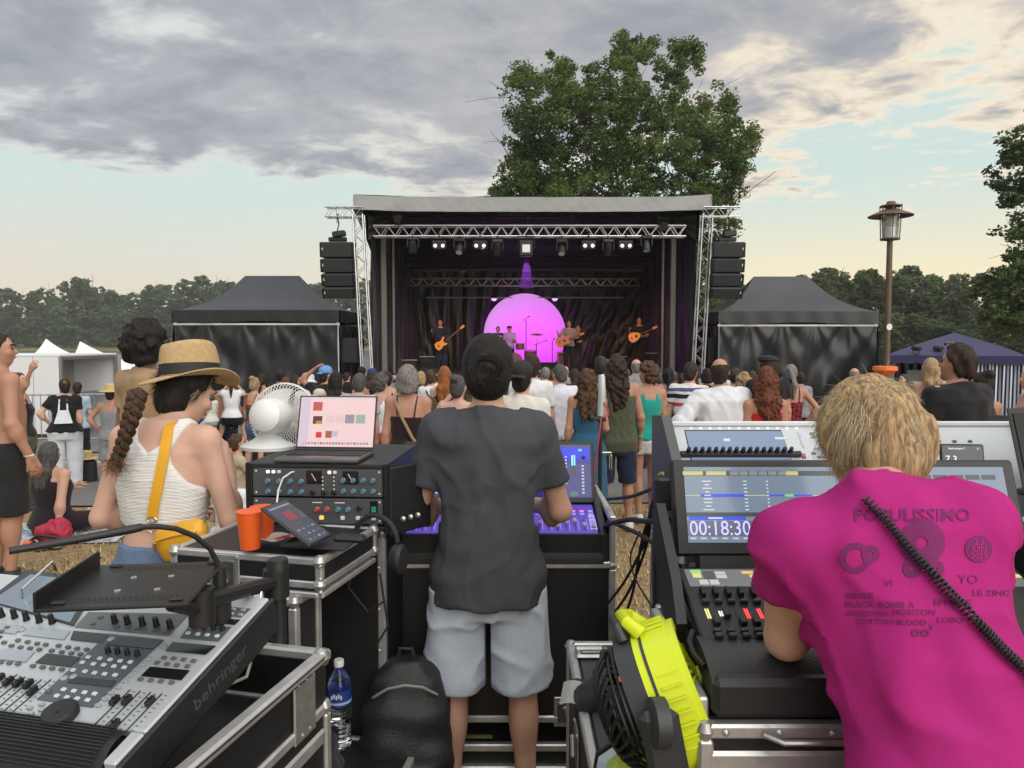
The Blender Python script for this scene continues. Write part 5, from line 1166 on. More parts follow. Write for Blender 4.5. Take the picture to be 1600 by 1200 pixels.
# ------------------------------------------------------------------ silver console, bottom left
def silver_console():
 c0 = atz(180, 1193, .985); c1 = atz(420, 933, 1.12); back = (c1 - c0)
 right = Vector((math.cos(TH), math.sin(TH), 0)); m = frame(c0, right, back); Ls = back.length
 root = thing('mixing_console', 'silver mixing console with faders, jog wheel and black armrest at the lower left', 'mixing console'); root.matrix_world = m
 W = .90
 MB().box((-W / 2, Ls / 2 + .04, -.012), (W, Ls - .08, .022), None, .004).build('top_panel', M_sil, root)
 MB().box((-.016, .04, -.014), (.03, .078, .024), None, .004).build('top_panel', M_sil, root)
 pad = MB().grid(lambda u, v: (-W + (W - .034) * u, .076 - .10 * v, -.004 + .014 * math.sin(math.pi * min(1, v * 1.2)) - .03 * v * v), 4, 8).build('armrest', M_rub, root, smooth=60)
 for k in range(14): MB().box((-W / 2 - .02, .066 - k * .0065, .0108 - .000 * k - .03 * ((k / 14.) ** 2)), (W - .06, .0022, .003)).build('armrest_rib', M_rub, root)
 MB().box((-W / 2, Ls / 2, -.075), (W - .02, Ls - .01, .10), None, .01).build('body', M_blk, root)
 MB().box((.006, Ls / 2, -.047), (.012, Ls + .01, .088), None, .004).build('side_cheek', M_blk, root)
 tm = text_mesh('behringer', .040, M('side lettering', (.06, .06, .063), .4), .0006, xs=1.25); t = link('lettering', tm, root); t.matrix_local = Matrix.Translation((.0125, Ls * .56, -.046)) @ Matrix.Rotation(R(90), 4, 'Z') @ Matrix.Rotation(R(90), 4, 'X')
 X = lambda cx, cy: onplane(cx / 3, 800 + cy / 3, m)     # positions read in a 3x enlargement
 def quad(name, pts, mat, z=.0012, t=.0016):
  ps = [X(*p) for p in pts]; a = sum((ps[i][0] * ps[(i + 1) % 4][1] - ps[(i + 1) % 4][0] * ps[i][1]) for i in range(4))
  if a < 0: ps = ps[::-1]
  return MB().prism(ps, t, Matrix.Translation((0, 0, z - t))).build(name, mat, root)
 def rect(name, cx0, cy0, cx1, cy1, mat, z=.0016, w=None, d=None):
  """upright rectangle: centre between the two picture points"""
  a, b = X(cx0, cy0), X(cx1, cy1); MB().box(((a[0] + b[0]) / 2, (a[1] + b[1]) / 2, z / 2), (w or abs(b[0] - a[0]), d or abs(b[1] - a[1]), z), None, .0006).build(name, mat, root)
 def put(me, name, pts, z=0.):
  for p in pts: q = X(*p); link(name, me, root, (q[0], q[1], z))
 quad('blue_section', [(510, 572), (768, 600), (432, 917), (172, 880)], M_navy)
 quad('dark_section', [(415, 470), (885, 480), (790, 580), (350, 540)], M('dark section', (.12, .125, .13), .4))
 quad('dark_section', [(890, 530), (1085, 540), (1025, 607), (845, 590)], M_navy)
 quad('dark_section', [(1030, 440), (1175, 455), (1130, 495), (1000, 475)], M_navy)
 quad('main_screen', [(-40, 395), (130, 330), (460, 440), (330, 533), (-40, 500)], M_lcdg) if False else None
 quad('display', [(345, 560), (510, 575), (480, 615), (330, 600)], M_lcd, .002); quad('display', [(545, 590), (765, 602), (720, 645), (500, 625)], M_lcd, .0026)
 quad('display', [(810, 613), (1012, 630), (965, 670), (775, 652)], M_lcd, .002); quad('display', [(945, 492), (1125, 508), (1100, 530), (925, 512)], M_lcd, .002)
 quad('display', [(705, 728), (890, 745), (850, 790), (662, 770)], M_lcd, .002); quad('display', [(340, 775), (545, 795), (520, 825), (318, 803)], M_lcd, .0026)
 quad('display', [(220, 665), (380, 683), (330, 728), (165, 708)], M_lcd, .002); quad('display', [(10, 643), (165, 655), (120, 705), (-30, 690)], M_lcdg, .002)
 quad('display', [(150, 540), (330, 560), (300, 600), (105, 578)], M_lcdg, .002); quad('display', [(-40, 520), (110, 535), (70, 573), (-40, 560)], M_lcdg, .002)
 quad('screen_bezel', [(-60, 420), (130, 275), (480, 320), (345, 535)], M_lcd, .004, .006); quad('touch_screen', [(-40, 425), (145, 300), (440, 335), (330, 525)], M('touch screen', (.16, .20, .25), .15, var=.2, scale=5), .005)
 g = KEY(.012, .0085, M_key); put(g, 'key', [(20, 615), (85, 605), (130, 612), (175, 620), (215, 625), (55, 630), (97, 637), (142, 642), (185, 648), (275, 630), (320, 637), (362, 643), (407, 648), (243, 653), (290, 660), (335, 665), (378, 670), (5, 707), (45, 711), (85, 715), (155, 725), (200, 731), (245, 736), (290, 742),
  (770, 687), (815, 690), (862, 695), (908, 702), (738, 710), (785, 717), (830, 722), (880, 727), (660, 788), (708, 793), (755, 797), (805, 803), (228, 845), (437, 528), (473, 497), (550, 543), (600, 545), (645, 550), (730, 557), (775, 565)])
 gw = KEY(.0105, .0085, M_keyw); put(gw, 'key', [(415, 686), (470, 692), (518, 698), (565, 704), (612, 709), (388, 711), (440, 718), (488, 723), (536, 729), (584, 734), (345, 747), (400, 753), (445, 760), (492, 765), (541, 770), (300, 838), (348, 845), (398, 852), (445, 858), (268, 868), (315, 875), (363, 881), (412, 888), (882, 573), (928, 578), (972, 582), (1018, 587)], .001)
 gs = KEY(.0125, .008, M('silver key', (.40, .42, .44), .4, .4)); put(gs, 'key', [(698, 693), (670, 718), (640, 743), (613, 770), (585, 797), (555, 825), (522, 852), (492, 880), (460, 910), (1050, 455), (1095, 460), (1140, 463), (1040, 475), (1085, 480), (1128, 485), (140, 922), (195, 905), (145, 948), (195, 932)])
 rb = MB().lathe([(.008, 0), (.008, .003), (.006, .004), (0, .004)], 18).mesh('round_button', M('silver key', (.4, .42, .44))); put(rb, 'round_button', [(521, 600), (302, 782), (768, 628), (104, 553), (345, 775)])
 k1 = KNOB(.0065, .016); put(k1, 'knob', [(508, 660), (553, 663), (598, 669), (645, 675), (912, 542), (957, 547), (1002, 552), (1045, 555)])
 k2 = KNOB(.008, .024); put(k2, 'knob', [(540, 520), (600, 525), (670, 530), (735, 535), (800, 545), (10, 490), (70, 495), (125, 505), (185, 515), (245, 520)])
 dots = MB().lathe([(.0022, 0), (0, .0008)], 6).mesh('dot', M_ink)
 for k in range(10): put(dots, 'speaker_hole', [(556 + 13 * (k % 5), 606 - 9 * (k // 5) - 1.0 * (k % 5))], .0015)
 sl, fc = fader_meshes()
 for (a, b, cp) in (((610, 835), (435, 1005), (540, 895)), ((658, 842), (485, 1012), (597, 893)), ((706, 848), (534, 1020), (540, 1008)), ((760, 855), (590, 1025), (706, 900)), ((148, 778), (-40, 950), (42, 805)), ((104, 770), (-70, 940), (0, 790)), ((192, 782), (0, 955), (88, 812)), ((238, 786), (45, 950), (135, 818)), ((60, 765), (-100, 920), (155, 850))):
  pa, pb = X(*a), X(*b); link('fader_slot', sl, root, ((pa[0] + pb[0]) / 2, (pa[1] + pb[1]) / 2, .0002))
  pc = X(*cp); link('fader_cap', fc, root, (pc[0], pc[1], 0))
  sc_ = MB()
  for k in range(9): sc_ = MB().box(((pa[0] + pb[0]) / 2 + .012, (pa[1] + pb[1]) / 2 - .048 + .012 * k, .0004), (.006, .0008, .0008)).build('scale_mark', M_ink, root)
 for k in range(8):
  x = -.87 + .042 * k; link('fader_slot', sl, root, (x, .165, .0002)); link('fader_cap', fc, root, (x, .135 + .009 * ((k * 5) % 7), 0))
  for y in (.235, .25, .30, .315): link('key', g, root, (x, y, 0))
  MB().box((x, .275, .001), (.034, .022, .002)).build('display', M_lcd, root)
 c = X(285, 958); MB().lathe([(.034, 0), (.034, .012), (.031, .017), (.004, .018), (0, .018)], 40, Matrix.Translation((c[0], c[1], 0))).build('jog_wheel', M_rub, root); MB().lathe([(.0045, .0175), (.003, .0165), (0, .0165)], 12, Matrix.Translation((c[0] + .002, c[1] - .006, .0015))).build('finger_dimple', M_ink, root)
 a, b = X(110, 415), X(265, 275); MB().tube([(a[0], a[1], 0), (a[0], a[1] + .005, .03), (b[0], b[1] - .005, .03), (b[0], b[1], 0)], .004, 8).build('grab_handle', M_chrome, root)
 return m
MC = silver_console()
def left_case():
 c = MC @ Vector((0, 0, 0)); root = thing('flight_case', 'black flight case with aluminium edges holding the silver console', 'flight case', (c.x, c.y, 0), TH)
 x0, x1, y0, y1 = -.97, .085, -.09, .62
 flight_case(root, x0, x1, y0, y1, .10, .80, latches=(('r', .02, .68), ('r', .47, .60)), rim2=.73)
 for (c_, d_) in (((x1, (y0 + y1) / 2, .87), (.012, y1 - y0, .12)), (((x0 + x1) / 2, y1, .87), (x1 - x0, .012, .12)), ((x0, (y0 + y1) / 2, .87), (.012, y1 - y0, .12)), (((x0 + x1) / 2, y0, .85), (x1 - x0, .012, .08))): MB().box(c_, d_).build('tray_wall', M_ply, root)
 for (c_, d_) in (((x1, (y0 + y1) / 2, .935), (.034, y1 - y0 + .03, .03)), (((x0 + x1) / 2, y1, .935), (x1 - x0, .03, .028)), ((x0, (y0 + y1) / 2, .935), (.03, y1 - y0, .03)), (((x0 + x1) / 2, y0, .90), (x1 - x0 - .04, .03, .026))): MB().box(c_, d_, None, .006).build('rim', M_edge, root)
 for y_ in (-.02, .012): MB().box((x1 + .0175, (y0 + y1) / 2, .935 + y_ * .4), (.002, y1 - y0, .003)).build('groove', M_blk, root)
 for y_ in (y1 - .01, y0 + .02):
  MB().lathe([(0, -.024), (.017, -.018), (.024, 0), (.017, .018), (0, .024)], 12, Matrix.Translation((x1, y_, .935))).build('ball_corner', M_hard, root)
 o = MB().box((x1 + .012, .50, .86), (.008, .10, .16), None, .003).build('corner_plate', M_hard, root)
 for k in range(5): MB().lathe([(.006, 0), (0, .005)], 8, Matrix.Translation((.016, .5 + (-.035 + .0175 * k), .86 + .065 * (-1) ** k)) @ Matrix.Translation((x1, 0, 0)) @ Matrix.Rotation(R(90), 4, 'Y')).build('rivet', M_hard, root)
 for (x, y) in ((x0 + .1, y0 + .1), (x1 - .1, y0 + .1), (x0 + .1, y1 - .1), (x1 - .1, y1 - .1)): MB().cyl((x - .02, y, .05), (x + .02, y, .05), .05, n=16).box((x, y, .095), (.07, .07, .01)).build('castor', M_blk, root)
 f = lambda p: (root.matrix_basis @ Vector(p))
 cb = MB().tube([P(300, 1070, 1.62), P(352, 1072, 1.75), P(385, 1058, 1.85), P(392, 1035, 1.93), P(375, 1018, 1.98), P(345, 1012, 1.99)], .004, 6).build('cable', M('cream cable', (.45, .42, .33), .6)); tag(cb, 'cream cable lying in the case beside the silver console', 'cable')
 cb = MB().tube([P(240, 1185, 1.48), P(255, 1150, 1.53), P(272, 1133, 1.56), P(268, 1148, 1.55), P(248, 1178, 1.49), P(236, 1200, 1.46)], .007, 8).build('cable', M('blue cable', (.015, .10, .42), .5)); tag(cb, 'bright blue cable loop in the case beside the silver console', 'cable')
left_case()
def laptop_tray():
 z = 1.225; a = atz(50, 953, z); b = atz(293, 943, z); c = atz(328, 877, z); m = frame(a, b - a, c - b); w = (b - a).length; d = (c - b).length
 root = thing('laptop_tray', 'empty perforated black laptop tray on a swivel arm above the silver console', 'laptop tray'); root.matrix_world = m
 mt = M('scuffed black steel', (.035, .034, .032), .36, .7, var=.3, scale=7.)
 MB().box((w / 2, d / 2, -.004), (w, d, .008), None, .003).build('plate', mt, root)
 MB().box((.004, d / 2, .016), (.006, d, .036), None, .002).build('lip', mt, root)
 hole = MB().lathe([(.0042, 0), (0, .0003)], 8).mesh('hole', M_ink)
 for r_, y in enumerate((.03, .042, .054)):
  for k in range(18): link('hole', hole, root, (.06 + .0115 * k + .004 * (r_ % 2), y, .0003)); link('hole', hole, root, (.06 + .0115 * k + .004 * (r_ % 2), d - y, .0003))
 for (x, y) in ((.035, .03), (w - .03, .025), (.05, d - .02), (w - .025, d - .02)): MB().box((x, y, .002), (.028, .014, .006), None, .003).build('rubber_pad', M_rub, root)
 for (x, y) in ((.12, .1), (.2, .1), (.12, .19), (.2, .19)): MB().box((x, y, .001), (.012, .004, .002), Matrix.Rotation(R(30), 3, 'Z')).build('screw', M_chrome, root)
 inv = m.inverted()
 pl = P(437, 1040, 1.95); top = P(434, 880, 1.95)
 L = lambda p: inv @ p
 MB().cyl(L(Vector((top.x, top.y, .72))), L(Vector((top.x, top.y, top.z - .02))), .021, n=16).build('pole', M_blk, root)
 MB().cyl(L(Vector((top.x, top.y, top.z - .02))), L(Vector((top.x, top.y, top.z + .012))), .030, .026, 18).build('pole_cap', M_blk, root)
 e0 = Vector((top.x - .005, top.y, top.z - .05)); e1 = P(315, 940, 1.60)
 f = frame(e0, e1 - e0, (0, 0, 1)); o = MB().box(((e1 - e0).length / 2, 0, 0), ((e1 - e0).length + .02, .032, .034), None, .008).build('arm', M_blk, root); o.matrix_local = inv @ f
 MB().cyl(L(e0 + Vector((0, 0, -.04))), L(e0 + Vector((0, 0, .035))), .034, n=18).build('collar', M_blk, root)
 MB().cyl(L(e1 + Vector((0, 0, -.05))), L(e1 + Vector((0, 0, .03))), .028, n=18).build('elbow_joint', M_blk, root)
 e2 = m @ Vector((w - .05, .06, -.02)); MB().cyl(L(e1 + Vector((0, 0, -.02))), L(e2), .016, n=12).build('arm_link', M_blk, root)
 q = e0 + (e1 - e0) * .35; MB().tube([L(q + Vector((0, 0, -.01))), L(q + Vector((.0, -.01, -.03))), L(q + Vector((.018, -.01, -.036))), L(q + Vector((.02, 0, -.01)))], .003, 6).build('cable_hook', M_chrome, root)
 bp = P(343, 905, 1.72); g = thing('gooseneck_lamp', 'black gooseneck console lamp reaching over the laptop tray', 'lamp', bp)
 S = lambda px, py, Y: P(px, py, Y) - bp
 MB().tube([(0, 0, 0), S(340, 880, 1.72), S(328, 857, 1.70), S(305, 838, 1.67), S(275, 826, 1.64), S(245, 822.5, 1.61), S(210, 824, 1.58)], .0062, 10).build('gooseneck', M_rub, g)
 MB().tube([S(222, 823.5, 1.585), S(205, 827, 1.57), S(120, 843, 1.51), S(14, 861, 1.44)], [.0085, .0095, .0085, .0075], 12).build('lamp_head', M_blk, g)
 MB().cyl((0, 0, -.04), (0, 0, .03), .018, .014, 16).build('socket', M_blk, g)
 MB().cyl((0, 0, -.18), (0, 0, -.04), .022, .026, 16).build('clamp', M_blk, g)
laptop_tray()
# ------------------------------------------------------------------ tall black cases, rack, fan, laptop, tablet, cups
RH = R(-8)
def rack_cases():
 o = P(600, 1190, 2.6); root = thing('flight_case', 'tall black flight case under the rack of knobs', 'flight case', (o.x, 2.6, 0), RH)
 flight_case(root, -.54, 0, 0, .62, .08, 1.075, latches=(), rim2=None)
 for k in range(6): MB().lathe([(.006, 0), (0, .004)], 8, Matrix.Translation((-.008, -.015, .2 + .15 * k)) @ Matrix.Rotation(R(90), 4, 'X')).build('rivet', M_hard, root)
 for (x, y) in ((-.47, .07), (-.07, .07), (-.47, .55), (-.07, .55)): MB().cyl((x - .02, y, .045), (x + .02, y, .045), .042, n=14).build('castor', M_blk, root)
 q = P(462, 1100, 2.16); r2 = thing('flight_case', 'black flight case with silver corners carrying cups and a tablet', 'flight case', (q.x, 2.16, 0), TH)
 flight_case(r2, -.40, 0, 0, .13, .08, .98, latches=(('f', -.14, .86), ('f', -.09, .50)))
 flight_case(r2, -.42, .075, .02, .40, 1.03, 1.10, latches=(('f', -.24, 1.045),), rail=.022)
 MB().box((-.17, .2, 1.005), (.44, .36, .03)).build('lid_base', M_ply, r2)
 MB().box((-.17, .02, 1.0), (.49, .03, .018), None, .004).build('edge', M_edge, r2); MB().box((.075, .2, 1.0), (.03, .38, .018), None, .004).build('edge', M_edge, r2)
 for k in range(3): MB().lathe([(.008, 0), (.006, .006), (0, .008)], 10, Matrix.Translation((.082, .012, 1.01 + .04 * k)) @ Matrix.Rotation(R(60), 4, 'X')).build('corner_cap', M_hard, r2)
 for (x, y) in ((-.34, .065), (-.06, .065)): MB().cyl((x - .02, y, .045), (x + .02, y, .045), .042, n=14).build('castor', M_blk, r2)
 return r2
CASE2 = rack_cases()
def rack():
 a = P(388, 832, 2.58); b = P(602, 815, 2.58); root = thing('equipment_rack', 'black rack of grey audio units with rows of blue knobs', 'equipment rack', (a.x, 2.58, 1.092), R(-4))
 W = .50; H = .235; D = .50
 for (c, d) in (((W / 2, D / 2, .008), (W, D, .016)), ((W / 2, D / 2, H - .008), (W, D, .016)), ((.008, D / 2, H / 2), (.016, D, H - .03)), ((W - .008, D / 2, H / 2), (.016, D, H - .03)), ((W / 2, D, H / 2), (W, .012, H))): MB().box(c, d, None, .003).build('shell', M_blk, root)
 for x in (.004, W - .004): MB().box((x, .004, H / 2), (.018, .02, H + .004), None, .003).build('edge', M_blkmetal, root)
 face = M('grey rack face', (.085, .088, .095), .45, .3, var=.08)
 bl = M('blue-grey knob', (.09, .17, .24), .4); rd = M('red knob', (.38, .07, .07), .4); gn = M('green knob', (.06, .20, .18), .4)
 def unit(z0, z1):
  u = MB().box((W / 2, .012, (z0 + z1) / 2), (W - .035, .02, z1 - z0), None, .003).build('unit', face, root)
  for x in (.03, W - .03):
   for z in (z0 + .012, z1 - .012): MB().lathe([(.005, 0), (0, .003)], 8, Matrix.Translation((x, .002, z)) @ Matrix.Rotation(R(90), 4, 'X')).build('rack_screw', M_hard, u)
  return u
 ux = unit(.118, .218); lx = unit(.022, .112)
 kb = {m_.name: MB().lathe([(.0095, 0), (.0095, .006), (.007, .008), (.006, .018), (0, .018)], 14, Matrix.Rotation(R(90), 4, 'X')).mesh('knob', m_) for m_ in (bl, rd, gn, M_knob)}
 kn = lambda m_, u_, x, z: link('knob', kb[m_.name], u_, (x, .002, z))
 for x in (.075, .115, .155, .195): kn(bl, ux, x, .172); kn(bl, ux, x, .135)
 for x in (.345, .38, .415, .45): kn(bl, ux, x, .178); kn(bl, ux, x, .140)
 for x in (.235, .275, .31): kn(M_knob, ux, x, .134)
 kn(rd, lx, .25, .075); kn(rd, lx, .285, .075); kn(gn, lx, .325, .075); kn(bl, lx, .36, .075); kn(M_knob, lx, .40, .08)
 for x in (.245, .375):
  o = MB().box((x - .005, .0, .188), (.055, .006, .048), None, .003).build('meter', M_lcd, ux); MB().box((x - .005, -.0035, .188), (.002, .002, .03), Matrix.Rotation(R(-30), 3, 'Y')).build('needle', M_wprint, o)
 bt = MB().box((0, -.002, 0), (.013, .008, .012), None, .002)
 for x, z, mm in ((.075, .205, emat('white button', (.9, .85, .8), .9)), (.095, .205, emat('white button', (.9, .85, .8))), (.295, .205, emat('white button', (1, 1, 1))), (.315, .205, M_keyw), (.115, .205, M_keyw)): MB().box((x, .0, z), (.012, .008, .011), None, .002).build('button', mm, ux)
 for x, mm in ((.265, emat('amber button', (1, .55, .1), .9)), (.34, M_keyw), (.395, M_keyw), (.415, M_keyw), (.45, M_keyw)): MB().box((x, .0, .045), (.015, .008, .014), None, .002).build('button', mm, lx)
 MB().box((.452, .0, .08), (.026, .004, .052), None, .001).build('meter', M_lcd, lx)
 for k in range(6): MB().box((.452, -.003, .06 + .005 * k), (.016, .002, .003)).build('meter_led', emat('meter green', (.05, .35, .2), .5), lx)
 for (x, z) in ((.25, .098), (.33, .098)): MB().box((x, .0012, z), (.035, .0012, .003)).build('caption', M_wprint, lx)
 for (x) in (.29, .33):
  for k in range(4): MB().lathe([(.004, 0), (0, .004)], 8, Matrix.Translation((x - .02 + .0, .0, .145 + .014 * k)) @ Matrix.Rotation(R(90), 4, 'X')).build('switch', M_hard, ux)
 MB().box((W + .06, .10, .10), (.012, .20, .24), Matrix.Rotation(R(-35), 3, 'Z'), .004).build('open_lid', M_blk, root)
 for k in range(3): MB().lathe([(.01, 0), (0, .006)], 10, Matrix.Translation((W + .05 + .02 * k, .02 + .03 * k, .04)) @ Matrix.Rotation(R(90), 4, 'X')).build('socket', M_hard, root)
 return root, W, H
RACK, RW, RHH = rack()
def desk_fan():
 z0 = 1.092 + RHH; o = P(420, 735, 2.93); root = thing('desk_fan', 'white desk fan with a wire cage on the equipment rack', 'fan', (o.x, 2.93, z0), R(-8))
 s = 2.78 / FX; G_ = lambda px, py: P(px, py, 2.93)
 MB().lathe([(.0, .0), (.095, 0), (.098, .012), (.06, .03), (.034, .05), (.026, .12), (.024, .16), (0, .165)], 28, Matrix.Diagonal((1.05, .9, 1, 1))).build('stand', M_white, root)
 root.scale = (1.08,) * 3; hc = Vector((.025, .03, (G_(440, 652).z - z0) / 1.08))
 m = Matrix.Translation(hc) @ Matrix.Rotation(R(90 - 8), 4, 'X') @ Matrix.Rotation(0, 4, 'Z')    # local z = air direction reversed (towards the camera side)
 hd = MB().lathe([(.0, .13), (.035, .128), (.058, .11), (.066, .06), (.062, .0), (.05, -.02), (0, -.02)], 24).build('motor_housing', M_white, root); hd.matrix_local = m
 r = .128
 cage = MB()
 fan_wire = M('white wire', (.72, .73, .73), .35)
 for zz, rr in ((-.05, r), (-.05, r * 1.01)):
  pass
 o1 = MB().tube([(r * math.cos(t * math.pi / 24), r * math.sin(t * math.pi / 24), -.05) for t in range(49)], .0035, 6, False).build('cage_ring', fan_wire, root); o1.matrix_local = m
 for k in range(60):
  t = 2 * math.pi * k / 60; c_, s_ = math.cos(t), math.sin(t); c2, s2 = math.cos(t + .25), math.sin(t + .25)
  w = MB().tube([(.045 * c2, .045 * s2, .02), (.09 * c_, .09 * s_, .012), (r * .96 * c_, r * .96 * s_, -.02), (r * c_, r * s_, -.05), (r * .96 * c_, r * .96 * s_, -.085), (.08 * c_, .08 * s_, -.108), (.03 * c2, .03 * s2, -.112)], .0011, 4, False).build('cage_wire', fan_wire, root); w.matrix_local = m
 hb = MB().lathe([(.032, -.112), (.032, -.118), (0, -.12)], 20).build('cage_badge', M_white, root); hb.matrix_local = m
 bl = M('clear blade', (.70, .72, .72), .2, var=.05, alpha=.75)
 for k in range(3):
  def fn(u, v, k=k):
   a = k * 2.094 + (u - .5) * 1.5 * (.6 + .4 * v); rr = .02 + .09 * v; return (rr * math.cos(a), rr * math.sin(a), -.05 + (u - .5) * .04)
  b_ = MB().grid(fn, 8, 6).build('blade', bl, root, smooth=60); b_.matrix_local = m
 MB().cyl((0, 0, .14), tuple(hc + Vector((0, -.03, -.03))), .022, .03, 16).build('neck', M_white, root)
desk_fan()
def laptop():
 z0 = 1.092 + RHH; o = P(487, 742, 2.56); root = thing('laptop', 'grey laptop with a pale pink screen on the equipment rack', 'laptop', (o.x, 2.56, z0 + .002), R(-5))
 W, D = .305, .215; mt = M('space grey aluminium', (.13, .13, .135), .4, .8, var=.05)
 MB().box((0.012, D / 2, .007), (W, D, .014), None, .004).build('base', mt, root); MB().box((.012, D * .62, .0147), (W - .03, D * .5, .0015)).build('keyboard', M_blk, root)
 MB().box((.012, .045, .0146), (.11, .06, .0012), None, .0005).build('trackpad', M('trackpad', (.11, .11, .115), .35, .6), root)
 kk = MB().box((0, 0, .001), (.0155, .0145, .002), None, .0005).mesh('key', M_knob)
 for r_ in range(5):
  for c_ in range(14): link('key', kk, root, (.012 - .13 + .02 * c_, D * .62 - .042 + .0205 * r_, .0152))
 hgt = (742 - 652) / FX * 2.78
 lid = link('lid', MB().box((0, 0, .105), (W, .006, .21), None, .003).mesh('lid', mt), root, (.012, D + .0, .014), (R(-16), 0, 0))
 scr = MB().box((0, -.0035, .108), (W - .014, .0015, .19)).build('screen', emat('pink page', (.86, .62, .62), .62), lid)
 bez = MB().box((0, -.0032, .107), (W - .006, .001, .203)).build('bezel', M_blk, lid)
 F_ = lambda nm, x, z, w, h_, m_: MB().box((x, -.0046, z), (w, .0006, h_)).build(nm, m_, lid)
 F_('sidebar', -.125, .108, .035, .19, emat('mauve', (.66, .56, .66), .62)); F_('page_bar', .0, .2, W - .02, .008, emat('pale bar', (.75, .6, .62), .62))
 F_('album_picture', -.078, .168, .036, .034, emat('pic red', (.55, .12, .1), .6)); F_('album_picture', -.075, .115, .036, .03, emat('pic dark', (.15, .05, .06), .5)); F_('album_picture', -.07, .106, .022, .012, emat('pic yellow', (.7, .4, .05), .6))
 F_('album_picture', .05, .12, .036, .034, emat('pic grey', (.35, .3, .35), .6)); F_('album_picture', .092, .12, .036, .034, emat('pic green', (.35, .45, .38), .6)); F_('album_picture', -.025, .118, .032, .03, emat('pic pale', (.78, .58, .58), .6)); F_('album_picture', .012, .118, .032, .03, emat('pic pale', (.78, .58, .58)))
 F_('album_picture', -.066, .058, .022, .022, emat('pic leaf', (.65, .05, .05), .6)); F_('album_picture', -.028, .06, .024, .026, emat('pic brown', (.4, .12, .08), .6)); F_('album_picture', -.004, .062, .022, .022, emat('pic blue', (.5, .5, .66), .6))
 dk = [(.1, .3, .6), (.5, .2, .2), (.3, .3, .35), (.6, .3, .4), (.35, .2, .35), (.5, .4, .4), (.2, .2, .2), (.55, .3, .3), (.3, .3, .5), (.6, .2, .3), (.2, .3, .3)]
 for k, c in enumerate(dk * 2): F_('dock_icon', -.125 + .0118 * k, .026, .0085, .008, emat('dock%d' % (k % 11), c, .6))
laptop()
def tablet_and_cups():
 zt = 1.125
 q = P(478, 852, 2.24); root = thing('tablet', 'tablet in a black folio case leaning in front of the rack', 'tablet', (q.x, 2.24, zt), R(-10))
 MB().box((.03, .05, .003), (.21, .16, .006), None, .002).build('folio_cover', M_rub, root)
 tl, ap, bt = P(430, 790, 2.22), P(467, 777, 2.36), P(485, 853, 2.12); inv = Matrix.LocRotScale(root.location, root.rotation_euler, None).inverted()
 mt = frame(bt, ap - tl, tl - bt); w, hh = (ap - tl).length, (tl - bt).length
 t = MB().box((w / 2, hh / 2, -.004), (w, hh, .008), None, .003).build('frame', M_blk, root); t.matrix_local = inv @ mt
 MB().box((w / 2, hh / 2, .0004), (w - .012, hh - .014, .001)).build('screen', M('tablet glass', (.012, .013, .018), .08, var=0, emit=(.02, .025, .04), es=.8), t)
 for k in range(12): MB().box((.03 + .028 * (k % 4), .02 + .022 * (k // 4), .0012), (.014, .007, .0006)).build('screen_icon', emat('icon%d' % (k % 3), ((.18, .2, .3), (.1, .12, .3), (.3, .3, .3))[k % 3], .5), t)
 MB().box((w * .5, hh * .66, .0012), (.05, .04, .0006)).build('screen_picture', emat('tablet red', (.25, .03, .05), .6), t); MB().box((w / 2, hh - .022, .0012), (w - .03, .006, .0006)).build('screen_bar', emat('tablet bar', (.3, .32, .4), .5), t)
 MB().box((.115, .07, .012), (.10, .05, .022), None, .01).build('keyboard_hump', M_rub, root)
 cm = M('orange plastic cup', (.78, .115, .018), .38, var=.04)
 for (px, py, Y, top, lab) in ((391, 848, 2.22, 790, 'orange plastic cup standing nearest the woman in the straw hat'), (411, 836, 2.32, 785, 'orange plastic cup standing behind the other orange cup')):
  o = P(px, py, Y); h_ = (py - top) / FX * Y * 1.02; c = thing('cup', lab, 'cup', (o.x, Y, zt), None, 'orange cups on the flight case')
  MB().lathe([(.0, .004), (.026, .004), (.0265, 0), (.029, 0), (.0385, h_), (.0372, h_), (.0275, .008), (0, .008)], 28).build('wall', cm, c)
  MB().lathe([(.0383, h_ - .004), (.0402, h_ - .003), (.0402, h_ + .001), (.0375, h_ + .001)], 28).build('rim', cm, c)
 lf = thing('leaflet', 'crumpled printed leaflet lying by the orange cups', 'leaflet', P(428, 850, 2.3) * 1, R(15)); lf.location.z = zt + .003
 MB().grid(lambda u, v: (.15 * u - .075, .09 * v - .045, .006 * math.sin(u * 9 + v * 4) + .004 * math.sin(v * 12) + .012), 14, 8).build('sheet', printed('leaflet', (.5, .45, .42), (.4, .05, .06), 30., .58), lf, smooth=80)
tablet_and_cups()
def headphones():
 o = P(585, 850, 2.5); root = thing('headphones', 'black headphones hanging from the corner of the tall case', 'headphones', o, R(-20))
 arc = [(.085 * math.cos(t), .01, .085 * math.sin(t) * 1.15) for t in [math.pi * k / 16 for k in range(17)]]
 MB().tube(arc, .009, 8).build('headband', M_rub, root)
 for s in (-1, 1):
  MB().lathe([(0, -.02), (.034, -.02), (.042, -.008), (.042, .012), (.034, .022), (0, .024)], 22, Matrix.Translation((s * .085, .01, -.045)) @ Matrix.Rotation(R(90), 4, 'Y') @ Matrix.Diagonal((1.25, 1, 1, 1))).build('ear_cup', M_rub, root)
  MB().box((s * .088, .01, -.005), (.012, .02, .05), None, .004).build('yoke', M_blkmetal, root)
 MB().tube([(-.085, .01, -.09), (-.10, -.01, -.16), (-.03, 0, -.24), (.03, .01, -.2), (.02, .0, -.1), (.05, 0, -.28), (.0, 0, -.36)], .004, 6).build('cord', M_rub, root)
headphones()
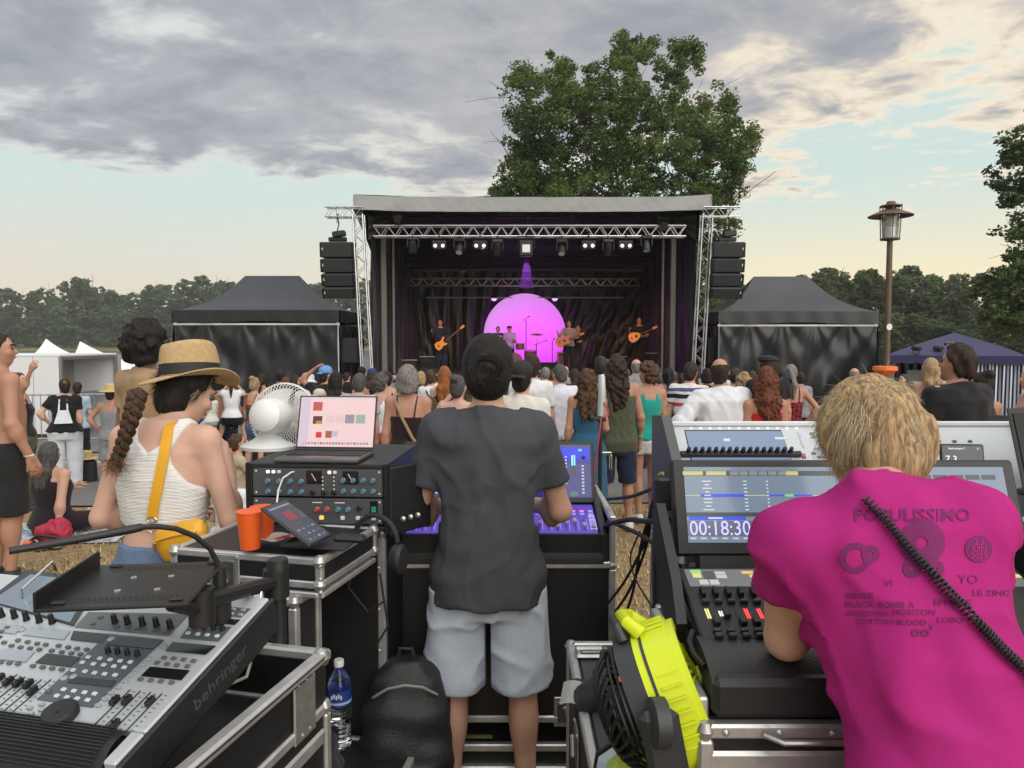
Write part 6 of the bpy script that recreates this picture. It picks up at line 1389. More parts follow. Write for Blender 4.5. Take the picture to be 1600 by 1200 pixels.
def white_cable():
 z = 1.092 + RHH
 c = MB().tube([P(470, 735, 2.6), P(455, 738, 2.56), P(442, 747, 2.5), P(435, 765, 2.5), P(432, 790, 2.47), P(428, 812, 2.42), P(437, 817, 2.36), P(447, 812, 2.32)], .003, 6).build('cable', M_white); tag(c, 'white charging cable running from the laptop down to the tablet', 'cable')
 c = MB().tube([P(487, 738, 2.62), P(455, 730, 2.7), P(440, 737, 2.66), P(460, 745, 2.6), P(478, 739, 2.62), P(450, 725, 2.75)], .004, 6).build('cable', M_rub); tag(c, 'black cable coiled behind the laptop on the rack', 'cable')
white_cable()
# ------------------------------------------------------------------ blue-lit console in the middle
def blue_console():
 root = thing('mixing_console', 'black mixing console glowing blue and violet in front of the man in grey', 'mixing console', (0, 2.86, 0))
 xa, xb = P(612, 800, 2.86).x, P(938, 800, 2.95).x
 zf = P(800, 836, 2.86).z; zm = zf + .065; ym = .26
 m = frame((xa, 0, zf), (1, 0, 0), (0, ym, zm - zf)); W = xb - xa; Ls = math.hypot(ym, zm - zf)
 ps = MB().box((W / 2, Ls / 2, -.012), (W - .03, Ls, .022), None, .004).build('fader_panel', M('violet lit panel', (.012, .010, .03), .35, var=0, emit=(.10, .05, .42), es=.55), root); ps.matrix_local = m
 MB().grid(lambda u, v: (xa + W * u, .0 - .05 * math.sin(v * math.pi * .5) + .015, zf + .004 - .11 * v + .0), 4, 8).build('armrest', M_rub, root, smooth=60)
 MB().box(((xa + xb) / 2, .15, zf - .06), (W, .30, .10), None, .02).build('body', M_blk, root)
 for x in (xa - .004, xb + .004): MB().prism([(-.03, zf - .10), (.38, zf - .10), (.40, zm + .05), (.30, zm + .03), (-.03, zf + .008)], .024, Matrix.Translation((x - .012, 0, 0)) @ Matrix(((0, 0, 1, 0), (1, 0, 0, 0), (0, 1, 0, 0), (0, 0, 0, 1)))).build('side_cheek', M_blk, root)
 zt = P(905, 694, 3.2).z; yt = .36; s = frame((xa, ym + .01, zm + .012), (1, 0, 0), (0, yt - ym - .01, zt - zm - .012)); Hs = math.hypot(yt - ym - .01, zt - zm - .012)
 pn = MB().box((W / 2, Hs / 2, -.014), (W, Hs + .02, .026), None, .005).build('screen_panel', M_blk, root); pn.matrix_local = s
 Q = lambda nm, x, y, w, h_, mt, z=.0004: MB().box((x, y, z), (w, h_, .0012)).build(nm, mt, pn)
 Q('screen', W / 2, Hs / 2 + .004, W - .03, Hs - .02, M('blue screen', (.006, .008, .03), .15, var=0, emit=(.012, .014, .10), es=.9))
 Q('screen_band', W / 2, Hs - .045, W - .034, .05, emat('blue band', (.012, .02, .62), .8), .0012); Q('screen_band', W / 2, Hs - .078, W - .034, .018, emat('blue band2', (.010, .015, .3), .8), .0013)
 cy = emat('cyan meter', (.25, .85, .85), .9); gr = emat('green meter', (.05, .6, .35), .8); wh = emat('white mark', (.6, .62, .72), .6); pk = emat('pink key', (.85, .18, .6), .9); vi = emat('violet key', (.35, .3, .95), .8)
 for c0 in range(8):
  x0 = W - .05 - c0 * .105
  Q('meter_bar', x0 - .045, Hs - .075, .006, .045, cy, .002); Q('meter_bar', x0 - .035, Hs - .075, .006, .045, cy, .002)
  for k in range(9): Q('meter_led', x0, Hs - .10 - .0145 * k, .010, .007, wh, .002); Q('meter_led', x0 - .072, Hs - .06 - .0145 * k, .007, .006, wh if k < 7 else gr, .002)
  Q('soft_key', x0 - .04, Hs - .125, .022, .028, M_key, .002); Q('soft_key', x0 - .01, Hs - .03, .016, .010, gr, .002); Q('soft_key', x0 - .04, .03, .03, .02, M('green glass', (.02, .06, .05), .3, emit=(.03, .16, .12), es=.5), .002)
 kn_ = KNOB(.008, .012)
 for c0 in range(8): link('knob', kn_, pn, (W - .045 - c0 * .105, Hs - .062, .001))
 sl, fc = fader_meshes(); fcw = MB().box((0, 0, .007), (.014, .026, .013), None, .002).mesh('fader_cap', M('grey fader cap', (.34, .34, .37), .5))
 rng = np.random.default_rng(3)
 for k in range(22):
  x = W - .03 - k * .036
  link('fader_slot', sl, ps, (x, .085, .0002)); link('fader_cap', fcw, ps, (x, .085 + rng.uniform(-.03, .035), 0))
  MB().box((x, .20, .0015), (.018, .012, .003)).build('key', pk if k % 3 else vi, ps); MB().box((x, .175, .0015), (.018, .008, .003)).build('key', vi, ps); MB().box((x + .013, .085, .0008), (.002, .09, .0006)).build('scale', vi, ps)
 for k in range(7): MB().box((W - .03, .05 + .018 * k, .0015), (.026, .007, .003)).build('key', vi if k % 2 else wh, ps)
 c = thing('flight_case', 'wide black flight case under the blue-lit console', 'flight case', (0, 2.84, 0))
 z1 = P(900, 882, 2.84).z
 flight_case(c, xa - .03, xb + .035, 0, .62, .27, z1, latches=(('f', xb - .14, .30),))
 for (cc, dd) in ((((xa + xb) / 2, 0, z1 + .06), (W + .06, .012, .12)), ((xb + .035, .31, z1 + .085), (.012, .62, .17)), ((xa - .03, .31, z1 + .085), (.012, .62, .17)), (((xa + xb) / 2, .62, z1 + .09), (W + .06, .012, .18))): MB().box(cc, dd).build('tray_wall', M_ply, c)
 MB().box((xb + .035, .31, z1 + .18), (.026, .64, .024), None, .005).build('rim', M_edge, c); MB().box((xa - .03, .31, z1 + .18), (.026, .64, .024), None, .005).build('rim', M_edge, c)
 MB().box((xb + .035, -.002, z1 + .09), (.026, .026, .17), None, .005).build('edge', M_edge, c)
 for z in (.16, .07): MB().box(((xa + xb) / 2, -.01, z), (W + .08, .03, .03), None, .005).build('edge', M_edge, c)
 MB().box(((xa + xb) / 2, .3, .115), (W + .04, .6, .12)).build('dolly', M_ply, c)
 MB().box(((xa + xb) / 2 - .1, -.018, .205), (.16, .01, .012)).build('label_strip', M('olive label', (.10, .12, .04), .6), c)
blue_console()
def mic_stand():
 b = P(938, 705, 3.5); g = ground_z(b.x, 3.5); root = thing('microphone_stand', 'measuring microphone on a thin stand with a red cable next to the blue-lit console', 'microphone stand', (b.x, 3.5, g)); H = lambda py: P(938, py, 3.5).z - g
 MB().cyl((0, 0, .02), (0, 0, H(640)), .010, n=10).build('pole', M_blk, root)
 for k in range(3): a = k * 2.094 + .3; MB().cyl((0, 0, .14), (.3 * math.cos(a), .3 * math.sin(a), .015), .009, n=8).build('leg', M_blk, root)
 MB().tube([(0, 0, H(650)), (.006, 0, H(620)), (.004, 0, H(590)), (0, 0, H(580))], [.014, .018, .017, .012], 12).build('clip_holder', M('pale grey tube', (.5, .54, .55), .4, .3), root)
 MB().lathe([(.0, H(556)), (.024, H(558)), (.030, H(566)), (.026, H(578)), (.014, H(585)), (0, H(586))], 16).build('foam_cap', M_rub, root)
 MB().tube([(.004, -.01, H(625)), (.03, -.02, H(638)), (.036, -.02, H(648)), (.0, -.025, H(652)), (-.012, -.02, H(690)), (-.03, 0, H(740)), (-.02, 0, H(800))], .004, 6).build('cable', M('red cable', (.45, .05, .09), .5), root)
 MB().box((.0, -.01, H(655)), (.05, .03, .018), None, .005).build('clutch', M_blk, root)
 MB().box((.03, -.0, H(708)), (.05, .02, .014), None, .004).build('clamp', M_chrome, root); MB().box((.05, -.0, H(722)), (.012, .02, .07), None, .004).build('clamp', M_chrome, root)
mic_stand()
# ------------------------------------------------------------------ things on the ground between the cases
def floor_things():
 o = P(470, 1190, 2.45); root = thing('flight_case', 'low black case lid on the ground under the water bottle', 'flight case', (-.80, 2.22, 0), RH)
 flight_case(root, -.02, .42, .0, .38, .03, .33, rail=.024)
 bz = .345; b = P(531, 1163, 2.56); wb = thing('water_bottle', 'clear plastic water bottle with a blue label standing between the cases', 'bottle', (P(531, 1150, 2.5).x, 2.5, bz))
 r = .0405; Hh = .30
 pl = M('clear bottle plastic', (.93, .96, .98), .04, var=0, trans=1.)
 prof = [(0, .008), (.02, .004), (.034, .0), (r, .012)]
 for k in range(8): prof += [(r, .02 + k * .016), (r * .93, .028 + k * .016)]
 prof += [(r, .155), (r, .215), (r * .98, .225), (r * .8, .25), (r * .45, .272), (.0145, .282), (.0145, .295)]
 MB().lathe(prof, 32).build('shell', pl, wb); MB().lathe([(.017, .288), (.017, .308), (.015, .311), (0, .311)], 20).build('cap', M('white cap', (.75, .76, .77), .4), wb)
 MB().lathe([(0, .009), (r - .003, .014), (r - .003, .09), (0, .0905)], 28).build('water', M('water fill', (.95, .98, 1), .0, var=0, trans=1.), wb)
 lab = MB().lathe([(r + .0006, .158), (r + .0006, .212)], 40).build('label_sleeve', M('blue label', (.02, .05, .28), .4, var=.25, scale=40), wb)
 MB().lathe([(r + .001, .166), (r + .001, .174)], 40).build('label_stripe', M('pale label', (.45, .55, .7), .4), wb)
 for k in range(5): MB().box((-.016 + .008 * k, -r - .001, .194 + .004 * (k % 2)), (.005, .002, .014)).build('label_mark', M_wprint, wb)
 q = P(632, 1200, 2.5); bp = thing('backpack', 'black backpack standing on the ground behind the man in grey', 'backpack', (q.x, 2.55, ground_z(0, 2.5)), R(6))
 cl = M('black nylon', (.011, .011, .013), .55, var=.3, scale=9., bump=.3, bscale=120.)
 F = Fld((-.2, -.16, -.02), (.2, .18, .68), .011); F.loft([(0, .145, .09, 0), (.03, .165, .115, 0), (.3, .165, .12, 0), (.5, .15, .105, .01), (.6, .115, .075, .02), (.655, .055, .04, .03)], .02, None, 3.2); F.loft([(.06, .12, .05, -.11), (.28, .125, .055, -.11), (.33, .11, .03, -.10)], .02, None, 3.2)
 n1 = wob(4, (30, 30, 30)); F.disp(lambda x, y, z: .006 * n1(x, y, z)); link('bag', F.mesh('bag', cl), bp)
 MB().tube([(-.11, -.06, .56), (-.06, -.085, .60), (.0, -.09, .612), (.06, -.085, .60), (.11, -.06, .56)], .005, 6).build('zip', M('grey zip', (.20, .21, .21), .5), bp)
 MB().tube([(-.03, .03, .64), (-.02, .03, .69), (.02, .03, .69), (.03, .03, .64)], .009, 8).build('grab_loop', cl, bp)
 for s in (-1, 1): MB().tube([(s * .08, .10, .58), (s * .10, .17, .45), (s * .10, .17, .25), (s * .13, .1, .08)], .016, 8).build('shoulder_strap', cl, bp)
 j = Fld((-.16, -.14, -.02), (.16, .14, .2), .012); j.ell((0, 0, .05), (.12, .09, .07), .03); j.ell((.03, .0, .1), (.06, .06, .07), .03); n2 = wob(14, (45, 45, 30)); j.disp(lambda x, y, z: .016 * n2(x, y, z), .06)
 jo = link('jacket', j.mesh('jacket', fabric('slate jacket', (.03, .032, .04)))); jo.location = (P(485, 1150, 2.4).x, 2.34, .335); tag(jo, 'dark bundled jacket lying beside the water bottle', 'jacket')
floor_things()
# ================================================================== RIGHT-HAND DESK
def lighting_console():
 root = thing('lighting_console', 'black lighting console with two touch screens the man in pink leans on', 'lighting console', (.80, 1.40, 1.125))
 xa, xb = .378 - .80, 1.20 - .80; W = xb - xa
 m = frame((xa, 0, 0), (1, 0, 0), (0, .32, .095)); Ls = math.hypot(.32, .095)
 pn = MB().box((W / 2, Ls / 2 + .04, -.012), (W - .02, Ls - .08, .024), None, .004).build('control_panel', M_blk, root); pn.matrix_local = m
 MB().grid(lambda u, v: (xa + W * u, .09 - .13 * v, .022 - .028 * v * v - .012 * v + .004 * math.sin(v * 3.1)), 6, 10).build('armrest', M('leatherette', (.018, .018, .019), .38, var=.15, scale=12., bump=.15, bscale=220.), root, smooth=60)
 MB().box(((xa + xb) / 2, .0, -.045), (W, .10, .075), None, .012).build('front_bar', M_blk, root)
 MB().box(((xa + xb) / 2, .20, -.03), (W - .02, .34, .06), None, .01).build('body', M_blk, root)
 for x in (xa - .012, xb + .012): MB().prism([(.18, -.03), (.36, .0), (.46, .20), (.40, .23), (.22, .10), (.16, .02)], .022, Matrix.Translation((x - .011, 0, 0)) @ Matrix(((0, 0, 1, 0), (1, 0, 0, 0), (0, 1, 0, 0), (0, 0, 0, 1)))).build('side_handle', M_blk, root)
 for x in (xa + .005,): MB().tube([(x - .004, .02, -.01), (x - .018, .05, .0), (x - .018, .09, .01), (x - .004, .12, .02)], .006, 8).build('grip', M_rub, root)
 Q = lambda par, nm, x, y, w, h_, mt, z=.001: MB().box((x, y, z), (w, h_, .0014)).build(nm, mt, par)
 Q(pn, 'strip_screen', W / 2, Ls - .045, W - .05, .066, M('grey strip glass', (.09, .095, .10), .15, var=.1, emit=(.10, .105, .11), es=.55))
 ye, gn, am, bu, wh = emat('yellow tile', (.75, .65, .25), .7), emat('green tile', (.3, .7, .15), .7), emat('amber tile', (.85, .5, .12), .7), emat('blue tile', (.06, .10, .65), .8), emat('white tile', (.6, .6, .55), .6)
 tl = [(.030, .024, .024, .012, gn), (.030, .008, .020, .016, ye), (.058, .010, .026, .030, M_key), (.086, .018, .024, .010, wh), (.086, .004, .024, .012, wh), (.040, -.018, .02, .018, wh), (.064, -.018, .02, .018, wh), (.15, .02, .026, .010, am), (.158, .006, .014, .010, am), (.19, .02, .026, .010, am), (.20, .004, .03, .010, am), (.222, .011, .026, .010, bu), (.25, .022, .03, .010, am), (.262, .006, .03, .012, ye)]
 for k in range(3):
  for (x, y, w, h_, mt) in tl:
   if x + k * .25 < W - .05: Q(pn, 'screen_tile', x + .02 + k * .25, Ls - .045 + y, w, h_, mt, .002)
 kk = MB().box((0, 0, .008), (.010, .013, .016), None, .002).mesh('key', M_knob); kb = MB().box((0, 0, .005), (.017, .010, .010), None, .002).mesh('key', M('dark grey key', (.022, .022, .024), .45)); gl = MB().box((0, 0, .011), (.005, .003, .008)).mesh('key_light', emat('green led', (.05, .9, .45), 1.2))
 sl = MB().box((0, 0, .0004), (.003, .055, .0008)).mesh('slot', M_ink); fc = MB().box((0, 0, .006), (.014, .020, .012), None, .002).mesh('fader_cap', M_knob)
 lit = {0: emat('yellow fader', (.9, .75, .25), 1.), 1: emat('white fader', (.85, .85, .85), 1.), 3: emat('red fader', (1., .05, .05), 1.2), 4: emat('red fader', (1., .05, .05)), 2: emat('red fader', (1., .05, .05))}
 grp = 0; x = .045
 for g in range(3):
  for c in range(5):
   xx = x + g * .165 + c * .028
   if xx > W - .06: continue
   for r_, yy in enumerate((.232, .218)): link('key', kk, pn, (xx, yy, 0))
   if c % 2 == 0 and r_: link('key_light', gl, pn, (xx, .222, .0))
   link('key', kb, pn, (xx, .196, 0)); link('key', kb, pn, (xx, .098, 0)); link('key', kb, pn, (xx, .083, 0))
   link('fader_slot', sl, pn, (xx, .145, .0002)); link('fader_cap', fc, pn, (xx + .006, .127 + (.025 if c == 1 else 0), 0))
   if c in (0, 1, 3) or (c == 4 and g == 0):
    for d in (-.0025, .0025): MB().box((xx - .004 + d, .158, .0012), (.0028, .032 if c != 1 else .016, .0016)).build('fader_light', lit[c], pn)
 s = frame((.40 - .80, .37, .115), (1, 0, 0), (0, .075, .205)); Hs = .222; Wm = 1.24 - .40 + .02
 mo = MB().box((Wm / 2, Hs / 2, -.016), (Wm, Hs + .015, .032), None, .006).build('monitor', M_blk, root); mo.matrix_local = s
 MB().box((Wm / 2, -.02, -.02), (Wm - .1, .05, .03), None, .006).build('hinge', M_blk, mo)
 MB().box((Wm / 2, Hs / 2, .0005), (.004, Hs, .002)).build('seam', M_ink, mo)
 glass = M('grey touch glass', (.05, .06, .075), .12, var=.15, scale=3., emit=(.115, .15, .20), es=.75)
 wS = Wm / 2 - .045; x0 = .03
 for k, xx in enumerate((x0, Wm / 2 + .015)): Q(mo, 'touch_screen', xx + wS / 2, Hs / 2 + .006, wS, Hs - .036, glass, .0012)
 top = Hs - .018
 G = lambda nm, x, y, w, h_, mt, z=.0022: Q(mo, nm, x0 + x, top - y, w, h_, mt, z)
 bar = emat('dark bar', (.05, .055, .06), .8); yl = emat('yellow bar', (.45, .45, .16), .8); blb = emat('blue row', (.03, .07, .55), .9); tx = emat('pale text', (.55, .58, .6), .8); grn = emat('green cell', (.15, .5, .18), .9)
 G('title_bar', wS / 2, .010, wS, .012, bar); G('title_tab', .022, .010, .05, .010, yl, .003); G('title_tab', .08, .010, .05, .010, yl, .003); G('title_tab', .27, .010, .03, .010, yl, .003)
 for k in range(6): G('title_tab', .125 + .024 * k, .010, .021, .010, M('tab grey', (.12, .12, .12), .4, emit=(.09, .09, .095), es=.8), .003)
 for r_ in range(9):
  y = .030 + .0088 * r_
  if r_ == 4: G('selected_row', .095, y, .115, .0075, blb); G('row_line', .17, y, .34, .0022, yl, .0018); G('cell', .258, y, .02, .006, grn, .003); G('cell', .29, y, .05, .004, blb, .0026); G('cell', .225, y, .04, .004, blb, .0026)
  G('cue_text', .055, y, (.022, .012, .024, .01, .016, .022, .02, .014, .026)[r_], .0028, tx, .003); G('cue_text', .15, y, .008, .0026, tx, .003); G('cue_text', .205, y, .004, .003, tx, .003)
 G('divider', wS / 2, .112, wS, .010, bar); G('timer_bar', .075, .121, .14, .010, blb); G('timer_bar', .07, .121, .035, .004, tx, .003); G('timer_panel', wS / 2, .146, wS, .036, M('timer grey', (.04, .05, .06), .2, emit=(.06, .07, .09), es=.8))
 dg = text_mesh('00:18:30.10', .050, emat('violet digits', (.45, .42, 1.), 1.1), .0004, 'LEFT', .88); d = link('timer_digits', dg, mo, (x0 + .004, top - .147, .003))
 for k in range(6): G('timer_caption', .012 + .026 * k, .170, .014, .003, tx, .003)
 for k in range(9): Q(mo, 'window_tile', Wm / 2 + .04 + .04 * (k % 9), top - .02, .034, .012, bar, .0022)
 for k in range(5): Q(mo, 'window_row', Wm / 2 + .015 + wS / 2, top - .05 - .025 * k, wS - .02, .0015, M('tab grey', (.12, .12, .12)), .0022)
lighting_console()
def right_case():
 root = thing('flight_case', 'black flight case with aluminium rails under the lighting console', 'flight case', (.80, 1.36, 0))
 flight_case(root, -.435, .55, 0.0, .50, .10, 1.02, latches=(), rim2=.96)
 MB().box((.06, .25, 1.028), (.96, .46, .012)).build('tray_floor', M('black tray', (.02, .02, .021), .6), root)
 for (c, d) in (((-.435, .25, 1.05), (.02, .48, .05)), ((.06, .51, 1.05), (.98, .02, .05))): MB().box(c, d, None, .004).build('rim', M_edge, root)
 for k in range(4): MB().lathe([(.007, 0), (0, .005)], 8, Matrix.Translation((-.40 + .1 * k, -.016, 1.02)) @ Matrix.Rotation(R(90), 4, 'X')).build('rivet', M_hard, root)
 MB().tube([(-.33, -.02, 1.02), (-.30, -.04, 1.015), (-.18, -.04, 1.015), (-.15, -.02, 1.02)], .006, 8).build('handle', M_hard, root)
 for (x, y) in ((-.38, .06), (.5, .06), (-.38, .44), (.5, .44)): MB().cyl((x - .02, y, .045), (x + .02, y, .045), .045, n=14).build('castor', M_blk, root)
right_case()
def white_console():
 root = thing('mixing_console', 'pale grey sound console with a row of black knobs behind the lighting console', 'mixing console', (0, 2.12, 1.20))
 xa = P(1058, 700, 2.3).x; xb = xa + 1.12; W = xb - xa
 zt = P(1100, 665, 2.40).z - 1.20; m = frame((xa, 0, .03), (1, 0, 0), (0, .28, zt - .03)); Ls = math.hypot(.28, zt - .03)
 pal = M('pale console paint', (.46, .49, .52), .4, .1, var=.05)
 pn = MB().box((W / 2, Ls / 2, -.02), (W, Ls, .04), None, .006).build('meter_bridge', pal, root); pn.matrix_local = m
 MB().box((W / 2, Ls + .004, -.012), (W + .01, .018, .05), None, .006).build('top_rail', M('pale rail', (.60, .62, .63), .4), pn)
 MB().prism([(-.10, -.06), (.42, -.06), (.42, zt + .02), (.26, zt + .035), (-.10, .05)], .03, Matrix.Translation((xa - .034, 0, 0)) @ Matrix(((0, 0, 1, 0), (1, 0, 0, 0), (0, 1, 0, 0), (0, 0, 0, 1)))).build('side_cheek', M('grey cheek', (.07, .075, .08), .5), root)
 MB().prism([(-.10, -.06), (.42, -.06), (.42, zt + .02), (.26, zt + .035), (-.10, .05)], .03, Matrix.Translation((xb + .004, 0, 0)) @ Matrix(((0, 0, 1, 0), (1, 0, 0, 0), (0, 1, 0, 0), (0, 0, 0, 1)))).build('side_cheek', M('grey cheek', (.07, .075, .08)), root)
 MB().box(((xa + xb) / 2, .17, -.03), (W, .5, .06), None, .01).build('body', pal, root)
 X = lambda px, py: onplane(px, py, Matrix.Translation((0, 2.12, 1.20)) @ m)
 Q = lambda nm, a, b, mt, z=.001, t=.0016: MB().box(((a[0] + b[0]) / 2, (a[1] + b[1]) / 2, z), (abs(b[0] - a[0]), abs(b[1] - a[1]), t)).build(nm, mt, pn)
 Q('touch_screen', X(1071, 674), X(1241, 735), M('blue-grey glass', (.08, .11, .16), .1, var=.15, scale=4., emit=(.11, .15, .23), es=.6)); Q('screen_bezel', X(1069, 672), X(1243, 738), M_lcd, .0004, .001)
 for (a, b) in (((1130, 686), (1141, 690)), ((1210, 684), (1230, 687)), ((1232, 703), (1240, 708))): Q('screen_text', X(*a), X(*b), emat('pale text', (.55, .58, .6)), .002)
 a, b = X(1062, 712), X(1251, 712); MB().box(((a[0] + b[0]) / 2, a[1], .008), (b[0] - a[0], .018, .016), None, .003).build('knob_bar', M_blk, pn)
 kb = KNOB(.0075, .020)
 for k in range(16): link('knob', kb, pn, (lerp(a[0] + .025, b[0] - .035, k / 15), a[1] + .004, .014))
 gk = KEY(.012, .008, M_key)
 for (px, py) in ((1272, 709), (1280, 715), (1288, 715), (1298, 715), (1298, 706), (1290, 709), (1258, 729), (1278, 729), (1306, 727), (1256, 715)): q = X(px, py); link('key', gk, pn, (q[0], q[1], 0))
 Q('red_key', X(1252, 709), X(1259, 712), emat('red key', (.7, .1, .1), .6), .002); Q('blue_led', X(1251, 679), X(1253, 681.5), emat('blue led', (.2, .2, 1), 2.), .002)
 for (a_, b_) in (((1267, 706), (1303, 720)), ((1245, 675), (1257, 700)), ((1268, 725), (1294, 738)), ((1248, 725), (1262, 738)), ((1300, 722), (1330, 738))): Q('key_field', X(*a_), X(*b_), M('key field', (.38, .40, .42), .5), .0004)
 for k in range(12): q = X(1080 + 15 * k, 671); MB().box((q[0], q[1] + .004, .001), (.007, .004, .002)).build('bridge_light', emat('bridge light', (.9, 1, .95), 1.1), pn)
 for r_ in range(6):
  for c in range(8): q = X(1320, 690); link('key', gk, pn, (q[0] + .05 + .05 * c, q[1] - .11 + .022 * r_, 0))
 tm = text_mesh('Soundcraft', .036, M('blue-black lettering', (.03, .035, .05), .5), .0004, 'LEFT', 1.15); q = X(1265, 681); t = link('lettering', tm, pn, (q[0], q[1], .001))
 q = X(1283, 692); Q('badge', X(1275, 686), X(1291, 697), M_white, .0008);
 mk = MB().prism([(-.006, -.002), (.006, -.002), (0, .009)], .001, Matrix.Translation((q[0], q[1], .0014))).build('emblem', M_ink, pn)
 MB().box((q[0], q[1] - .007, .0018), (.018, .003, .001)).build('emblem', M_ink, pn)
 for k in range(2): Q('caption', X(1271, 700 + 3 * k), X(1300, 701 + 3 * k), M('blue caption', (.08, .18, .5), .5), .001)
 c = thing('flight_case', 'silver edged flight case under the pale grey sound console', 'flight case', (xa, 2.06, 0))
 flight_case(c, -.03, W + .05, 0, .42, .10, 1.13, rim2=1.05)
 b = P(1012, 850, 2.1)
white_console()
def small_case():
 root = thing('flight_case', 'small black flight case with a steel latch carrying the yellow fan', 'flight case', (.195, 1.50, 0))
 flight_case(root, 0, .50, 0, .90, .12, .745, latches=(('l', .55, .60),), rail=.026)
 MB().box((.25, .45, .752), (.46, .86, .006)).build('lid', M('grey lid laminate', (.055, .052, .058), .5, var=.15), root)
 o = MB().box((.06, .80, .764), (.11, .07, .014), None, .012).build('lid_latch', M_hard, root); MB().box((.0, 0, .010), (.075, .045, .008), None, .008).build('dish', M('latch dish', (.2, .2, .195)), o, loc=(.06, .80, .764));
 for ch in o.children: ch.location = (.06, .80, .764)
 MB().cyl((.01, .80, .775), (.09, .80, .775), .012, n=12).build('latch_bar', M_hard, root)
 for (x, y) in ((.05, .08), (.45, .08), (.05, .82), (.45, .82)): MB().cyl((x - .02, y, .05), (x + .02, y, .05), .05, n=14).build('castor', M_blk, root)
 z = .76
 F = Fld((-.12, -.16, -.16), (.14, .16, .08), .010); F.cap((-.03, -.07, -.02), (.06, .09, .015), .04, .035, .03); F.cap((-.04, .0, -.02), (-.045, .03, -.10), .03, .02, .02); F.cap((.03, -.1, .0), (.09, -.05, .0), .03, .03, .03); n1 = wob(31, (50, 50, 40)); F.disp(lambda x, y, z_: .014 * n1(x, y, z_), .06)
 q = P(922, 1075, 2.05); c = link('cloth', F.mesh('cloth', fabric('charcoal towel', (.03, .03, .033)))); c.location = (q.x + .02, 2.05, z + .03); tag(c, 'dark cloth draped over the edge of the small case', 'cloth')
 q = P(888, 1085, 2.0); p = MB().grid(lambda u, v: (.05 * u - .025 + .012 * v, .012 * math.sin(u * 3), .065 * v - .03), 6, 6).build('paper', M('white paper', (.68, .70, .74), .7)); p.location = q; tag(p, 'white scrap of paper stuck to the small case', 'paper')
 cm = M('orange plastic cup', (.78, .115, .018), .38, var=.04); q = P(980, 1148, 1.86); cu = thing('cup', 'orange plastic cup with black print behind the yellow fan', 'cup', (q.x, 1.86, z), None, 'orange cups on the flight case'); h_ = .118
 MB().lathe([(.0, .004), (.026, .004), (.0265, 0), (.029, 0), (.0385, h_), (.0372, h_), (.0275, .008), (0, .008)], 28).build('wall', cm, cu); MB().lathe([(.0383, h_ - .004), (.0402, h_ - .003), (.0402, h_ + .001), (.0375, h_ + .001)], 28).build('rim', cm, cu)
 ring = MB().lathe([(.020, 0), (.0235, 0), (.0235, .0008), (.020, .0008)], 24).build('printed_ring', M_ink, cu); ring.matrix_local = Matrix.Translation((-.006, -.0368, .072)) @ Matrix.Rotation(R(86), 4, 'X')
 for k in range(3): MB().box((-.012 + .012 * k, -.0335, .035), (.007, .0015, .012)).build('printed_letter', M_ink, cu)
 ph = thing('phone', 'phone in a black holder at the foot of the yellow fan', 'phone', P(948, 1185, 1.6), Euler((R(35), R(-20), R(25)))); MB().box((0, 0, 0), (.075, .012, .15), None, .008).build('shell', M_blk, ph); MB().box((0, -.0065, .004), (.066, .001, .13)).build('screen', M('phone glass', (.18, .2, .24), .1, emit=(.18, .2, .26), es=.5), ph)
 for k in range(3): MB().box((.028, .0, -.04 + .035 * k), (.012, .02, .02), None, .003).build('button', M_key, ph)
small_case()
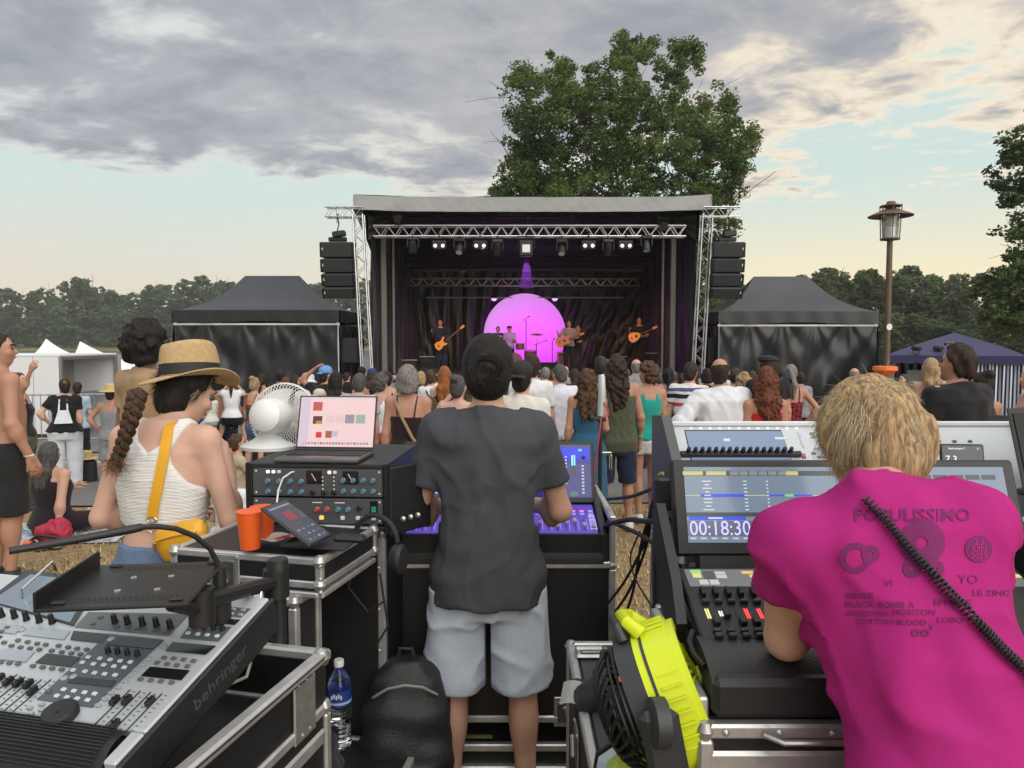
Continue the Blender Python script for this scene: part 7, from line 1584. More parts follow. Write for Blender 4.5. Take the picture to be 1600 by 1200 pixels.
def yellow_fan():
 M_y = M('lime plastic', (.62, .72, .018), .38, var=.04, scale=5.); M_g = M('charcoal plastic', (.030, .032, .035), .5, var=.12, scale=8.); M_d = M('dark grille', (.012, .012, .013), .45)
 c = P(1030, 1092, 1.50); zt = .76
 root = thing('battery_fan', 'lime yellow and black battery fan on the small case', 'fan', (c.x, 1.50, zt))
 ctr = Vector((0, 0, c.z - zt))
 ax = Vector((.90, -.10, .38)).normalized(); up = Vector((-.36, .25, .9)); m = frame(ctr, ax.cross(up).normalized(), up - ax * up.dot(ax)); m = frame(ctr, (up - ax * up.dot(ax)).cross(ax), up - ax * up.dot(ax))
 zl = m.to_3x3() @ Vector((0, 0, 1))
 fl = 1 if zl.dot(ax) > 0 else -1
 r = .140
 def rim(rr, z0, z1, nm, mt, n=28, sq=5., hollow=None):
  pts = []
  for k in range(n):
   t = 2 * math.pi * k / n; s_ = (abs(math.cos(t)) ** sq + abs(math.sin(t)) ** sq) ** (-1 / sq); pts.append((rr * math.cos(t) * (1 + .35 * (s_ - 1)), rr * 1.05 * math.sin(t) * (1 + .35 * (s_ - 1))))
  mb = MB()
  if hollow:
   vs, fs = [], []
   for (q, z) in ((1, z0), (1, z1), (hollow, z1), (hollow, z0)):
    for p in pts: vs.append((p[0] * q, p[1] * q, z * fl))
   for a in range(4):
    for k in range(n): fs.append((a * n + k, a * n + (k + 1) % n, ((a + 1) % 4) * n + (k + 1) % n, ((a + 1) % 4) * n + k))
   mb.put(vs, fs)
  else: mb.prism(pts, (z1 - z0) * 1, Matrix.Translation((0, 0, z0 * fl if fl > 0 else -z1)))
  o = mb.build(nm, mt, root, smooth=30); o.matrix_local = m; return o
 rim(r, -.005, .070, 'yellow_rim', M_y, hollow=.86); rim(r * .955, .070, .085, 'yellow_rim', M_y, hollow=.84)
 rim(r * .985, -.045, -.005, 'grey_rim', M_g, hollow=.84)
 for k in range(40):
  t0 = 2 * math.pi * k / 40; o = MB().box((r * 1.035 * math.cos(t0) * 1.0, r * 1.085 * math.sin(t0), fl * .045), (.004, .004, .040)).build('rim_rib', M_y, root); o.matrix_local = m
 rim(r * 1.012, .010, .016, 'rim_seam', M_g, hollow=.9)
 for k in range(30):
  t0 = 2 * math.pi * k / 30; pts = []
  for j in range(7):
   q = j / 6; t = t0 + .9 * (1 - q); rr = .04 + (r * .86 - .04) * q; pts.append((rr * math.cos(t), rr * math.sin(t), fl * (-.045 - .075 * math.sqrt(max(0, 1 - (q * .93) ** 2)))))
  o = MB().tube(pts, .0042, 5).build('grille_rib', M_d, root); o.matrix_local = m
 o = MB().lathe([(0, -.105), (.04, -.103), (.05, -.09), (.05, -.03), (0, -.03)] if fl > 0 else [(0, .105), (.04, .103), (.05, .09), (.05, .03), (0, .03)], 24).build('hub', M_d, root); o.matrix_local = m
 for k in range(3):
  z_ = fl * (-.055 - .015 * k); rr = r * (.90 - .12 * k); o = MB().tube([(rr * math.cos(t * math.pi / 20), rr * math.sin(t * math.pi / 20), z_) for t in range(41)], .0035, 5, False).build('grille_ring', M_d, root); o.matrix_local = m
 for k in range(26):
  t0 = 2 * math.pi * k / 26; pts = []
  for j in range(6):
   q = j / 5; t = t0 - .7 * (1 - q); rr = .035 + (r * .88 - .035) * q; pts.append((rr * math.cos(t), rr * math.sin(t), fl * (.072 + .020 * (1 - q))))
  o = MB().tube(pts, .0034, 5).build('front_vane', M_y, root); o.matrix_local = m
 o = MB().lathe([(0, fl * .105), (.036, fl * .10), (.036, fl * .05), (0, fl * .05)], 20).build('front_hub', M_y, root); o.matrix_local = m
 o = MB().tube([(-.055, r * 1.0, fl * .02), (-.045, r * 1.22, fl * .0), (0, r * 1.30, fl * -.01), (.045, r * 1.22, fl * .0), (.055, r * 1.0, fl * .02)], [.016, .014, .013, .014, .016], 10).build('handle', M_y, root); o.matrix_local = m
 o = MB().tube([(-.055, r * .99, fl * -.02), (-.045, r * 1.2, fl * -.022), (0, r * 1.27, fl * -.03), (.045, r * 1.2, fl * -.022), (.055, r * .99, fl * -.02)], .011, 8).build('handle_grip', M_g, root); o.matrix_local = m
 for s in (-1, 1):
  pv = m @ Vector((s * (r + .02), 0, 0)); ft = Vector((pv.x * 1.15 + .05, pv.y * .9 - .02, .05))
  f = frame(pv, ft - pv, ax); L = (ft - pv).length
  o = MB().box((L / 2, 0, 0), (L + .05, .075, .03), None, .014).build('yoke_arm', M_g, root); o.matrix_local = f
  MB().lathe([(.045, -.012), (.045, .014), (.03, .02), (0, .02)], 24, Matrix.Translation(pv) @ ft.cross(Vector((0, 0, 1))).to_track_quat('Z', 'Y').to_matrix().to_4x4()).build('pivot_knob', M_g, root)
  MB().box((.045, 0, .017 * 1), (.02, .014, .006), None, .002).build('badge', M_white, o, loc=(L * .62, 0, 0))
  for ch in o.children: ch.location = (L * .5, 0, 0)
 MB().box((.03, -.01, .045), (.30, .20, .09), Matrix.Rotation(R(-18), 3, 'Z'), .03).build('base', M_y, root)
 MB().box((-.09, -.03, .05), (.12, .11, .075), Matrix.Rotation(R(-18), 3, 'Z'), .016).build('battery', M_g, root)
 for s in (-1, 1): MB().box((-.14, -.05 + s * .03, .05), (.03, .03, .04), Matrix.Rotation(R(-18), 3, 'Z'), .006).build('battery_clip', M_d, root)
yellow_fan()
def side_tablet_laptop():
 q = P(1503, 716, 2.0); root = thing('tablet', 'black tablet showing a number readout behind the lighting console', 'tablet', q, R(-6))
 MB().box((0, 0, 0), (.115, .008, .078), Matrix.Rotation(R(-12), 3, 'X'), .004).build('frame', M_blk, root)
 s = MB().box((0, -.0048, 0), (.104, .001, .068)).build('screen', M('dark slate glass', (.02, .022, .025), .15, var=0, emit=(.025, .028, .034), es=.8), root, rot=(R(-12), 0, 0))
 for (t, sz, x, z) in (('7.3', .026, -.03, -.004), ('Instrument 1', .0085, -.014, .026)):
  o = link('lettering', text_mesh(t, sz, emat('white readout', (.75, .75, .72), .9), .0003), s, (x, -.0058, z), (R(90), 0, 0))
 MB().box((.04, -.0056, .026), (.006, .0006, .006)).build('icon', emat('grey icon', (.3, .3, .3), .7), s)
 MB().box((0, .03, -.045), (.05, .07, .012), None, .003).build('stand', M_blk, root)
 MB().tube([(.058, 0, -.01), (.075, -.01, -.012), (.09, .02, -.03)], .0025, 6).build('cable', M_white, root)
 l = thing('laptop', 'dark laptop half cut by the right edge of the picture', 'laptop', P(1725, 772, 2.0), R(22))
 MB().box((0, 0, 0), (.36, .24, .018), None, .004).build('base', M('dark laptop', (.05, .05, .052), .4, .5), l); MB().box((0, .0, .0095), (.31, .12, .001)).build('keyboard', M_ink, l)
 kk = MB().box((0, 0, .001), (.016, .015, .002), None, .0005).mesh('key', M_key)
 for r_ in range(5):
  for c in range(15): link('key', kk, l, (-.14 + .02 * c, -.04 + .021 * r_, .0105))
 MB().box((0, .125, .115), (.36, .008, .235), Matrix.Rotation(R(-14), 3, 'X'), .003).build('lid', M('dark laptop', (.05, .05, .052)), l); MB().box((0, .119, .115), (.335, .002, .205), Matrix.Rotation(R(-14), 3, 'X')).build('screen', M_lcd, l)
 c = thing('flight_case', 'black flight case carrying the half-hidden laptop', 'flight case', (1.30, 1.82, 0)); flight_case(c, 0, .7, 0, .5, .1, P(1650, 790, 2.0).z - .015)
 t = thing('side_table', 'grey edged table corner in front of the half-hidden laptop', 'table', (1.24, 1.45, 0)); zt = P(1595, 870, 1.5).z
 MB().box((.25, .15, zt), (.5, .3, .03), None, .006).build('table_top', M('grey table', (.22, .23, .24), .4, .3), t)
 for (x, y) in ((.04, .04), (.46, .04), (.04, .26), (.46, .26)): MB().cyl((x, y, 0), (x, y, zt - .015), .018, n=10).build('leg', M_blkmetal, t)
side_tablet_laptop()
def cables():
 k = 0
 def cab(lab, pts, r=.006, m=None):
  c = MB().tube(smooth_path(pts), r, 7).build('cable', m or M_rub); tag(c, lab, 'cable', 'cables between the desks')
 def smooth_path(p, n=6):
  p = [Vector(q) for q in p]; out = []
  for i in range(len(p) - 1):
   a, b, c, d = p[max(0, i - 1)], p[i], p[i + 1], p[min(len(p) - 1, i + 2)]
   for j in range(n):
    t = j / n; out.append(.5 * ((2 * b) + (c - a) * t + (2 * a - 5 * b + 4 * c - d) * t * t + (3 * b - a - 3 * c + d) * t ** 3))
  return out + [p[-1]]
 cab('thick black cable from the pale console across to the blue-lit console', [P(1045, 812, 2.2), P(1015, 815, 2.3), P(985, 812, 2.55), P(955, 818, 2.75), P(945, 822, 2.9)], .009)
 cab('black cable sweeping from the blue-lit desk down to the lighting console', [P(950, 815, 2.8), P(985, 828, 2.5), P(1020, 848, 2.2), P(1045, 870, 2.0), P(1062, 885, 1.85)], .007)
 cab('black cable arcing from the crowd side to the pale console plug', [P(950, 780, 3.0), P(985, 776, 2.8), P(1015, 765, 2.6), P(1035, 752, 2.4), P(1042, 745, 2.3)], .007)
 for i, (x1, x2) in enumerate(((1008, 948), (1012, 962), (1003, 975))):
  cab('black cable number %s hanging in the bundle beside the pale console' % ('one', 'two', 'three')[i], [P(1038, 760 + 14 * i, 2.25), P(1018, 790 + 8 * i, 2.3), P(x1, 845, 2.4), P((x1 + x2) / 2, 905 + 10 * i, 2.5), P(x2, 945 + 10 * i, 2.6)], .005)
 cab('thin black lead dangling furthest down between the desks', [P(1000, 830, 2.4), P(985, 870, 2.45), P(993, 905, 2.4), P(1020, 950, 2.2)], .003)
 cab('straight black cable hanging at the front of the pale console case', [P(1024, 815, 2.05), P(1022, 870, 2.04), P(1023, 960, 2.03)], .006); cab('second straight black cable hanging beside the pale console case', [P(1038, 815, 2.05), P(1036, 870, 2.04), P(1034, 960, 2.03)], .005)
 cab('yellow cable end plugged into the pale console', [P(1022, 750, 2.35), P(1030, 742, 2.32), P(1036, 739, 2.3), P(1036, 746, 2.25)], .004, M('yellow cable', (.55, .45, .05), .5))
 pb = MB().box((0, 0, 0), (.05, .06, .10), None, .008).build('plug_box', M_blk); pb.location = P(1036, 770, 2.22); tag(pb, 'black plug box fixed to the left cheek of the pale console', 'plug')
cables()
# ================================================================== THE THREE PEOPLE AT THE DESKS
C = lambda n, c: fabric(n, c)
def wmat(o): return Matrix.LocRotScale(o.location, o.rotation_euler, o.scale)
def bvh_of(child, body):
 m = wmat(body); me = child.data; return BVHTree.FromPolygons([m @ v.co for v in me.vertices], [tuple(p.vertices) for p in me.polygons])
def hit(b, px, py): return b.ray_cast(Vector((0, 0, CAMZ)), ray(px, py).normalized())
def kid_named(body, nm): return [c for c in body.children if c.name.startswith(nm)][0]
def strands(name, mat, parent, roots, dirs, lens, rad, segs=5, curl=.0, grav=.3, rng=None, clump=.35):
 """thin three-sided hairs as one mesh; all arguments arrays in the parent's space"""
 n = len(roots); P0 = roots.copy(); D = dirs / np.linalg.norm(dirs, axis=1)[:, None]; rings = []
 side = np.cross(D, rng.normal(size=(n, 3))); side /= np.linalg.norm(side, axis=1)[:, None]; up = np.cross(D, side)
 cd_ = rng.normal(size=(n, 3)) * curl
 for k in range(segs + 1):
  t = k / segs; r = (rad * (1 - .85 * t))[:, None]
  for a in range(3): rings.append(P0 + (side * math.cos(a * 2.094) + up * math.sin(a * 2.094)) * r)
  D = D + np.array([0, 0, -grav / segs]) + cd_ / segs; D /= np.linalg.norm(D, axis=1)[:, None]; P0 = P0 + D * (lens / segs)[:, None]
 v = np.concatenate(rings); i = np.arange(n); fs = []
 for k in range(segs):
  for a in range(3):
   b = (a + 1) % 3; fs.append(np.stack([(k * 3 + a) * n + i, (k * 3 + b) * n + i, ((k + 1) * 3 + b) * n + i, ((k + 1) * 3 + a) * n + i], 1))
 return link(name, raw_mesh(name, v, np.concatenate(fs), mat), parent)
def scalp_hair(body, Hm, mat, n, ln, rng, rad=.0009, lift=.55, grav=.55, curl=.6, front=.03, low=1.55, scale=(.082, .104, .104), ctr=(0, -.008, 1.655), crown=(0.01, -.06, .09), name='hair', sink=False, clump=.55):
 d = rng.normal(size=(n * 3, 3)); d /= np.linalg.norm(d, axis=1)[:, None]; p = d * np.array(scale) + np.array(ctr)
 ok = (p[:, 1] < front + .6 * (p[:, 2] - 1.66)) & (p[:, 2] > low - .25 * (p[:, 1] + .1)); p, d = p[ok][:n], d[ok][:n]; n = len(p)
 nr = d / np.array(scale); nr /= np.linalg.norm(nr, axis=1)[:, None]
 away = p - (np.array(ctr) + np.array(crown)); away -= nr * (away * nr).sum(1)[:, None]; away /= np.linalg.norm(away, axis=1)[:, None] + 1e-6
 f1, f2, f3 = wob(91, (38, 38, 38)), wob(92, (38, 38, 38)), wob(93, (38, 38, 38)); cl = np.stack([f1(*p.T), f2(*p.T), f3(*p.T)], 1)
 D = away * (-1 if sink else 1) + nr * lift + cl * clump + rng.normal(size=(n, 3)) * .16
 m3 = np.array(Hm.to_3x3()); m0 = np.array(Hm.translation)
 return strands(name, mat, body, p @ m3.T + m0, D @ m3.T, ln * rng.uniform(.6, 1.25, n), np.full(n, rad), 5, curl, grav, rng)
# ------------------------------------------------------------------ man in the grey t-shirt
def man_grey():
 p = at(762, 528, 2.7); g = ground_z(0, 2.7); H = p.z - g
 bo, J, U, Hm = person('man in a charcoal t-shirt and pale blue shorts working at the blue-lit console', (p.x, 2.7, g), H=H, sex='m', skin='light', h=.0095, hair=('slick', 'black'), shoes='dark', stance=.14, b=.97,
  top=dict(kind='tee', mat=M('cloth charcoal', (.062, .066, .075), .95, var=.14, scale=9., bump=.2, bscale=500., spec=.15), hem=.815, loose=.02, sleeve=.66, fold=.0035, crease=.006, bl=.02, prof=((.68, .200, .156, -.004), (.8, .197, .154, -.004), (1.0, .180, .140, -.002), (1.18, .178, .124, 0), (1.3, .184, .126, 0), (1.39, .176, .106, -.012), (1.45, .122, .082, -.012), (1.47, .1, .07, -.01))), bottom=dict(kind='shorts', mat=M('cloth pale blue linen', (.52, .58, .68), .95, var=.10, scale=30., bump=.4, bscale=300., spec=.15), hem=.99, loose=.028, fold=.007, crease=.010),
  abs_arms={-1: ((-.255, .03, 1.125), (-.14, .27, 1.10)), 1: ((.262, .03, 1.125), (.15, .27, 1.10))}, nod=6, seed=5)
 ss = M('hair strands black', (.010, .009, .009), .42, var=.2, isl=.4)
 rng = np.random.default_rng(2)
 kf = Fld((-.1, -.2, 1.55), (.1, -.03, 1.75), .006); kf.ell((0, -.112, 1.636), (.056, .032, .044), .02); kn = wob(3, (40, 40, 110), 5); kf.disp(lambda x, y, z: .006 * kn(x, y, z), .03)
 ko = link('hair_knot', kf.mesh('hair_knot', HC['black']), bo); ko.matrix_local = Hm
 an = rng.random(500) * 6.28; rt = np.stack([.040 * np.cos(an), -.138 + 0 * an, 1.636 + .032 * np.sin(an)], 1) + rng.normal(size=(500, 3)) * .005
 strands('hair_strands', ss, ko, rt, np.stack([-np.sin(an), -.1 + 0 * an, np.cos(an)], 1), rng.uniform(.03, .06, 500), np.full(500, .0012), 5, .2, .2, rng)
 MB().tube([U @ Vector((.070 * math.sin(t), -.006 + .068 * -math.cos(t) + .01, 1.478 + .010 * math.cos(t))) for t in [2 * math.pi * k / 28 for k in range(29)]], .0065, 8, False).build('collar', M('cloth charcoal', (.062, .066, .075)), bo)
 MB().tube([U @ Vector((.060 * math.sin(t), -.004 + .060 * -math.cos(t), 1.502 + .006 * math.cos(t))) for t in [2 * math.pi * k / 28 for k in range(29)]], .0028, 6, False).build('neck_cord', M('red cord', (.30, .03, .03), .6), bo)
man_grey()
# ------------------------------------------------------------------ woman in the straw hat
def woman_hat():
 Y = 2.7; p = at(245, 548, Y); H = p.z - ground_z(0, Y)
 S = H / 1.75
 bo, J, U, Hm = person('woman in a straw hat and white knitted top with a yellow shoulder bag', (p.x, Y, ground_z(0, Y)), H=H, face=R(-8), sex='f', skin='fair', h=.0095, hair=('short', 'black'), shoes='white', lean=5, nod=24, turn=-32, feat=True, b=1.04, hoff=(0, .03, -.03),
  bottom=dict(kind='pants', mat=M('cloth denim', (.13, .19, .30), .9, var=.2, scale=25., bump=.3, bscale=300.), waist=1.05, loose=.012), abs_arms={-1: ((-.235, -.01, 1.13), (-.10, .22, 1.10)), 1: ((.245, .05, 1.12), (.13, .24, 1.30))}, seed=8)
 km = bpy.data.materials.new('white knit'); km.use_nodes = True; t = km.node_tree; b = t.nodes['Principled BSDF']; b.inputs['Roughness'].default_value = .95; b.inputs['Specular IOR Level'].default_value = .1
 tc = N(t, 'ShaderNodeTexCoord'); wv = N(t, 'ShaderNodeTexWave', wave_type='BANDS', bands_direction='Z', i_Scale=60., i_Distortion=1.2, i_Detail=2.); t.links.new(tc.outputs['Object'], wv.inputs['Vector'])
 t.links.new(mixc(t, wv.outputs[1], (.60, .59, .57), (.76, .75, .73)), b.inputs['Base Color']); bp = N(t, 'ShaderNodeBump', i_Strength=.5, i_Distance=.003); t.links.new(wv.outputs[1], bp.inputs['Height']); t.links.new(bp.outputs[0], b.inputs['Normal'])
 F = Fld((-.26, -.24, 1.05), (.26, .30, 1.58), .0075); pr = [[r[0], r[1] * 1.06 + .012, r[2] * 1.08 + .012, r[3]] for r in PROF['f'] if r[0] > 1.0]; pr[-1][1] += .02
 F.loft(pr, .02, U)
 for s in (-1, 1): F.cap(U @ Vector((s * .06, -.01, 1.44)), U @ Vector((s * .12, -.005, 1.435)), .060, .056, .03)
 lx, ly, lz = F.loc((slice(None),) * 3, U)
 n1 = wob(8, (20, 20, 10)); F.disp(lambda x, y, z: .004 * n1(x, y, z) + .0016 * np.sin(z * 330))
 ctr = .0
 w = np.interp(lz, [1.05, 1.20, 1.27, 1.34, 1.385, 1.43, 1.50], [.3, .22, .135, .085, .075, .095, .118]); F.cut(np.abs(lx) - w)
 nk = np.interp(lz, [1.36, 1.375, 1.42, 1.50], [-.05, .0, .055, .078]); F.cut(nk - np.abs(lx)); F.cut(1.115 - lz + .006 * np.sin(lx * 25))
 tp = link('knitted_top', F.mesh('knitted_top', km), bo)
 W = wmat(bo); inv = W.inverted(); bm = hairmat('braid', (.055, .030, .018)); pts = [P(216, 612, 2.62), P(209, 640, 2.575), P(200, 670, 2.56), P(190, 700, 2.56), P(181, 722, 2.56)]
 path = [inv @ q for q in pts]
 nb = 60
 for q in range(3):
  ps = []
  for k in range(nb + 1):
   u = k / nb * (len(path) - 1); i = min(len(path) - 2, int(u)); c = path[i].lerp(path[i + 1], u - i); t_ = k / nb * 19 + q * 2.094; sh = 1.25 - .45 * k / nb
   ps.append(c + Vector((.0155 * sh * math.sin(t_), -.010 * sh * math.sin(2 * t_), 0)))
  MB().tube(ps, [.0145 * (1.25 - .5 * k / nb) for k in range(nb + 1)], 8).build('braid_lock', bm, bo)
 MB().lathe([(.013, -.012), (.016, 0), (.013, .012)], 14, Matrix.Translation(inv @ P(181, 716, 2.545))).build('hair_tie', M_rub, bo)
 rng = np.random.default_rng(6); r0 = np.array(inv @ P(180, 718, 2.545)); nn = 260
 strands('braid_tail', hairmat('braid tail', (.16, .085, .045)), bo, r0 + rng.normal(size=(nn, 3)) * np.array([.010, .008, .004]), np.array([0, 0, -1.]) + rng.normal(size=(nn, 3)) * .38, rng.uniform(.05, .085, nn), np.full(nn, .0012), 5, 1.2, .2, rng)
 scalp_hair(bo, Hm, M('hair strands dark', (.022, .014, .010), .45, var=.2, isl=.5), 1500, .055, rng, .0010, -.04, .4, .1, .035, 1.54, (.088, .108, .106), crown=(0, .05, .05), name='hair_strands')
 MB().lathe([(.053, -.010), (.054, 0), (.052, .010)], 24, Hm @ Matrix.Translation((0, -.004, 1.515)) @ Matrix.Rotation(R(8), 4, 'X') @ Matrix.Diagonal((.98, 1.05, 1, 1))).build('choker', M_rub, bo)
 hm = W @ Hm @ Matrix.Translation((0, -.012, 1.70)) @ Matrix.Rotation(R(24), 4, 'X') @ Matrix.Rotation(R(-4), 4, 'Y')
 hat = thing('straw_hat', 'pale straw hat with a black band on the woman in the knitted top', 'hat'); hat.matrix_world = hm
 sm = bpy.data.materials.new('straw weave'); sm.use_nodes = True; t = sm.node_tree; b = t.nodes['Principled BSDF']; b.inputs['Roughness'].default_value = .75
 tc = N(t, 'ShaderNodeTexCoord'); w1 = N(t, 'ShaderNodeTexWave', wave_type='BANDS', bands_direction='Z', i_Scale=75., i_Distortion=2., i_Detail=2.); t.links.new(tc.outputs['Object'], w1.inputs['Vector']); n2 = N(t, 'ShaderNodeTexNoise', i_Scale=70., i_Detail=3.); t.links.new(tc.outputs['Object'], n2.inputs['Vector'])
 cc = mixc(t, math_n(t, 'MULTIPLY', n2.outputs[0], 1.), (.34, .215, .095), (.62, .44, .235)); t.links.new(cc, b.inputs['Base Color']); bp = N(t, 'ShaderNodeBump', i_Strength=.45, i_Distance=.004); t.links.new(math_n(t, 'ADD', w1.outputs[1], n2.outputs[0]), bp.inputs['Height']); t.links.new(bp.outputs[0], b.inputs['Normal'])
 def crown(u, v):
  a = 2 * math.pi * u; q = v
  prof = [(.100, 0), (.099, .04), (.096, .08), (.091, .115), (.082, .128), (.05, .124), (.02, .112), (.0, .108)]; f = q * 7; i = min(6, int(f)); r = lerp(prof[i][0], prof[i + 1][0], f - i); z = lerp(prof[i][1], prof[i + 1][1], f - i)
  dent = -.012 * math.exp(-((a - math.pi / 2) / .5) ** 2) * max(0, (z - .06) / .07)
  return ((r + dent) * .93 * math.cos(a), (r + dent) * 1.14 * math.sin(a), z + .006 * math.cos(2 * a) * (z / .12))
 MB().grid(crown, 56, 21).build('crown', sm, hat, smooth=70)
 def brim(u, v):
  a = 2 * math.pi * u; r = lerp(.099, .168, v); dz = -.012 * v + .028 * v * v * math.cos(a) ** 2 - .020 * v * v * math.sin(a) ** 2 + .004 * math.sin(3 * a) * v
  return (r * math.cos(a) * .96, r * math.sin(a) * 1.08, dz)
 MB().grid(brim, 64, 8).grid(lambda u, v: tuple(Vector(brim(u, v)) + Vector((0, 0, -.003))), 64, 8).build('brim', sm, hat, smooth=70)
 MB().tube([tuple(Vector(brim(k / 64, 1)) + Vector((0, 0, -.0015))) for k in range(65)], .003, 6, False).build('brim_edge', sm, hat)
 MB().grid(lambda u, v: (.1015 * .93 * math.cos(2 * math.pi * u) * (1 - .02 * v), .1015 * 1.14 * math.sin(2 * math.pi * u) * (1 - .02 * v), .004 + .042 * v), 56, 2).build('band', M('black ribbon', (.010, .010, .013), .6, bump=.2, bscale=200), hat, smooth=70)
 ym = M('yellow leather', (.66, .33, .012), .42, var=.06, scale=10., bump=.08, bscale=160., coat=.15)
 bag = thing('shoulder_bag', 'yellow half-moon shoulder bag with a wide strap on the woman in the straw hat', 'bag', P(284, 842, 2.560), R(-6)); bl = bag.location
 tb = bvh_of(tp, bo); bb = BVHTree.FromPolygons([W @ v.co for v in bo.data.vertices], [tuple(q.vertices) for q in bo.data.polygons])
 cpx = [(266, 668), (261, 690), (257, 715), (252, 740), (247, 765), (242, 790), (239, 808)]; cen = []
 for (x, y) in cpx:
  h1, h2 = hit(tb, x, y), hit(bb, x, y); ds = [h for h in (h1, h2) if h[0] is not None]; q = min(ds, key=lambda h: h[3])[0] if ds else P(x, y, 2.1); cen.append(q + Vector((0, -.006, 0)))
 cen = [cen[0] + Vector((.01, .09, -.01)), cen[0] + Vector((.004, .045, .012))] + cen
 vs = []; fs = []; Lw = bag.rotation_euler.to_matrix().to_4x4(); Lw.translation = bl; Li = Lw.inverted()
 for k, q in enumerate(cen):
  a, b_ = cen[max(0, k - 1)], cen[min(len(cen) - 1, k + 1)]; d = (b_ - a).normalized(); sd = d.cross(Vector((0, -1, .15))).normalized(); nn_ = sd.cross(d).normalized()
  if nn_.y > 0: nn_ = -nn_
  for (s_, o_) in ((-1, 0), (1, 0), (1, .004), (-1, .004)): vs.append(Li @ (q + sd * s_ * .0185 + nn_ * o_))
 for k in range(len(cen) - 1):
  for a in range(4): fs.append((k * 4 + a, k * 4 + (a + 1) % 4, k * 4 + 4 + (a + 1) % 4, k * 4 + 4 + a))
 fs += [(0, 1, 2, 3), tuple(len(vs) - 4 + i for i in (3, 2, 1, 0))]
 MB().put(vs, fs).build('strap', ym, bag)
 e = Li @ cen[-1]; brass = M('brass fitting', (.62, .50, .30), .25, 1.)
 MB().tube([e + Vector((.018 * math.cos(t), -.003, -.008 + .010 * math.sin(t))) for t in [2 * math.pi * k / 16 for k in range(17)]], .0028, 6, False).build('ring', brass, bag)
 MB().tube([e + Vector((0, -.003, -.014)), e + Vector((-.003, -.006, -.032)), e + Vector((-.010, -.008, -.044)), e + Vector((.002, -.006, -.052))], .0034, 8).build('clip', brass, bag)
 F = Fld((-.14, -.07, -.11), (.14, .08, .09), .007);
 F.loft([(-.085, .03, .02, 0), (-.06, .078, .036, 0), (-.02, .092, .042, 0), (.015, .096, .040, 0), (.045, .090, .030, .004), (.058, .07, .014, .008)], .02, Matrix.Rotation(R(-14), 4, 'Y'), 2.6)
 link('pouch', F.mesh('pouch', ym), bag)
 zz = Matrix.Rotation(R(-14), 4, 'Y')
 MB().tube([zz @ Vector((x, -.043 + .35 * x * x, .022 + .8 * -x * x)) for x in [-.085 + .017 * k for k in range(11)]], .0036, 8).build('zip', ym, bag); MB().box(zz @ Vector((-.078, -.044, .0)), (.012, .006, .03), None, .002).build('zip_pull', brass, bag)
woman_hat()
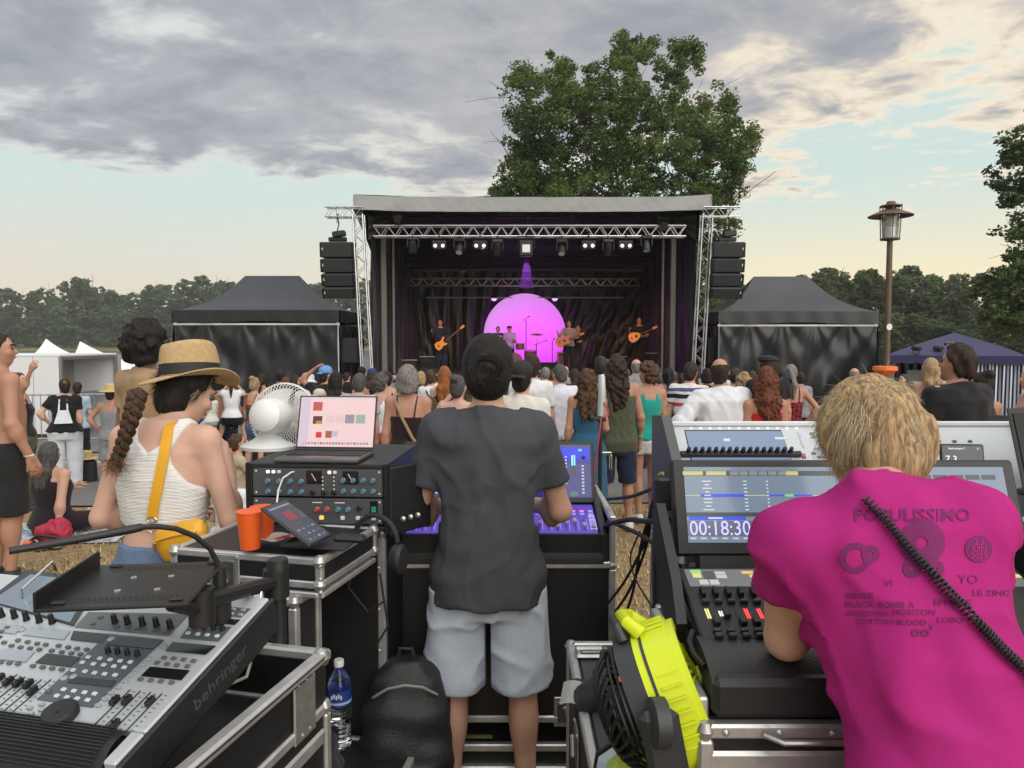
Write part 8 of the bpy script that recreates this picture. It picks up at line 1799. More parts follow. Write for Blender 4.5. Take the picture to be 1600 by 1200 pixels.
# ------------------------------------------------------------------ man in the pink t-shirt
def man_pink():
 loc = (.735, 1.14, 0.); H = 1.79; S = H / 1.75
 w2l = lambda p: tuple((Vector(p) - Vector(loc)) / S)
 pm = M('cloth magenta', (.36, .020, .165), .9, var=.12, scale=8., bump=.2, bscale=500., spec=.12)
 bo, J, U, Hm = person('blond man in a bright pink printed t-shirt leaning on the lighting console', loc, H=H, sex='m', skin='light', h=.0085, hair=('messy', 'blond'), lean=27, side=-7, turn=6, nod=20, b=.90, shoes='dark', stance=.14, hoff=(.09, .05, -.04),
  top=dict(kind='tee', mat=pm, hem=.84, loose=.016, sleeve=.50, fold=.006, crease=.006, prof=((.74, .148, .122, 0), (1.0, .146, .118, 0), (1.1, .147, .116, 0), (1.2, .154, .118, 0), (1.3, .168, .122, 0), (1.39, .166, .104, -.012), (1.45, .112, .080, -.012), (1.47, .09, .07, -.01))), bottom=dict(kind='shorts', mat=C('black shorts', (.015, .015, .017)), loose=.03),
  abs_arms={-1: (w2l((.535, 1.41, 1.175)), w2l((.665, 1.49, 1.395))), 1: (w2l((.90, 1.41, 1.175)), w2l((.80, 1.51, 1.40)))}, seed=12)
 rng = np.random.default_rng(4)
 hmts = M('hair strands blond', (.64, .52, .34), .5, var=.22, scale=22., isl=.42, spec=.35); hm2 = M('hair strands straw', (.44, .34, .21), .5, var=.22, scale=22., isl=.4, spec=.35)
 cr = (.015, -.05, .10)
 scalp_hair(bo, Hm, hmts, 10500, .048, rng, .00062, .12, .8, .25, .075, 1.535, (.087, .107, .111), crown=cr, clump=.34)
 scalp_hair(bo, Hm, hm2, 5000, .046, rng, .0007, .08, .9, .25, .075, 1.525, (.080, .100, .104), crown=cr, name='hair_strands')
 scalp_hair(bo, Hm, hmts, 220, .05, rng, .0005, .6, .5, .8, .06, 1.60, (.092, .112, .114), crown=cr, name='flyaway_hair')
 sh = kid_named(bo, 't_shirt'); bv = bvh_of(sh, bo); Wi = wmat(bo).inverted()
 MB().tube([U @ Vector((.069 * math.sin(t), -.004 + .070 * -math.cos(t) + .008, 1.482 + .012 * math.cos(t))) for t in [2 * math.pi * k / 30 for k in range(31)]], .0075, 8, False).build('collar', pm, bo)
 ink = M('purple print', (.15, .010, .095), .9, var=.3, scale=60.)
 def project(me, cx, cy, rot=0., nm='print_lettering', mt=None, wav=0.):
  ca, sa = math.cos(R(rot)), math.sin(R(rot)); bad = set()
  for v in me.vertices:
   x, y = v.co.x, v.co.y; px = cx + x * ca + y * sa; py = cy - (-x * sa + y * ca); h = hit(bv, px, py)
   if h[0] is None: bad.add(v.index); continue
   q = h[0] + h[1] * .0016; v.co = Wi @ q
  if bad: return
  link(nm, me, bo)
 T = lambda s, size, x, y, rot=0., xs=1., bold=.0, mt=None: project(text_mesh(s, size, mt or ink, 0., 'CENTER', xs, 2, bold), x, y, rot)
 T('POPULISSIMO', 27, 1425, 806, 0, 1.12, .4)
 T('VI', 16, 1388, 912); T('YO', 19, 1512, 906, 0, 1.2)
 T('BINSE', 13, 1343, 931, 0, 1.35, .1); T('LE ZINC', 13, 1548, 927, 0, 1.25, .1); T('BLACK BOMB A', 13, 1374, 945, 1, 1.2, .1); T('EPHAZE', 13, 1488, 942, 0, 1.3, .1); T('AKODFEN', 12, 1354, 959, 1, 1.2, .1); T('HORIZON', 12, 1428, 957, 1, 1.2, .1); T('COTTON BLOOD', 12, 1392, 972, 1, 1.15, .1); T('LOBO', 12, 1484, 969, 1, 1.3, .1); T("oo'", 24, 1440, 987, 0, 1.1, .5)
 def disc(x, y, r, hole=0., n=26, xs=1.):
  mb = MB()
  rings = [hole * r if hole else .0] + [r * (k + 1) / 3 for k in range(3) if r * (k + 1) / 3 > hole * r]
  vs = [(rr * math.cos(2 * math.pi * k / n) * xs, rr * math.sin(2 * math.pi * k / n), 0) for rr in rings for k in range(n)]; fs = [(a * n + k, a * n + (k + 1) % n, (a + 1) * n + (k + 1) % n, (a + 1) * n + k) for a in range(len(rings) - 1) for k in range(n)]
  mb.put(vs, fs); project(mb.mesh('print', ink), x, y, 0, 'print_emblem')
 disc(1336, 872, 24, .62); disc(1360, 866, 14, .3); disc(1528, 858, 21, .0); disc(1440, 848, 36, .25, 30, 1.0); disc(1425, 888, 15, .3); disc(1462, 890, 13, .2)
 pk = M('pink gap', (.40, .01, .18), .9)
 def T2(s, size, x, y):
  me = text_mesh(s, size, pk, 0., 'CENTER', 1., 2, .2)
  for v in me.vertices:
   h = hit(bv, x + v.co.x, y - v.co.y)
   if h[0] is None: return
   v.co = Wi @ (h[0] + h[1] * .0028)
  link('print_lettering', me, bo)
 T2('2.3', 13, 1528, 848); T2('JUIN', 12, 1528, 859); T2('2023', 12, 1528, 870)
 pth = []
 for k in range(60):
  t = k / 59; px = lerp(1352, 1640, t); py = 782 + (1052 - 782) * ((px - 1352) / 248) + 10 * math.sin(t * 3.0); h = hit(bv, px, py)
  if h[0] is not None: q = h[0] + h[1] * .0125
  else: q = P(px, py, (pth[-1].y if pth else 1.2) - .004)
  pth.append(q)
 for _ in range(3): pth = [pth[0]] + [(pth[i - 1] + pth[i] * 2 + pth[i + 1]) / 4 for i in range(1, len(pth) - 1)] + [pth[-1]]
 turns = 58; hx = []; u = None; m_ = turns * 9
 for k in range(m_ + 1):
  f = k / m_ * (len(pth) - 1); i = min(len(pth) - 2, int(f)); c = pth[i].lerp(pth[i + 1], f - i); d = (pth[min(i + 2, len(pth) - 1)] - pth[max(0, i - 1)]).normalized()
  u = d.orthogonal().normalized() if u is None else (u - d * u.dot(d)).normalized(); w = d.cross(u); a = 2 * math.pi * turns * k / m_; hx.append(c + (u * math.cos(a) + w * math.sin(a)) * .0066)
 co = MB().tube(hx, .0024, 6).build('spiral_cord', M_rub); tag(co, 'black spiral cord lying across the back of the pink t-shirt', 'cord')
man_pink()
# ================================================================== CROWD AND MUSICIANS
G_CR = 'people watching the concert'
W_ = C('white cotton', (.66, .67, .70)); OW = C('off-white cotton', (.58, .56, .52)); BK = C('black cotton', (.014, .014, .016)); NV = C('navy cotton', (.018, .024, .05)); OL = C('olive trousers', (.075, .07, .03)); KH = C('khaki cotton', (.30, .235, .155)); DG = C('dark green cotton', (.018, .026, .02))
GR = C('grey marl', (.22, .23, .25)); DN = C('blue denim', (.085, .14, .24)); RU = C('rust linen', (.30, .055, .025)); TQ = C('turquoise cotton', (.02, .30, .25)); RD = C('red cotton', (.46, .028, .018)); SG = C('sage green cotton', (.075, .085, .055)); BD = C('petrol blue dress', (.025, .095, .17)); MA = C('maroon cotton', (.07, .012, .02))
YE = C('pale yellow skirt', (.55, .45, .18)); PKC = C('pink salmon cotton', (.45, .17, .12)); CB = C('cobalt blue cotton', (.03, .04, .35)); LB = C('light blue denim', (.32, .42, .52)); BE = C('beige cotton', (.40, .34, .25))
STG = striped('grey stripes', [((.46, .46, .45), .55), ((.20, .20, .20), .45)], .022); STP = striped('pink navy stripes', [((.60, .58, .56), .30), ((.42, .05, .10), .14), ((.60, .58, .56), .16), ((.02, .02, .04), .16), ((.6, .58, .56), .10), ((.08, .09, .2), .14)], .30, 2, .1)
CHK = printed('red black print', (.30, .03, .04), (.03, .01, .015), 45., .5); BWP = printed('black white print', (.02, .02, .022), (.6, .58, .55), 14., .55); SHP = printed('dark patterned shorts', (.02, .024, .05), (.2, .2, .22), 30., .6)
T_ = lambda m, **k: dict(kind='tee', mat=m, **k)
TK = lambda m, **k: dict(dict(kind='tank', mat=m, loose=.006, hem=.95, fold=.003), **k)
CM = lambda m, **k: dict(dict(kind='cami', mat=m, loose=.006, hem=.93, fold=.003), **k)
SHT = lambda m, **k: dict(dict(kind='shorts', mat=m), **k)
PT = lambda m, **k: dict(dict(kind='pants', mat=m), **k)
SK_ = lambda m, **k: dict(dict(kind='skirt', mat=m), **k)
HATW = M('white hat cotton', (.6, .6, .6), .9); HATB = M('black cap', (.012, .012, .013), .8); HATBL = M('blue cap', (.12, .25, .50), .8, var=.3, scale=30); HATN = M('navy cap', (.02, .035, .09), .8); STRAW = M('far straw', (.5, .36, .16), .8); HATC = M('cream cap', (.5, .47, .4), .8)
_rc = random.Random(3)
def cp(label, px, ty, Y, **kw):
 for k_, v_ in (('turn', 28), ('twist', 9), ('side', 3), ('nod', 7)): kw.setdefault(k_, _rc.uniform(-v_, v_))
 kw.setdefault('step', _rc.uniform(-.08, .08)); kw.setdefault('stance', _rc.uniform(.08, .14)); return px_person(label, px, ty, Y, group=G_CR, **kw)
D90 = math.pi / 2
# ---- left side, near to far
cp('shirtless man in black shorts cut by the left edge of the picture', -4, 521, 5.7, skin='tan', b=1.05, belly=.03, face=R(-35), turn=-30, hair=('short', 'dark'), bottom=SHT(C('washed black shorts', (.022, .022, .023)), waist=1.0, hem=1.0), arms=('down', 'loose'), feat=True, shoes='dark', h=.012)
cp('woman in a dark tank top raising her tattooed arm to point', 32, 583, 8.6, sex='f', skin='light', face=R(-75), hair=('bun', 'brown'), top=TK(BK), bottom=PT(OL, loose=.03), arms=('down', 'point'), feat=True, nod=-8, h=.014)
cp('woman in white dungarees and a black t-shirt with a yellow flower in her hair', 99, 592, 10.2, sex='f', b=1.22, skin='fair', face=R(25), hair=('short', 'dark'), top=T_(BK, sleeve=.6, hem=.9), bottom=PT(C('white denim', (.62, .66, .70)), loose=.035, waist=1.10), arms=('hip', 'down'), shoes='white')
cp('person in a light blue shirt and black trousers beside the woman in dungarees', 120, 597, 11.6, sex='f', skin='light', face=R(10), hair=('short', 'dark'), top=T_(LB, sleeve=.7), bottom=PT(BK), arms=('down', 'bent'), shoes='white')
cp('man in a grey tank top and straw hat with hands on hips', 172, 604, 9.8, skin='tan', face=R(5), hair=('short', 'dark'), hat=('straw', STRAW), top=TK(GR, hem=.86), bottom=SHT(GR), arms=('hip', 'hip'))
cp('man with curly black hair mostly hidden behind the straw hat', 228, 511, 5.0, skin='brown', hair=('afro', 'black'), top=T_(C('sand shirt', (.33, .22, .13))), bottom=PT(BK), arms=('down', 'down'), face=R(-30), b=.84, h=.011)
cp('woman in a cobalt blue dress carrying a toddler', 303, 598, 10.4, sex='f', skin='light', face=R(-35), hair=('pony', 'dark'), top=TK(CB, hem=.9), bottom=SK_(BWP, hem=.30, waist=1.0), arms=('carry', 'carry'), feat=True)
bo_ = at(327, 606, 10.1); person('toddler in a pale top held in the arms of the woman in blue', (bo_.x, 10.15, ground_z(0, 10.1) + .62), H=.86, sex='f', skin='fair', face=R(60), hair=('bun', 'blond'), top=T_(OW, hem=.85), bottom=SHT(LB), legs='astride', seat=.62, arms=('front', 'front'), h=.016, group=G_CR, shoes=None, feat=True)
cp('man in dark patterned shorts carrying a girl on his back', 352, 586, 11.0, skin='tan', face=R(-20), hair=('buzz', 'dark'), top=None, bottom=SHT(SHP, hem=1.0), arms=('carry', 'carry'), shoes='dark', b=1.05)
bo_ = at(362, 584, 10.8); person('girl in a white t-shirt and black shorts riding on a man', (bo_.x + .02, 10.72, ground_z(0, 10.8) + .55), H=1.22, sex='f', skin='light', face=R(15), hair=('pony', 'dark'), top=T_(W_, hem=.9), bottom=SHT(BK, hem=.7), legs='astride', seat=.55, arms=('film', 'film'), h=.017, group=G_CR, shoes='white')
cp('woman in a green and red halter top and denim shorts', 396, 590, 10.9, sex='f', skin='light', face=R(-30), hair=('bun', 'blond'), top=CM(striped('green red bands', [((.4, .02, .03), .5), ((.01, .12, .06), .5)], .34, 2, .3), hem=1.0), bottom=SHT(DN, hem=.5), arms=('down', 'bent'))
cp('woman in a grey tank top behind the halter-top woman', 408, 584, 12.8, sex='f', skin='tan', hair=('pony', 'dark'), top=TK(GR), bottom=PT(DN))
cp('person in a black cap in front of the left marquee', 436, 580, 14.2, skin='light', hair=('short', 'black'), hat=('cap', HATB), top=T_(BK), bottom=PT(BK))
cp('woman with dyed red hair in front of the left marquee', 449, 590, 13.6, sex='f', hair=('bob', 'auburn'), top=T_(BK), bottom=PT(BK), turn=60)
cp('dark-haired woman looking sideways in front of the left marquee', 461, 587, 13.2, sex='f', hair=('long', 'dark'), top=T_(MA), bottom=PT(BK), turn=-70, feat=True)
cp('person in a white bucket hat and white t-shirt', 480, 588, 11.2, skin='light', hair=('short', 'brown'), hat=('bucket', HATW), top=T_(W_), bottom=SHT(KH))
cp('boy in a cream cap and tank top looking back', 497, 611, 9.4, b=.88, skin='tan', face=R(160), hair=('short', 'dark'), hat=('cap', HATC), top=TK(GR), bottom=SHT(NV), arms=('front', 'cross'), feat=True)
cp('man in a black t-shirt and blue cap with a hand on his head', 511, 575, 10.6, b=1.08, skin='tan', hair=('buzz', 'dark'), hat=('backcap', HATBL), top=T_(BK), bottom=PT(BK), arms=('head', 'down'), turn=-40)
cp('woman with long black hair in a white top and pale yellow skirt', 526, 582, 8.9, sex='f', skin='tan', hair=('long', 'black'), top=CM(C('white top', (.60, .62, .72)), hem=1.0), bottom=SK_(YE, hem=.35), arms=('down', 'front'), turn=-30)
cp('bald man in a grey striped t-shirt', 557, 583, 8.2, skin='tan', hair=('buzz', 'darkgrey'), top=T_(STG, hem=.83, loose=.025), bottom=PT(DG), b=1.04)
cp('boy with dark hair peering out beside the striped t-shirt', 577, 597, 9.3, b=.85, skin='light', hair=('short', 'dark'), top=T_(NV), bottom=SHT(NV), face=R(120), feat=True)
cp('dark-haired man with a pink neck in the front rows near the left tower', 568, 573, 15.5, skin='pink', hair=('short', 'black'), top=T_(BK), bottom=PT(BK))
cp('man in a navy cap near the left stage tower', 581, 578, 14.2, skin='pink', hair=('short', 'brown'), hat=('cap', HATN), top=T_(GR), bottom=PT(NV), turn=-50)
cp('woman with curly grey hair in a white top and rust trousers', 591, 585, 8.7, sex='f', skin='light', hair=('curly', 'darkgrey'), top=TK(W_, hem=.98), bottom=PT(RU, loose=.04), arms=('down', 'bent'))
cp('person in a strappy dark top filming with raised arms', 607, 581, 11.0, sex='f', skin='light', hair=('short', 'dark'), top=TK(BK), bottom=PT(BK), arms=('film', 'film'))
cp('woman with a grey bob in a dark camisole and green shorts', 635, 571, 6.4, sex='f', skin='tan', b=1.02, hair=('bob', 'grey'), top=CM(C('dark brown camisole', (.022, .014, .014)), hem=.90), bottom=SHT(DG, hem=.8, loose=.02), arms=('down', 'down'), h=.012)
cp('blond-grey haired person in the front rows left of the man in grey', 656, 581, 12.5, sex='f', hair=('bob', 'blond'), top=T_(BK), bottom=PT(BK))
cp('person in a white t-shirt with a black strap in front of the stage', 674, 578, 11.3, sex='f', hair=('short', 'brown'), top=T_(W_), bottom=PT(DN))
cp('woman with long ginger hair beside the white t-shirt', 696, 573, 9.6, sex='f', skin='fair', hair=('long', 'ginger'), top=TK(BK), bottom=PT(DN))
cp('woman in a maroon top holding up a phone', 716, 587, 6.9, sex='f', skin='fair', hair=('bun', 'darkgrey'), top=TK(MA), bottom=PT(BK), arms=('film', 'film'), h=.013)
cp('brown-haired child standing beside the camisole woman', 671, 622, 8.0, b=.85, sex='f', skin='fair', hair=('bob', 'brown'), top=T_(W_), bottom=SHT(NV), turn=-40)
# ---- right of the man in grey
cp('man with a black cap and cream t-shirt next to the man in grey', 812, 570, 5.9, skin='light', hair=('short', 'black'), hat=('backcap', HATB), top=T_(OW), bottom=PT(NV), h=.012)
cp('man in a white polo shirt behind the cream t-shirt', 828, 555, 8.0, skin='light', hair=('short', 'dark'), top=T_(W_, sleeve=.7), bottom=PT(KH))
cp('grey-haired man in a white t-shirt and khaki trousers', 876, 570, 8.8, skin='light', b=1.08, hair=('short', 'darkgrey'), top=T_(C('lilac white cotton', (.60, .60, .68)), hem=.84, loose=.03), bottom=PT(KH))
cp('person in a salmon t-shirt behind the white t-shirts', 851, 574, 13.5, skin='light', hair=('short', 'grey'), top=T_(PKC), bottom=PT(NV))
cp('bald man in the front rows in front of the glowing ball', 883, 572, 15.5, skin='pink', hair=('ring', 'grey'), top=T_(GR), bottom=PT(NV))
cp('long-haired person in brown in the front rows', 896, 577, 12.5, sex='f', hair=('long', 'dark'), top=T_(C('brown shirt', (.06, .035, .022))), bottom=PT(BK))
cp('person in a green flowered shirt in the front rows', 907, 590, 13.5, hair=('short', 'black'), skin='brown', top=T_(printed('green flowers', (.05, .16, .03), (.3, .4, .1), 20.)), bottom=PT(BK))
cp('woman with long curly brown hair in a petrol blue dress', 917, 578, 7.3, sex='f', skin='tan', hair=('longcurly', 'brown'), top=TK(BD, hem=.80, loose=.012), bottom=SK_(BD, hem=.25, waist=1.05), arms=('down', 'front'), face=R(-10))
cp('man with long dark hair in a sage green sleeveless shirt and navy shorts', 964, 556, 7.5, skin='tan', hair=('longcurly', 'dark'), top=TK(SG, hem=.80, loose=.024, fold=.006), bottom=SHT(NV, hem=1.0), arms=('down', 'loose'), shoes='white', b=1.02, h=.0125)
cp('woman in a turquoise tank top and white shorts', 1010, 567, 7.9, sex='f', skin='tan', hair=('curly', 'brown'), top=TK(TQ, hem=.92), bottom=dict(kind='short_shorts', mat=W_, waist=1.03, loose=.014), arms=('bent', 'front'), shoes='white', face=R(6), turn=35, h=.0125)
cp('bald sunburnt man between the green shirt and the turquoise top', 997, 561, 12.0, skin='pink', hair=('ring', 'grey'), top=T_(GR), bottom=PT(NV))
cp('woman with a dark ponytail in a white crop top and beige trousers', 1041, 575, 9.9, sex='f', skin='light', hair=('pony', 'black'), top=TK(W_, hem=1.02), bottom=PT(BE, loose=.03), arms=('down', 'front'))
cp('man in a white t-shirt with pink and navy stripes', 1074, 566, 8.6, skin='light', hair=('short', 'dark'), top=T_(STP, hem=.83, loose=.022), bottom=PT(NV), arms=('front', 'front'))
cp('black-haired person in front of the striped t-shirt man', 1106, 577, 11.5, hair=('bob', 'black'), sex='f', top=T_(BK), bottom=PT(BK))
cp('balding man in a loose white shirt with rolled sleeves', 1130, 560, 6.5, skin='tan', b=1.12, hair=('ring', 'dark'), top=dict(kind='long', mat=W_, cuff=.25, hem=.80, loose=.030, fold=.008), bottom=PT(NV), arms=('hip', 'loose'), h=.012)
cp('woman with curly fair hair behind the loose white shirt', 1163, 582, 9.5, sex='f', hair=('longcurly', 'blond'), top=T_(TQ), bottom=PT(DN))
cp('man in a black t-shirt with long hair and a black hat', 1201, 557, 8.7, b=1.1, skin='tan', hair=('long', 'dark'), hat=('flat', HATB), top=T_(BK, hem=.82), bottom=PT(BK))
cp('woman with curly auburn hair in a red tank top', 1197, 577, 6.4, sex='f', skin='tan', hair=('longcurly', 'auburn'), top=dict(kind='racer', mat=RD, loose=.006, hem=.9, fold=.003), bottom=PT(DN), h=.012)
cp('woman with a grey ponytail in a red patterned top with a hand on her hip', 1236, 570, 8.8, sex='f', skin='tan', hair=('pony', 'grey'), top=CM(CHK, hem=.95), bottom=PT(DN), arms=('down', 'hip'))
cp('man in a black t-shirt with sunglasses pushed up on his head', 1500, 541, 5.3, skin='tan', b=1.12, hair=('messy', 'dark'), top=T_(BK, hem=.80, loose=.03), bottom=SHT(KH), arms=('down', 'front'), turn=30, face=R(8), feat=True, h=.011)
cp('dark-haired woman standing just behind the man with sunglasses', 1532, 582, 6.6, sex='f', skin='tan', hair=('bun', 'dark'), top=TK(OL), bottom=SHT(KH), arms=('bent', 'bent'))
cp('blond woman in sunglasses to the left of the man in black', 1461, 560, 9.0, sex='f', skin='light', hair=('long', 'blond'), top=TK(PKC), bottom=SHT(DN), face=R(-20))
cp('person in a pale top standing at the gazebo bar', 1413, 585, 13.5, sex='f', skin='light', hair=('short', 'brown'), top=T_(OW), bottom=PT(DN), face=R(140), feat=True)
cp('man with grey hair in front of the right marquee near the lamp post', 1334, 575, 11.5, skin='pink', hair=('ring', 'grey'), top=T_(BE), bottom=PT(KH))
cp('person in yellow near the navy gazebo', 1425, 596, 12.0, skin='light', hair=('short', 'grey'), top=T_(C('yellow tee', (.6, .5, .06))), bottom=PT(DN))
cp('shirtless person half cut by the right edge of the picture', 1612, 572, 6.6, skin='pink', b=1.1, belly=.04, hair=('short', 'brown'), bottom=SHT(NV), face=R(60))
# ---- sitting on the grass
def sit(label, px, topy, Y, H, **kw):
 p = at(px, topy, Y); kw.setdefault('h', .0135); return person(label, (p.x, Y, ground_z(p.x, Y)), H=H, group=G_CR, **kw)
sit('woman with dark grey hair in a black sleeveless top sitting on the blanket', 78, 690, 7.3, 1.66, sex='f', b=1.22, skin='light', legs='crosslegged', hair=('long', 'darkgrey'), top=TK(C('plum black top', (.022, .014, .020)), hem=.85, loose=.02), bottom=PT(C('plum black top', (.022, .014, .02))), arms=('knees', 'ground'), face=R(-15), shoes='dark')
sit('girl with a low ponytail in a white t-shirt sitting on the grass', 357, 708, 6.6, 1.45, sex='f', skin='light', legs='crosslegged', hair=('pony', 'blond'), top=T_(W_, hem=.86), bottom=SHT(GR), arms=('front', 'front'), face=R(-10))
sit('person in jeans sitting on the ground beside the white fan', 372, 702, 8.6, 1.60, sex='f', skin='light', legs='sit', hair=('short', 'brown'), top=T_(BE), bottom=PT(LB), arms=('knees', 'knees'), face=R(-60), feat=True)
sit('child in a beige top sitting on the asphalt behind the white fan', 420, 690, 8.8, 1.25, skin='tan', legs='crosslegged', hair=('short', 'brown'), top=T_(BE), bottom=SHT(KH), arms=('front', 'front'))
# ---- back of heads further towards the stage
far = [(543, 582, 17), (600, 577, 18), (620, 583, 16.5), (648, 577, 18.5), (683, 583, 15.5), (735, 582, 16), (842, 577, 17.5), (865, 580, 16), (918, 577, 18.5), (940, 582, 15.5), (978, 577, 17), (1023, 577, 16.5), (1053, 580, 15), (1086, 580, 14.5), (1092, 577, 17.5), (1118, 578, 16.5), (1146, 575, 15), (1150, 580, 12.5), (1174, 580, 14), (1216, 574, 13.5), (1250, 582, 13), (1030, 582, 12.8), (1063, 584, 11.8), (700, 585, 13.5), (590, 582, 13.2), (960, 578, 13.5)]
nm = ['black', 'brown', 'grey', 'navy', 'white', 'olive']; cm_ = [BK, C('brown shirt', (.06, .035, .022)), GR, NV, W_, OL]; hn = [('short', 'dark', 'short dark hair'), ('long', 'brown', 'long brown hair'), ('bob', 'dark', 'a dark bob'), ('short', 'darkgrey', 'grey hair'), ('curly', 'dark', 'curly dark hair'), ('ring', 'brown', 'thinning hair'), ('pony', 'dark', 'a dark ponytail')]
for i, (px, ty, Y) in enumerate(far):
 c = i % 6; h_ = hn[(i * 3 + i // 6) % 7]; side = 'left of the centre man' if px < 760 else 'right of the centre man' if px < 960 else 'near the turquoise top' if px < 1110 else 'by the right marquee'
 cp('person in %s with %s, %s rows, %s' % (nm[c], h_[2], ('front', 'second', 'third')[0 if Y > 16 else 1 if Y > 14 else 2], side), px, ty, Y, sex='f' if h_[0] in ('long', 'bob', 'pony') else 'm', skin=('light', 'tan', 'fair', 'pink')[i % 4], hair=h_[:2], top=(T_, TK)[i % 2](cm_[c]), bottom=PT(BK), turn=(i * 37) % 50 - 25, shoes=None, h=.026)
# details worn by crowd members
def crowd_details():
 w = [o for o in bpy.data.objects if o.get('label', '').startswith('woman in white dungarees')][0]
 for k in range(5): a = k * 1.256; MB().lathe([(.0, -.004), (.018, 0), (0, .004)], 8, Matrix.Translation((.03 + .018 * math.cos(a), -.115, 1.70 + .018 * math.sin(a)))).build('flower_petal', M('yellow petal', (.75, .45, .02), .7), w)
 for s in (-1, 1): MB().tube([(s * .10, -.175, 1.06), (s * .06, -.17, 1.25), (s * .05, -.11, 1.42), (s * .08, -.02, 1.475)], .014, 6).build('dungaree_strap', C('white denim', (.62, .66, .70)), w)
 MB().grid(lambda u, v: (lerp(-.13, .13, u) * (1 - .45 * v), -.218 + .04 * v + .03 * (2 * u - 1) ** 2, lerp(1.05, 1.26, v)), 8, 6).build('dungaree_bib', C('white denim', (.62, .66, .70)), w)
 w = [o for o in bpy.data.objects if o.get('label', '').startswith('woman with a grey bob in a dark')][0]
 MB().tube([(-.12, .10, 1.38), (-.105, .0, 1.475), (-.085, -.085, 1.42), (-.02, -.112, 1.28), (.06, -.118, 1.12), (.13, -.105, 1.02), (.155, -.04, .95)], .0145, 6).build('bag_strap', C('beige strap', (.30, .20, .12)), w)
 w = [o for o in bpy.data.objects if o.get('label', '').startswith('person in a white t-shirt with a black strap')][0]
 MB().tube([(-.10, .0, 1.485), (-.07, -.11, 1.40), (.0, -.135, 1.28), (.08, -.13, 1.15), (.15, -.10, 1.02)], .012, 6).build('bag_strap', BK, w)
 m = [o for o in bpy.data.objects if o.get('label', '').startswith('man in a black t-shirt with sunglasses')][0]
 MB().tube([(-.07, .05, 1.765), (-.03, .09, 1.775), (.03, .09, 1.775), (.07, .05, 1.765)], .010, 6).build('sunglasses', M_lcd, m)
 m = [o for o in bpy.data.objects if o.get('label', '').startswith('man with long dark hair in a sage')][0]
 MB().lathe([(.030, -.008), (.033, 0), (.030, .008)], 14, Matrix.Translation((.178 + .066, .055, .945))).build('wristband', M('green wristband', (.02, .4, .2), .5), m)
 m = [o for o in bpy.data.objects if o.get('label', '').startswith('shirtless man in black')][0]
 MB().lathe([(.030, -.008), (.034, 0), (.030, .008)], 14, Matrix.Translation((.178 + .074, .068, .915))).build('wristband', M_white, m)
 for lb, nmx in (('woman in a maroon top', 'phone held up by the woman in the maroon top'), ('person in a strappy dark top', 'phone held up by the person in the strappy dark top')):
  o = [q for q in bpy.data.objects if q.get('label', '').startswith(lb)][0]; S = o['H'] / 1.75
  ph = thing('phone', nmx, 'phone', (o.location.x, o.location.y + .36 * S, o.location.z + 1.64 * S)); MB().box((0, 0, 0), (.15, .010, .075), None, .006).build('shell', M_blk, ph); MB().box((0, -.0055, 0), (.14, .001, .068)).build('screen', M('phone picture', (.2, .15, .2), .1, emit=(.3, .2, .3), es=.5), ph)
crowd_details()
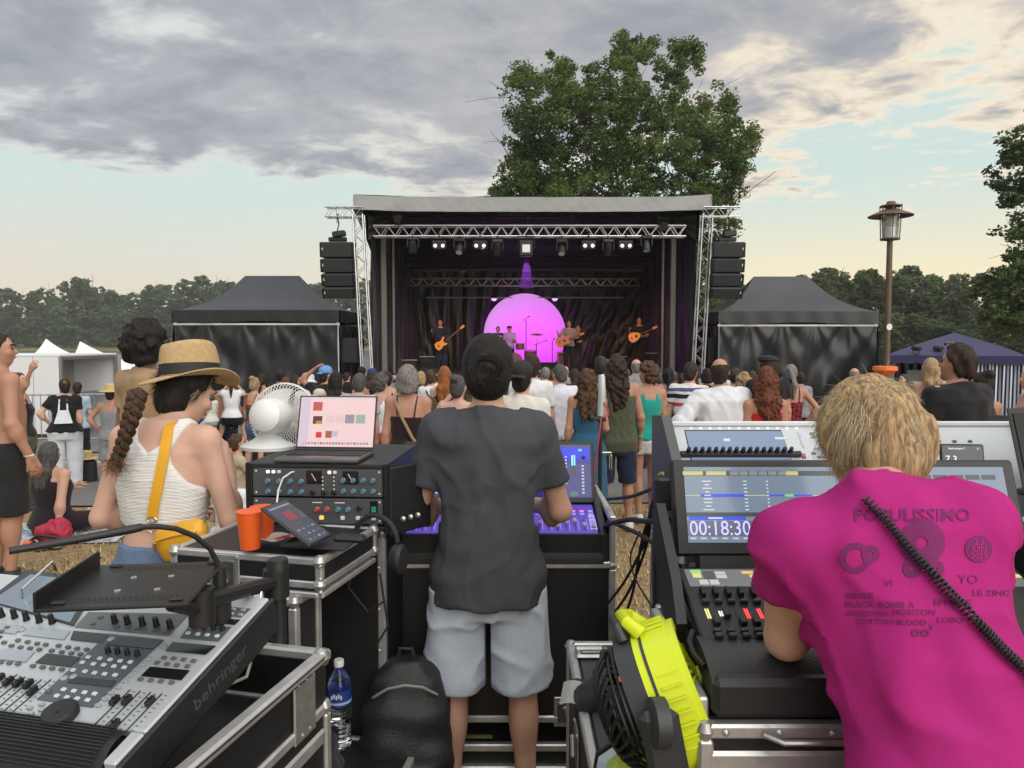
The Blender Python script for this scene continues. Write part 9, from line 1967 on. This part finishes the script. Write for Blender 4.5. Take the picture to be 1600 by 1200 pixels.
# picnic blanket with bag, cup, sandals
def picnic():
 c = at(75, 832, 7.2); g = ground_z(c.x, 7.2)
 b = MB().grid(lambda u, v: (lerp(-.75, .75, u), lerp(-.35, .75, v), .012 + .008 * math.sin(u * 14) * math.sin(v * 11)), 24, 16).build('picnic_blanket', printed('blanket', (.45, .50, .55), (.2, .26, .36), 6.), smooth=80); b.location = (c.x, 7.2, g); b.rotation_euler = (R(-1.7), 0, R(8)); tag(b, 'pale blue picnic blanket under the seated woman', 'blanket')
 F = Fld((-.22, -.16, -.02), (.22, .18, .3), .014); F.ell((0, 0, .1), (.17, .11, .11), .03); F.ell((.05, .02, .17), (.08, .07, .07), .04); n1 = wob(3, (40, 40, 40)); F.disp(lambda x, y, z: .014 * n1(x, y, z), .06)
 o = link('bag', F.mesh('bag', M('crimson nylon', (.38, .012, .045), .6, var=.3, scale=14.))); q = at(83, 815, 6.9); o.location = (q.x, 6.9, g + .02); tag(o, 'crimson bag lying on the picnic blanket', 'bag')
 MB().tube([(-.16, -.1, .05), (-.05, -.15, .12), (.08, -.14, .10), (.17, -.08, .06)], .016, 6).build('strap', M_rub, o)
 cu = MB().lathe([(0, 0), (.03, 0), (.04, .11), (.038, .11), (.028, .006), (0, .006)], 20).build('cup', M('orange plastic cup', (.78, .115, .018))); q = at(38, 828, 6.8); cu.location = (q.x, 6.8, g + .045); cu.rotation_euler = (R(90), 0, R(70)); tag(cu, 'orange plastic cup lying on the picnic blanket', 'cup')
 for k, (px, lb) in enumerate(((55, 'left'), (72, 'right'))):
  q = at(px, 838, 6.7); s = thing('sandal', '%s grey strappy sandal on the edge of the picnic blanket' % lb, 'sandal', (q.x, 6.7 + .04 * k, g + .03), R(60 + 25 * k)); MB().box((0, 0, .01), (.09, .24, .02), None, .01).build('sole', M('sandal sole', (.22, .2, .18), .8), s); MB().tube([(-.045, .04, .01), (0, .05, .05), (.045, .04, .01)], .008, 6).build('strap', M_rub, s); MB().tube([(-.04, -.06, .01), (0, -.05, .05), (.04, -.06, .01)], .008, 6).build('strap', M_rub, s)
 hc = at(133, 688, 10.6); h_ = MB().lathe([(.17, 0), (.172, .004), (.09, .02), (.085, .10), (.05, .115), (0, .11)], 24).build('hat', STRAW); h_.location = (hc.x, 10.6, ground_z(hc.x, 10.6) + .35); tag(h_, 'straw hat lying on a bag beside the woman in dungarees', 'hat')
 bg = Fld((-.2, -.15, -.02), (.2, .15, .42), .016); bg.loft([(0, .15, .10, 0), (.3, .14, .09, 0), (.36, .08, .05, 0)], .02, None, 3.); o = link('bag', bg.mesh('bag', M_rub)); o.location = (hc.x, 10.6, ground_z(hc.x, 10.6)); tag(o, 'dark bag standing beside the woman in dungarees', 'bag')
 sp = at(412, 690, 12.4); s = thing('monitor_speaker', 'black speaker wedge standing on the ground behind the white fan', 'loudspeaker', (at(392, 690, 12.0).x, 12.6, ground_z(0, 12.6))); MB().prism([(-.25, 0), (.25, 0), (.25, .25), (.0, .42), (-.25, .42)], .5, Matrix.Rotation(R(90), 4, 'X')).build('cabinet', M_blk, s); MB().box((.12, -.26, .3), (.4, .02, .3), Matrix.Rotation(R(0), 3, 'Y')).build('grille', M('speaker grille', (.02, .02, .02)), s)
picnic()
# crowd barriers
def barriers():
 st = M('galvanised steel', (.38, .39, .40), .4, .9, var=.15)
 root0 = None
 for i, (px, Y, rz) in enumerate(((165, 15.5, 4), (262, 15.8, -2), (20, 15.3, 8))):
  q = at(px, 640, Y); root = thing('crowd_barrier', ('steel crowd barrier behind the straw hat', 'steel crowd barrier in front of the left marquee', 'steel crowd barrier in front of the white booth')[i], 'barrier', (q.x, Y, ground_z(q.x, Y)), R(rz), 'steel crowd barriers')
  MB().tube([(-1.1, 0, .15), (-1.1, 0, 1.0), (-1.02, 0, 1.08), (1.02, 0, 1.08), (1.1, 0, 1.0), (1.1, 0, .15), (-1.1, 0, .15)], .02, 8).build('frame', st, root)
  for k in range(14): MB().cyl((-1.0 + 2.0 * k / 13, 0, .15), (-1.0 + 2.0 * k / 13, 0, 1.08), .009, n=6).build('bar', st, root)
  for s in (-1, 1): MB().tube([(s * .8, -.3, .0), (s * .8, 0, .12), (s * .8, .3, .0)], .016, 6).build('foot', st, root)
barriers()
# orange traffic cone beside the lamp post
q = at(1383, 574, 13.8); cn = thing('traffic_cone', 'bright orange object at the foot of the lamp post', 'traffic cone', (q.x, 13.8, 0)); zt_ = q.z; cn.location.z = ground_z(q.x, 13.8)
hh_ = zt_ - cn.location.z
MB().lathe([(.02, 0), (.02, hh_ - .2), (.03, hh_ - .2)], 10).build('pole', M_blkmetal, cn); MB().lathe([(.09, hh_ - .16), (.22, hh_ - .05), (.21, hh_ + .02), (.0, hh_ + .02)], 20).build('basket', M('orange mesh', (.8, .16, .03), .6), cn)
# ------------------------------------------------------------------ musicians
G_MU = 'musicians on the stage'
def player(label, px, topy, Y, **kw):
 p = at(px, topy, Y); return person(label, (p.x, Y, SZ), H=max(1.5, min(1.85, p.z - SZ)), h=.022, group=G_MU, **kw)
def guitar(label, px, py, Y, tilt, yaw, body, neck, kind):
 q = at(px, py, Y); t = thing('guitar', label, 'guitar', q, Euler((0, R(tilt), R(yaw)))); wood = M('lit wood ' + kind, body, .3, coat=.3)
 sh = {'bass': [(-.24, .02), (-.20, .12), (-.08, .13), (.02, .09), (.16, .14), (.20, .11), (.10, .04), (.10, -.04), (.17, -.10), (.10, -.13), (.0, -.09), (-.10, -.14), (-.22, -.12)], 'acoustic': [(-.25, 0), (-.23, .12), (-.12, .18), (-.02, .14), (.06, .12), (.15, .14), (.22, .08), (.22, -.08), (.15, -.14), (.06, -.12), (-.02, -.14), (-.12, -.18), (-.23, -.12)], 'bouzouki': [(-.22, 0), (-.20, .10), (-.12, .16), (0, .15), (.12, .09), (.20, .03), (.20, -.03), (.12, -.09), (0, -.15), (-.12, -.16), (-.20, -.10)]}[kind]
 th = .045 if kind == 'bass' else .10
 MB().prism(sh, th, Matrix(((1, 0, 0, 0), (0, 0, 1, -th / 2), (0, 1, 0, 0), (0, 0, 0, 1)))).build('body', wood, t)
 MB().box((.18 + neck / 2, -th / 2, 0), (neck, .025, .05), None, .006).build('neck', M('dark neck', (.10, .05, .025), .5), t); MB().box((.18 + neck + .07, -th / 2, .01), (.16, .02, .075), None, .006).build('headstock', wood, t)
 if kind != 'bass': MB().lathe([(.045, 0), (0, .002)], 18, Matrix.Translation((.04, -th / 2 - .004, 0)) @ Matrix.Rotation(R(90), 4, 'X')).build('sound_hole', M_ink, t)
 MB().box((-.12, -th / 2 - .006, 0), (.03, .01, .08), None, .003).build('bridge', M_ink, t)
player('bass player in a dark suit at the left of the stage', 688, 499, 24.6, skin='tan', hair=('messy', 'black'), top=dict(kind='long', mat=NV), bottom=PT(NV), arms=('strumR', 'fretL'), face=R(200), turn=-30, feat=True)
guitar('golden bass guitar held by the bass player', 690, 537, 24.25, -38, 0, (.75, .30, .05), .62, 'bass')
player('drummer in a hat and grey shirt in front of the glowing ball', 796, 513, 25.3, skin='tan', hair=('short', 'dark'), hat=('flat', HATB), top=dict(kind='long', mat=C('stone shirt', (.32, .29, .25)), cuff=.4), bottom=PT(BK), arms=('bent', 'bent'), face=R(180), feat=True, legs='stand')
player('musician half hidden at the left of the drummer', 778, 517, 25.9, skin='tan', hair=('short', 'dark'), top=T_(BK), bottom=PT(BK), face=R(170), feat=True)
player('singer in a grey shirt playing an acoustic guitar', 889, 501, 24.5, skin='tan', hair=('short', 'dark'), top=dict(kind='long', mat=C('mauve grey shirt', (.25, .20, .20)), cuff=.4), bottom=PT(BK), arms=('strumR', 'fretL'), face=R(175), feat=True)
guitar('brown acoustic guitar of the singer in the grey shirt', 880, 533, 24.15, -20, 0, (.42, .14, .05), .40, 'acoustic')
player('musician in dark clothes beside the acoustic guitarist', 903, 516, 24.9, skin='tan', hair=('long', 'blond'), sex='f', top=dict(kind='long', mat=BK), bottom=PT(C('dark plum', (.03, .02, .03))), arms=('front', 'front'), face=R(190), feat=True)
player('musician in black with sunglasses playing a bouzouki at the right of the stage', 999, 496, 24.6, skin='tan', hair=('buzz', 'dark'), top=T_(BK, sleeve=.7), bottom=PT(BK), arms=('strumR', 'fretL'), face=R(185), turn=-20, b=1.1, feat=True)
guitar('golden round-bodied bouzouki held by the musician in black', 992, 526, 24.22, -24, 0, (.80, .34, .06), .46, 'bouzouki')
def stage_gear():
 Y = 25.0; x = at(808, 560, Y).x; d = thing('drum_kit', 'drum kit with cymbals in front of the glowing ball', 'drum kit', (x, Y, SZ))
 for (px_, y_, z_, r_, dp, ax) in ((-.1, 0, .32, .28, .4, 'Y'), (-.35, -.1, .72, .16, .16, 'Z'), (.1, -.05, .82, .15, .2, 'Z'), (.45, .1, .5, .21, .36, 'Z')): MB().lathe([(r_, -dp / 2), (r_ * 1.02, -dp / 2 + .01), (r_, -dp / 2 + .03), (r_, dp / 2 - .03), (r_ * 1.02, dp / 2)], 24, Matrix.Translation((px_, y_, z_)) @ (Matrix.Rotation(R(90), 4, 'X') if ax == 'Y' else Matrix.Rotation(R(8), 4, 'X'))).build('drum', M_drum, d)
 for (a, b, z_) in ((-.7, -.1, 1.15), (.65, -.05, 1.22), (-.75, .25, .95)):
  MB().lathe([(.0, .03), (.04, .02), (.22, 0), (.222, -.003), (0, .01)], 24, Matrix.Translation((a, b, z_)) @ Matrix.Rotation(R(12), 4, 'X')).build('cymbal', M_cymb, d); MB().cyl((a, b, 0), (a, b, z_), .012, n=8).build('cymbal_stand', M_chrome, d)
 for i, (px, ty, Y_, bx, lab) in enumerate(((822, 500, 25.6, -.25, 'tall boom microphone stand beside the drummer'), (838, 538, 24.4, .1, 'low microphone stand right of the drum kit'), (863, 535, 24.2, .1, 'microphone stand left of the acoustic guitarist'), (706, 512, 24.3, .15, 'microphone stand in front of the bass player'), (978, 512, 24.2, .2, 'microphone stand in front of the bouzouki player'), (655, 530, 25.2, -.3, 'boom stand at the left of the stage'), (735, 540, 24.8, .3, 'boom stand left of the drum kit'), (935, 515, 24.2, .2, 'microphone stand between the guitarist and the bouzouki player'))):
  q = at(px, ty, Y_); h_ = q.z - SZ; t = thing('microphone_stand', lab, 'microphone stand', (q.x, Y_, SZ), R(i * 40)); MB().cyl((0, 0, .03), (0, 0, h_), .012, n=8).build('pole', M_blkmetal, t)
  for k in range(3): a = k * 2.09; MB().cyl((0, 0, .12), (.28 * math.cos(a), .28 * math.sin(a), .01), .010, n=6).build('leg', M_blkmetal, t)
  MB().cyl((-.1, 0, h_ - .02), (bx + .35, 0, h_ + .12), .009, n=6).build('boom', M_blkmetal, t); MB().lathe([(.0, -.03), (.022, -.02), (.026, .01), (0, .03)], 12, Matrix.Translation((bx + .35, 0, h_ + .12))).build('microphone', M_blk, t)
 q = at(883, 556, 25.8); a = thing('guitar_amplifier', 'tan guitar amplifier behind the acoustic guitarist', 'amplifier', (q.x, 25.8, SZ)); MB().box((0, 0, .34), (.55, .3, .56), None, .02).build('cabinet', M('tan tolex', (.42, .25, .12), .6), a); MB().box((0, -.155, .28), (.46, .01, .34), None, .004).build('grille', M('brown grille', (.22, .13, .07), .9, scale=200, var=.3), a); MB().box((0, -.155, .52), (.46, .01, .08)).build('panel', M_blk, a)
 for i, px in enumerate((640, 668, 745, 945, 968, 1020)):
  q = at(px, 570, 25.6); c = thing('road_case', 'black equipment case standing on the stage, %s from the left' % ('first', 'second', 'third', 'fourth', 'fifth', 'sixth')[i], 'equipment case', (q.x, 25.8, SZ)); hh = .35 + .12 * (i % 3); MB().box((0, 0, hh / 2), (.5, .4, hh), None, .01).build('box', M_blk, c)
  for z in (.02, hh - .01): MB().box((0, -.2, z), (.52, .02, .025)).build('edge', M_edge, c)
 for i, px in enumerate((700, 800, 885, 985)):
  q = at(px, 578, 22.6); s = thing('stage_monitor', 'black wedge monitor at the front of the stage, %s from the left' % ('first', 'second', 'third', 'fourth')[i], 'loudspeaker', (q.x, 22.6, SZ)); MB().prism([(-.22, 0), (.2, 0), (.2, .16), (-.1, .34), (-.22, .30)], .55, frame((-.275, 0, 0), (0, -1, 0), (0, 0, 1))).build('cabinet', M_blk, s)
stage_gear()
# evening haze between the desks and the far shore
hz_m = bpy.data.materials.new('evening haze'); hz_m.use_nodes = True; hz_m.node_tree.nodes.clear()
_v = N(hz_m.node_tree, 'ShaderNodeVolumePrincipled'); _v.inputs['Color'].default_value = (.93, .94, .95, 1); _v.inputs['Density'].default_value = .00036; _v.inputs['Anisotropy'].default_value = .0
_o = N(hz_m.node_tree, 'ShaderNodeOutputMaterial'); hz_m.node_tree.links.new(_v.outputs[0], _o.inputs['Volume'])
hz_o = MB().box((0, 330, 15), (1420, 760, 37)).build('haze', hz_m, smooth=0); tag(hz_o, 'thin evening haze over the lake and the far trees', 'haze', kind='stuff')
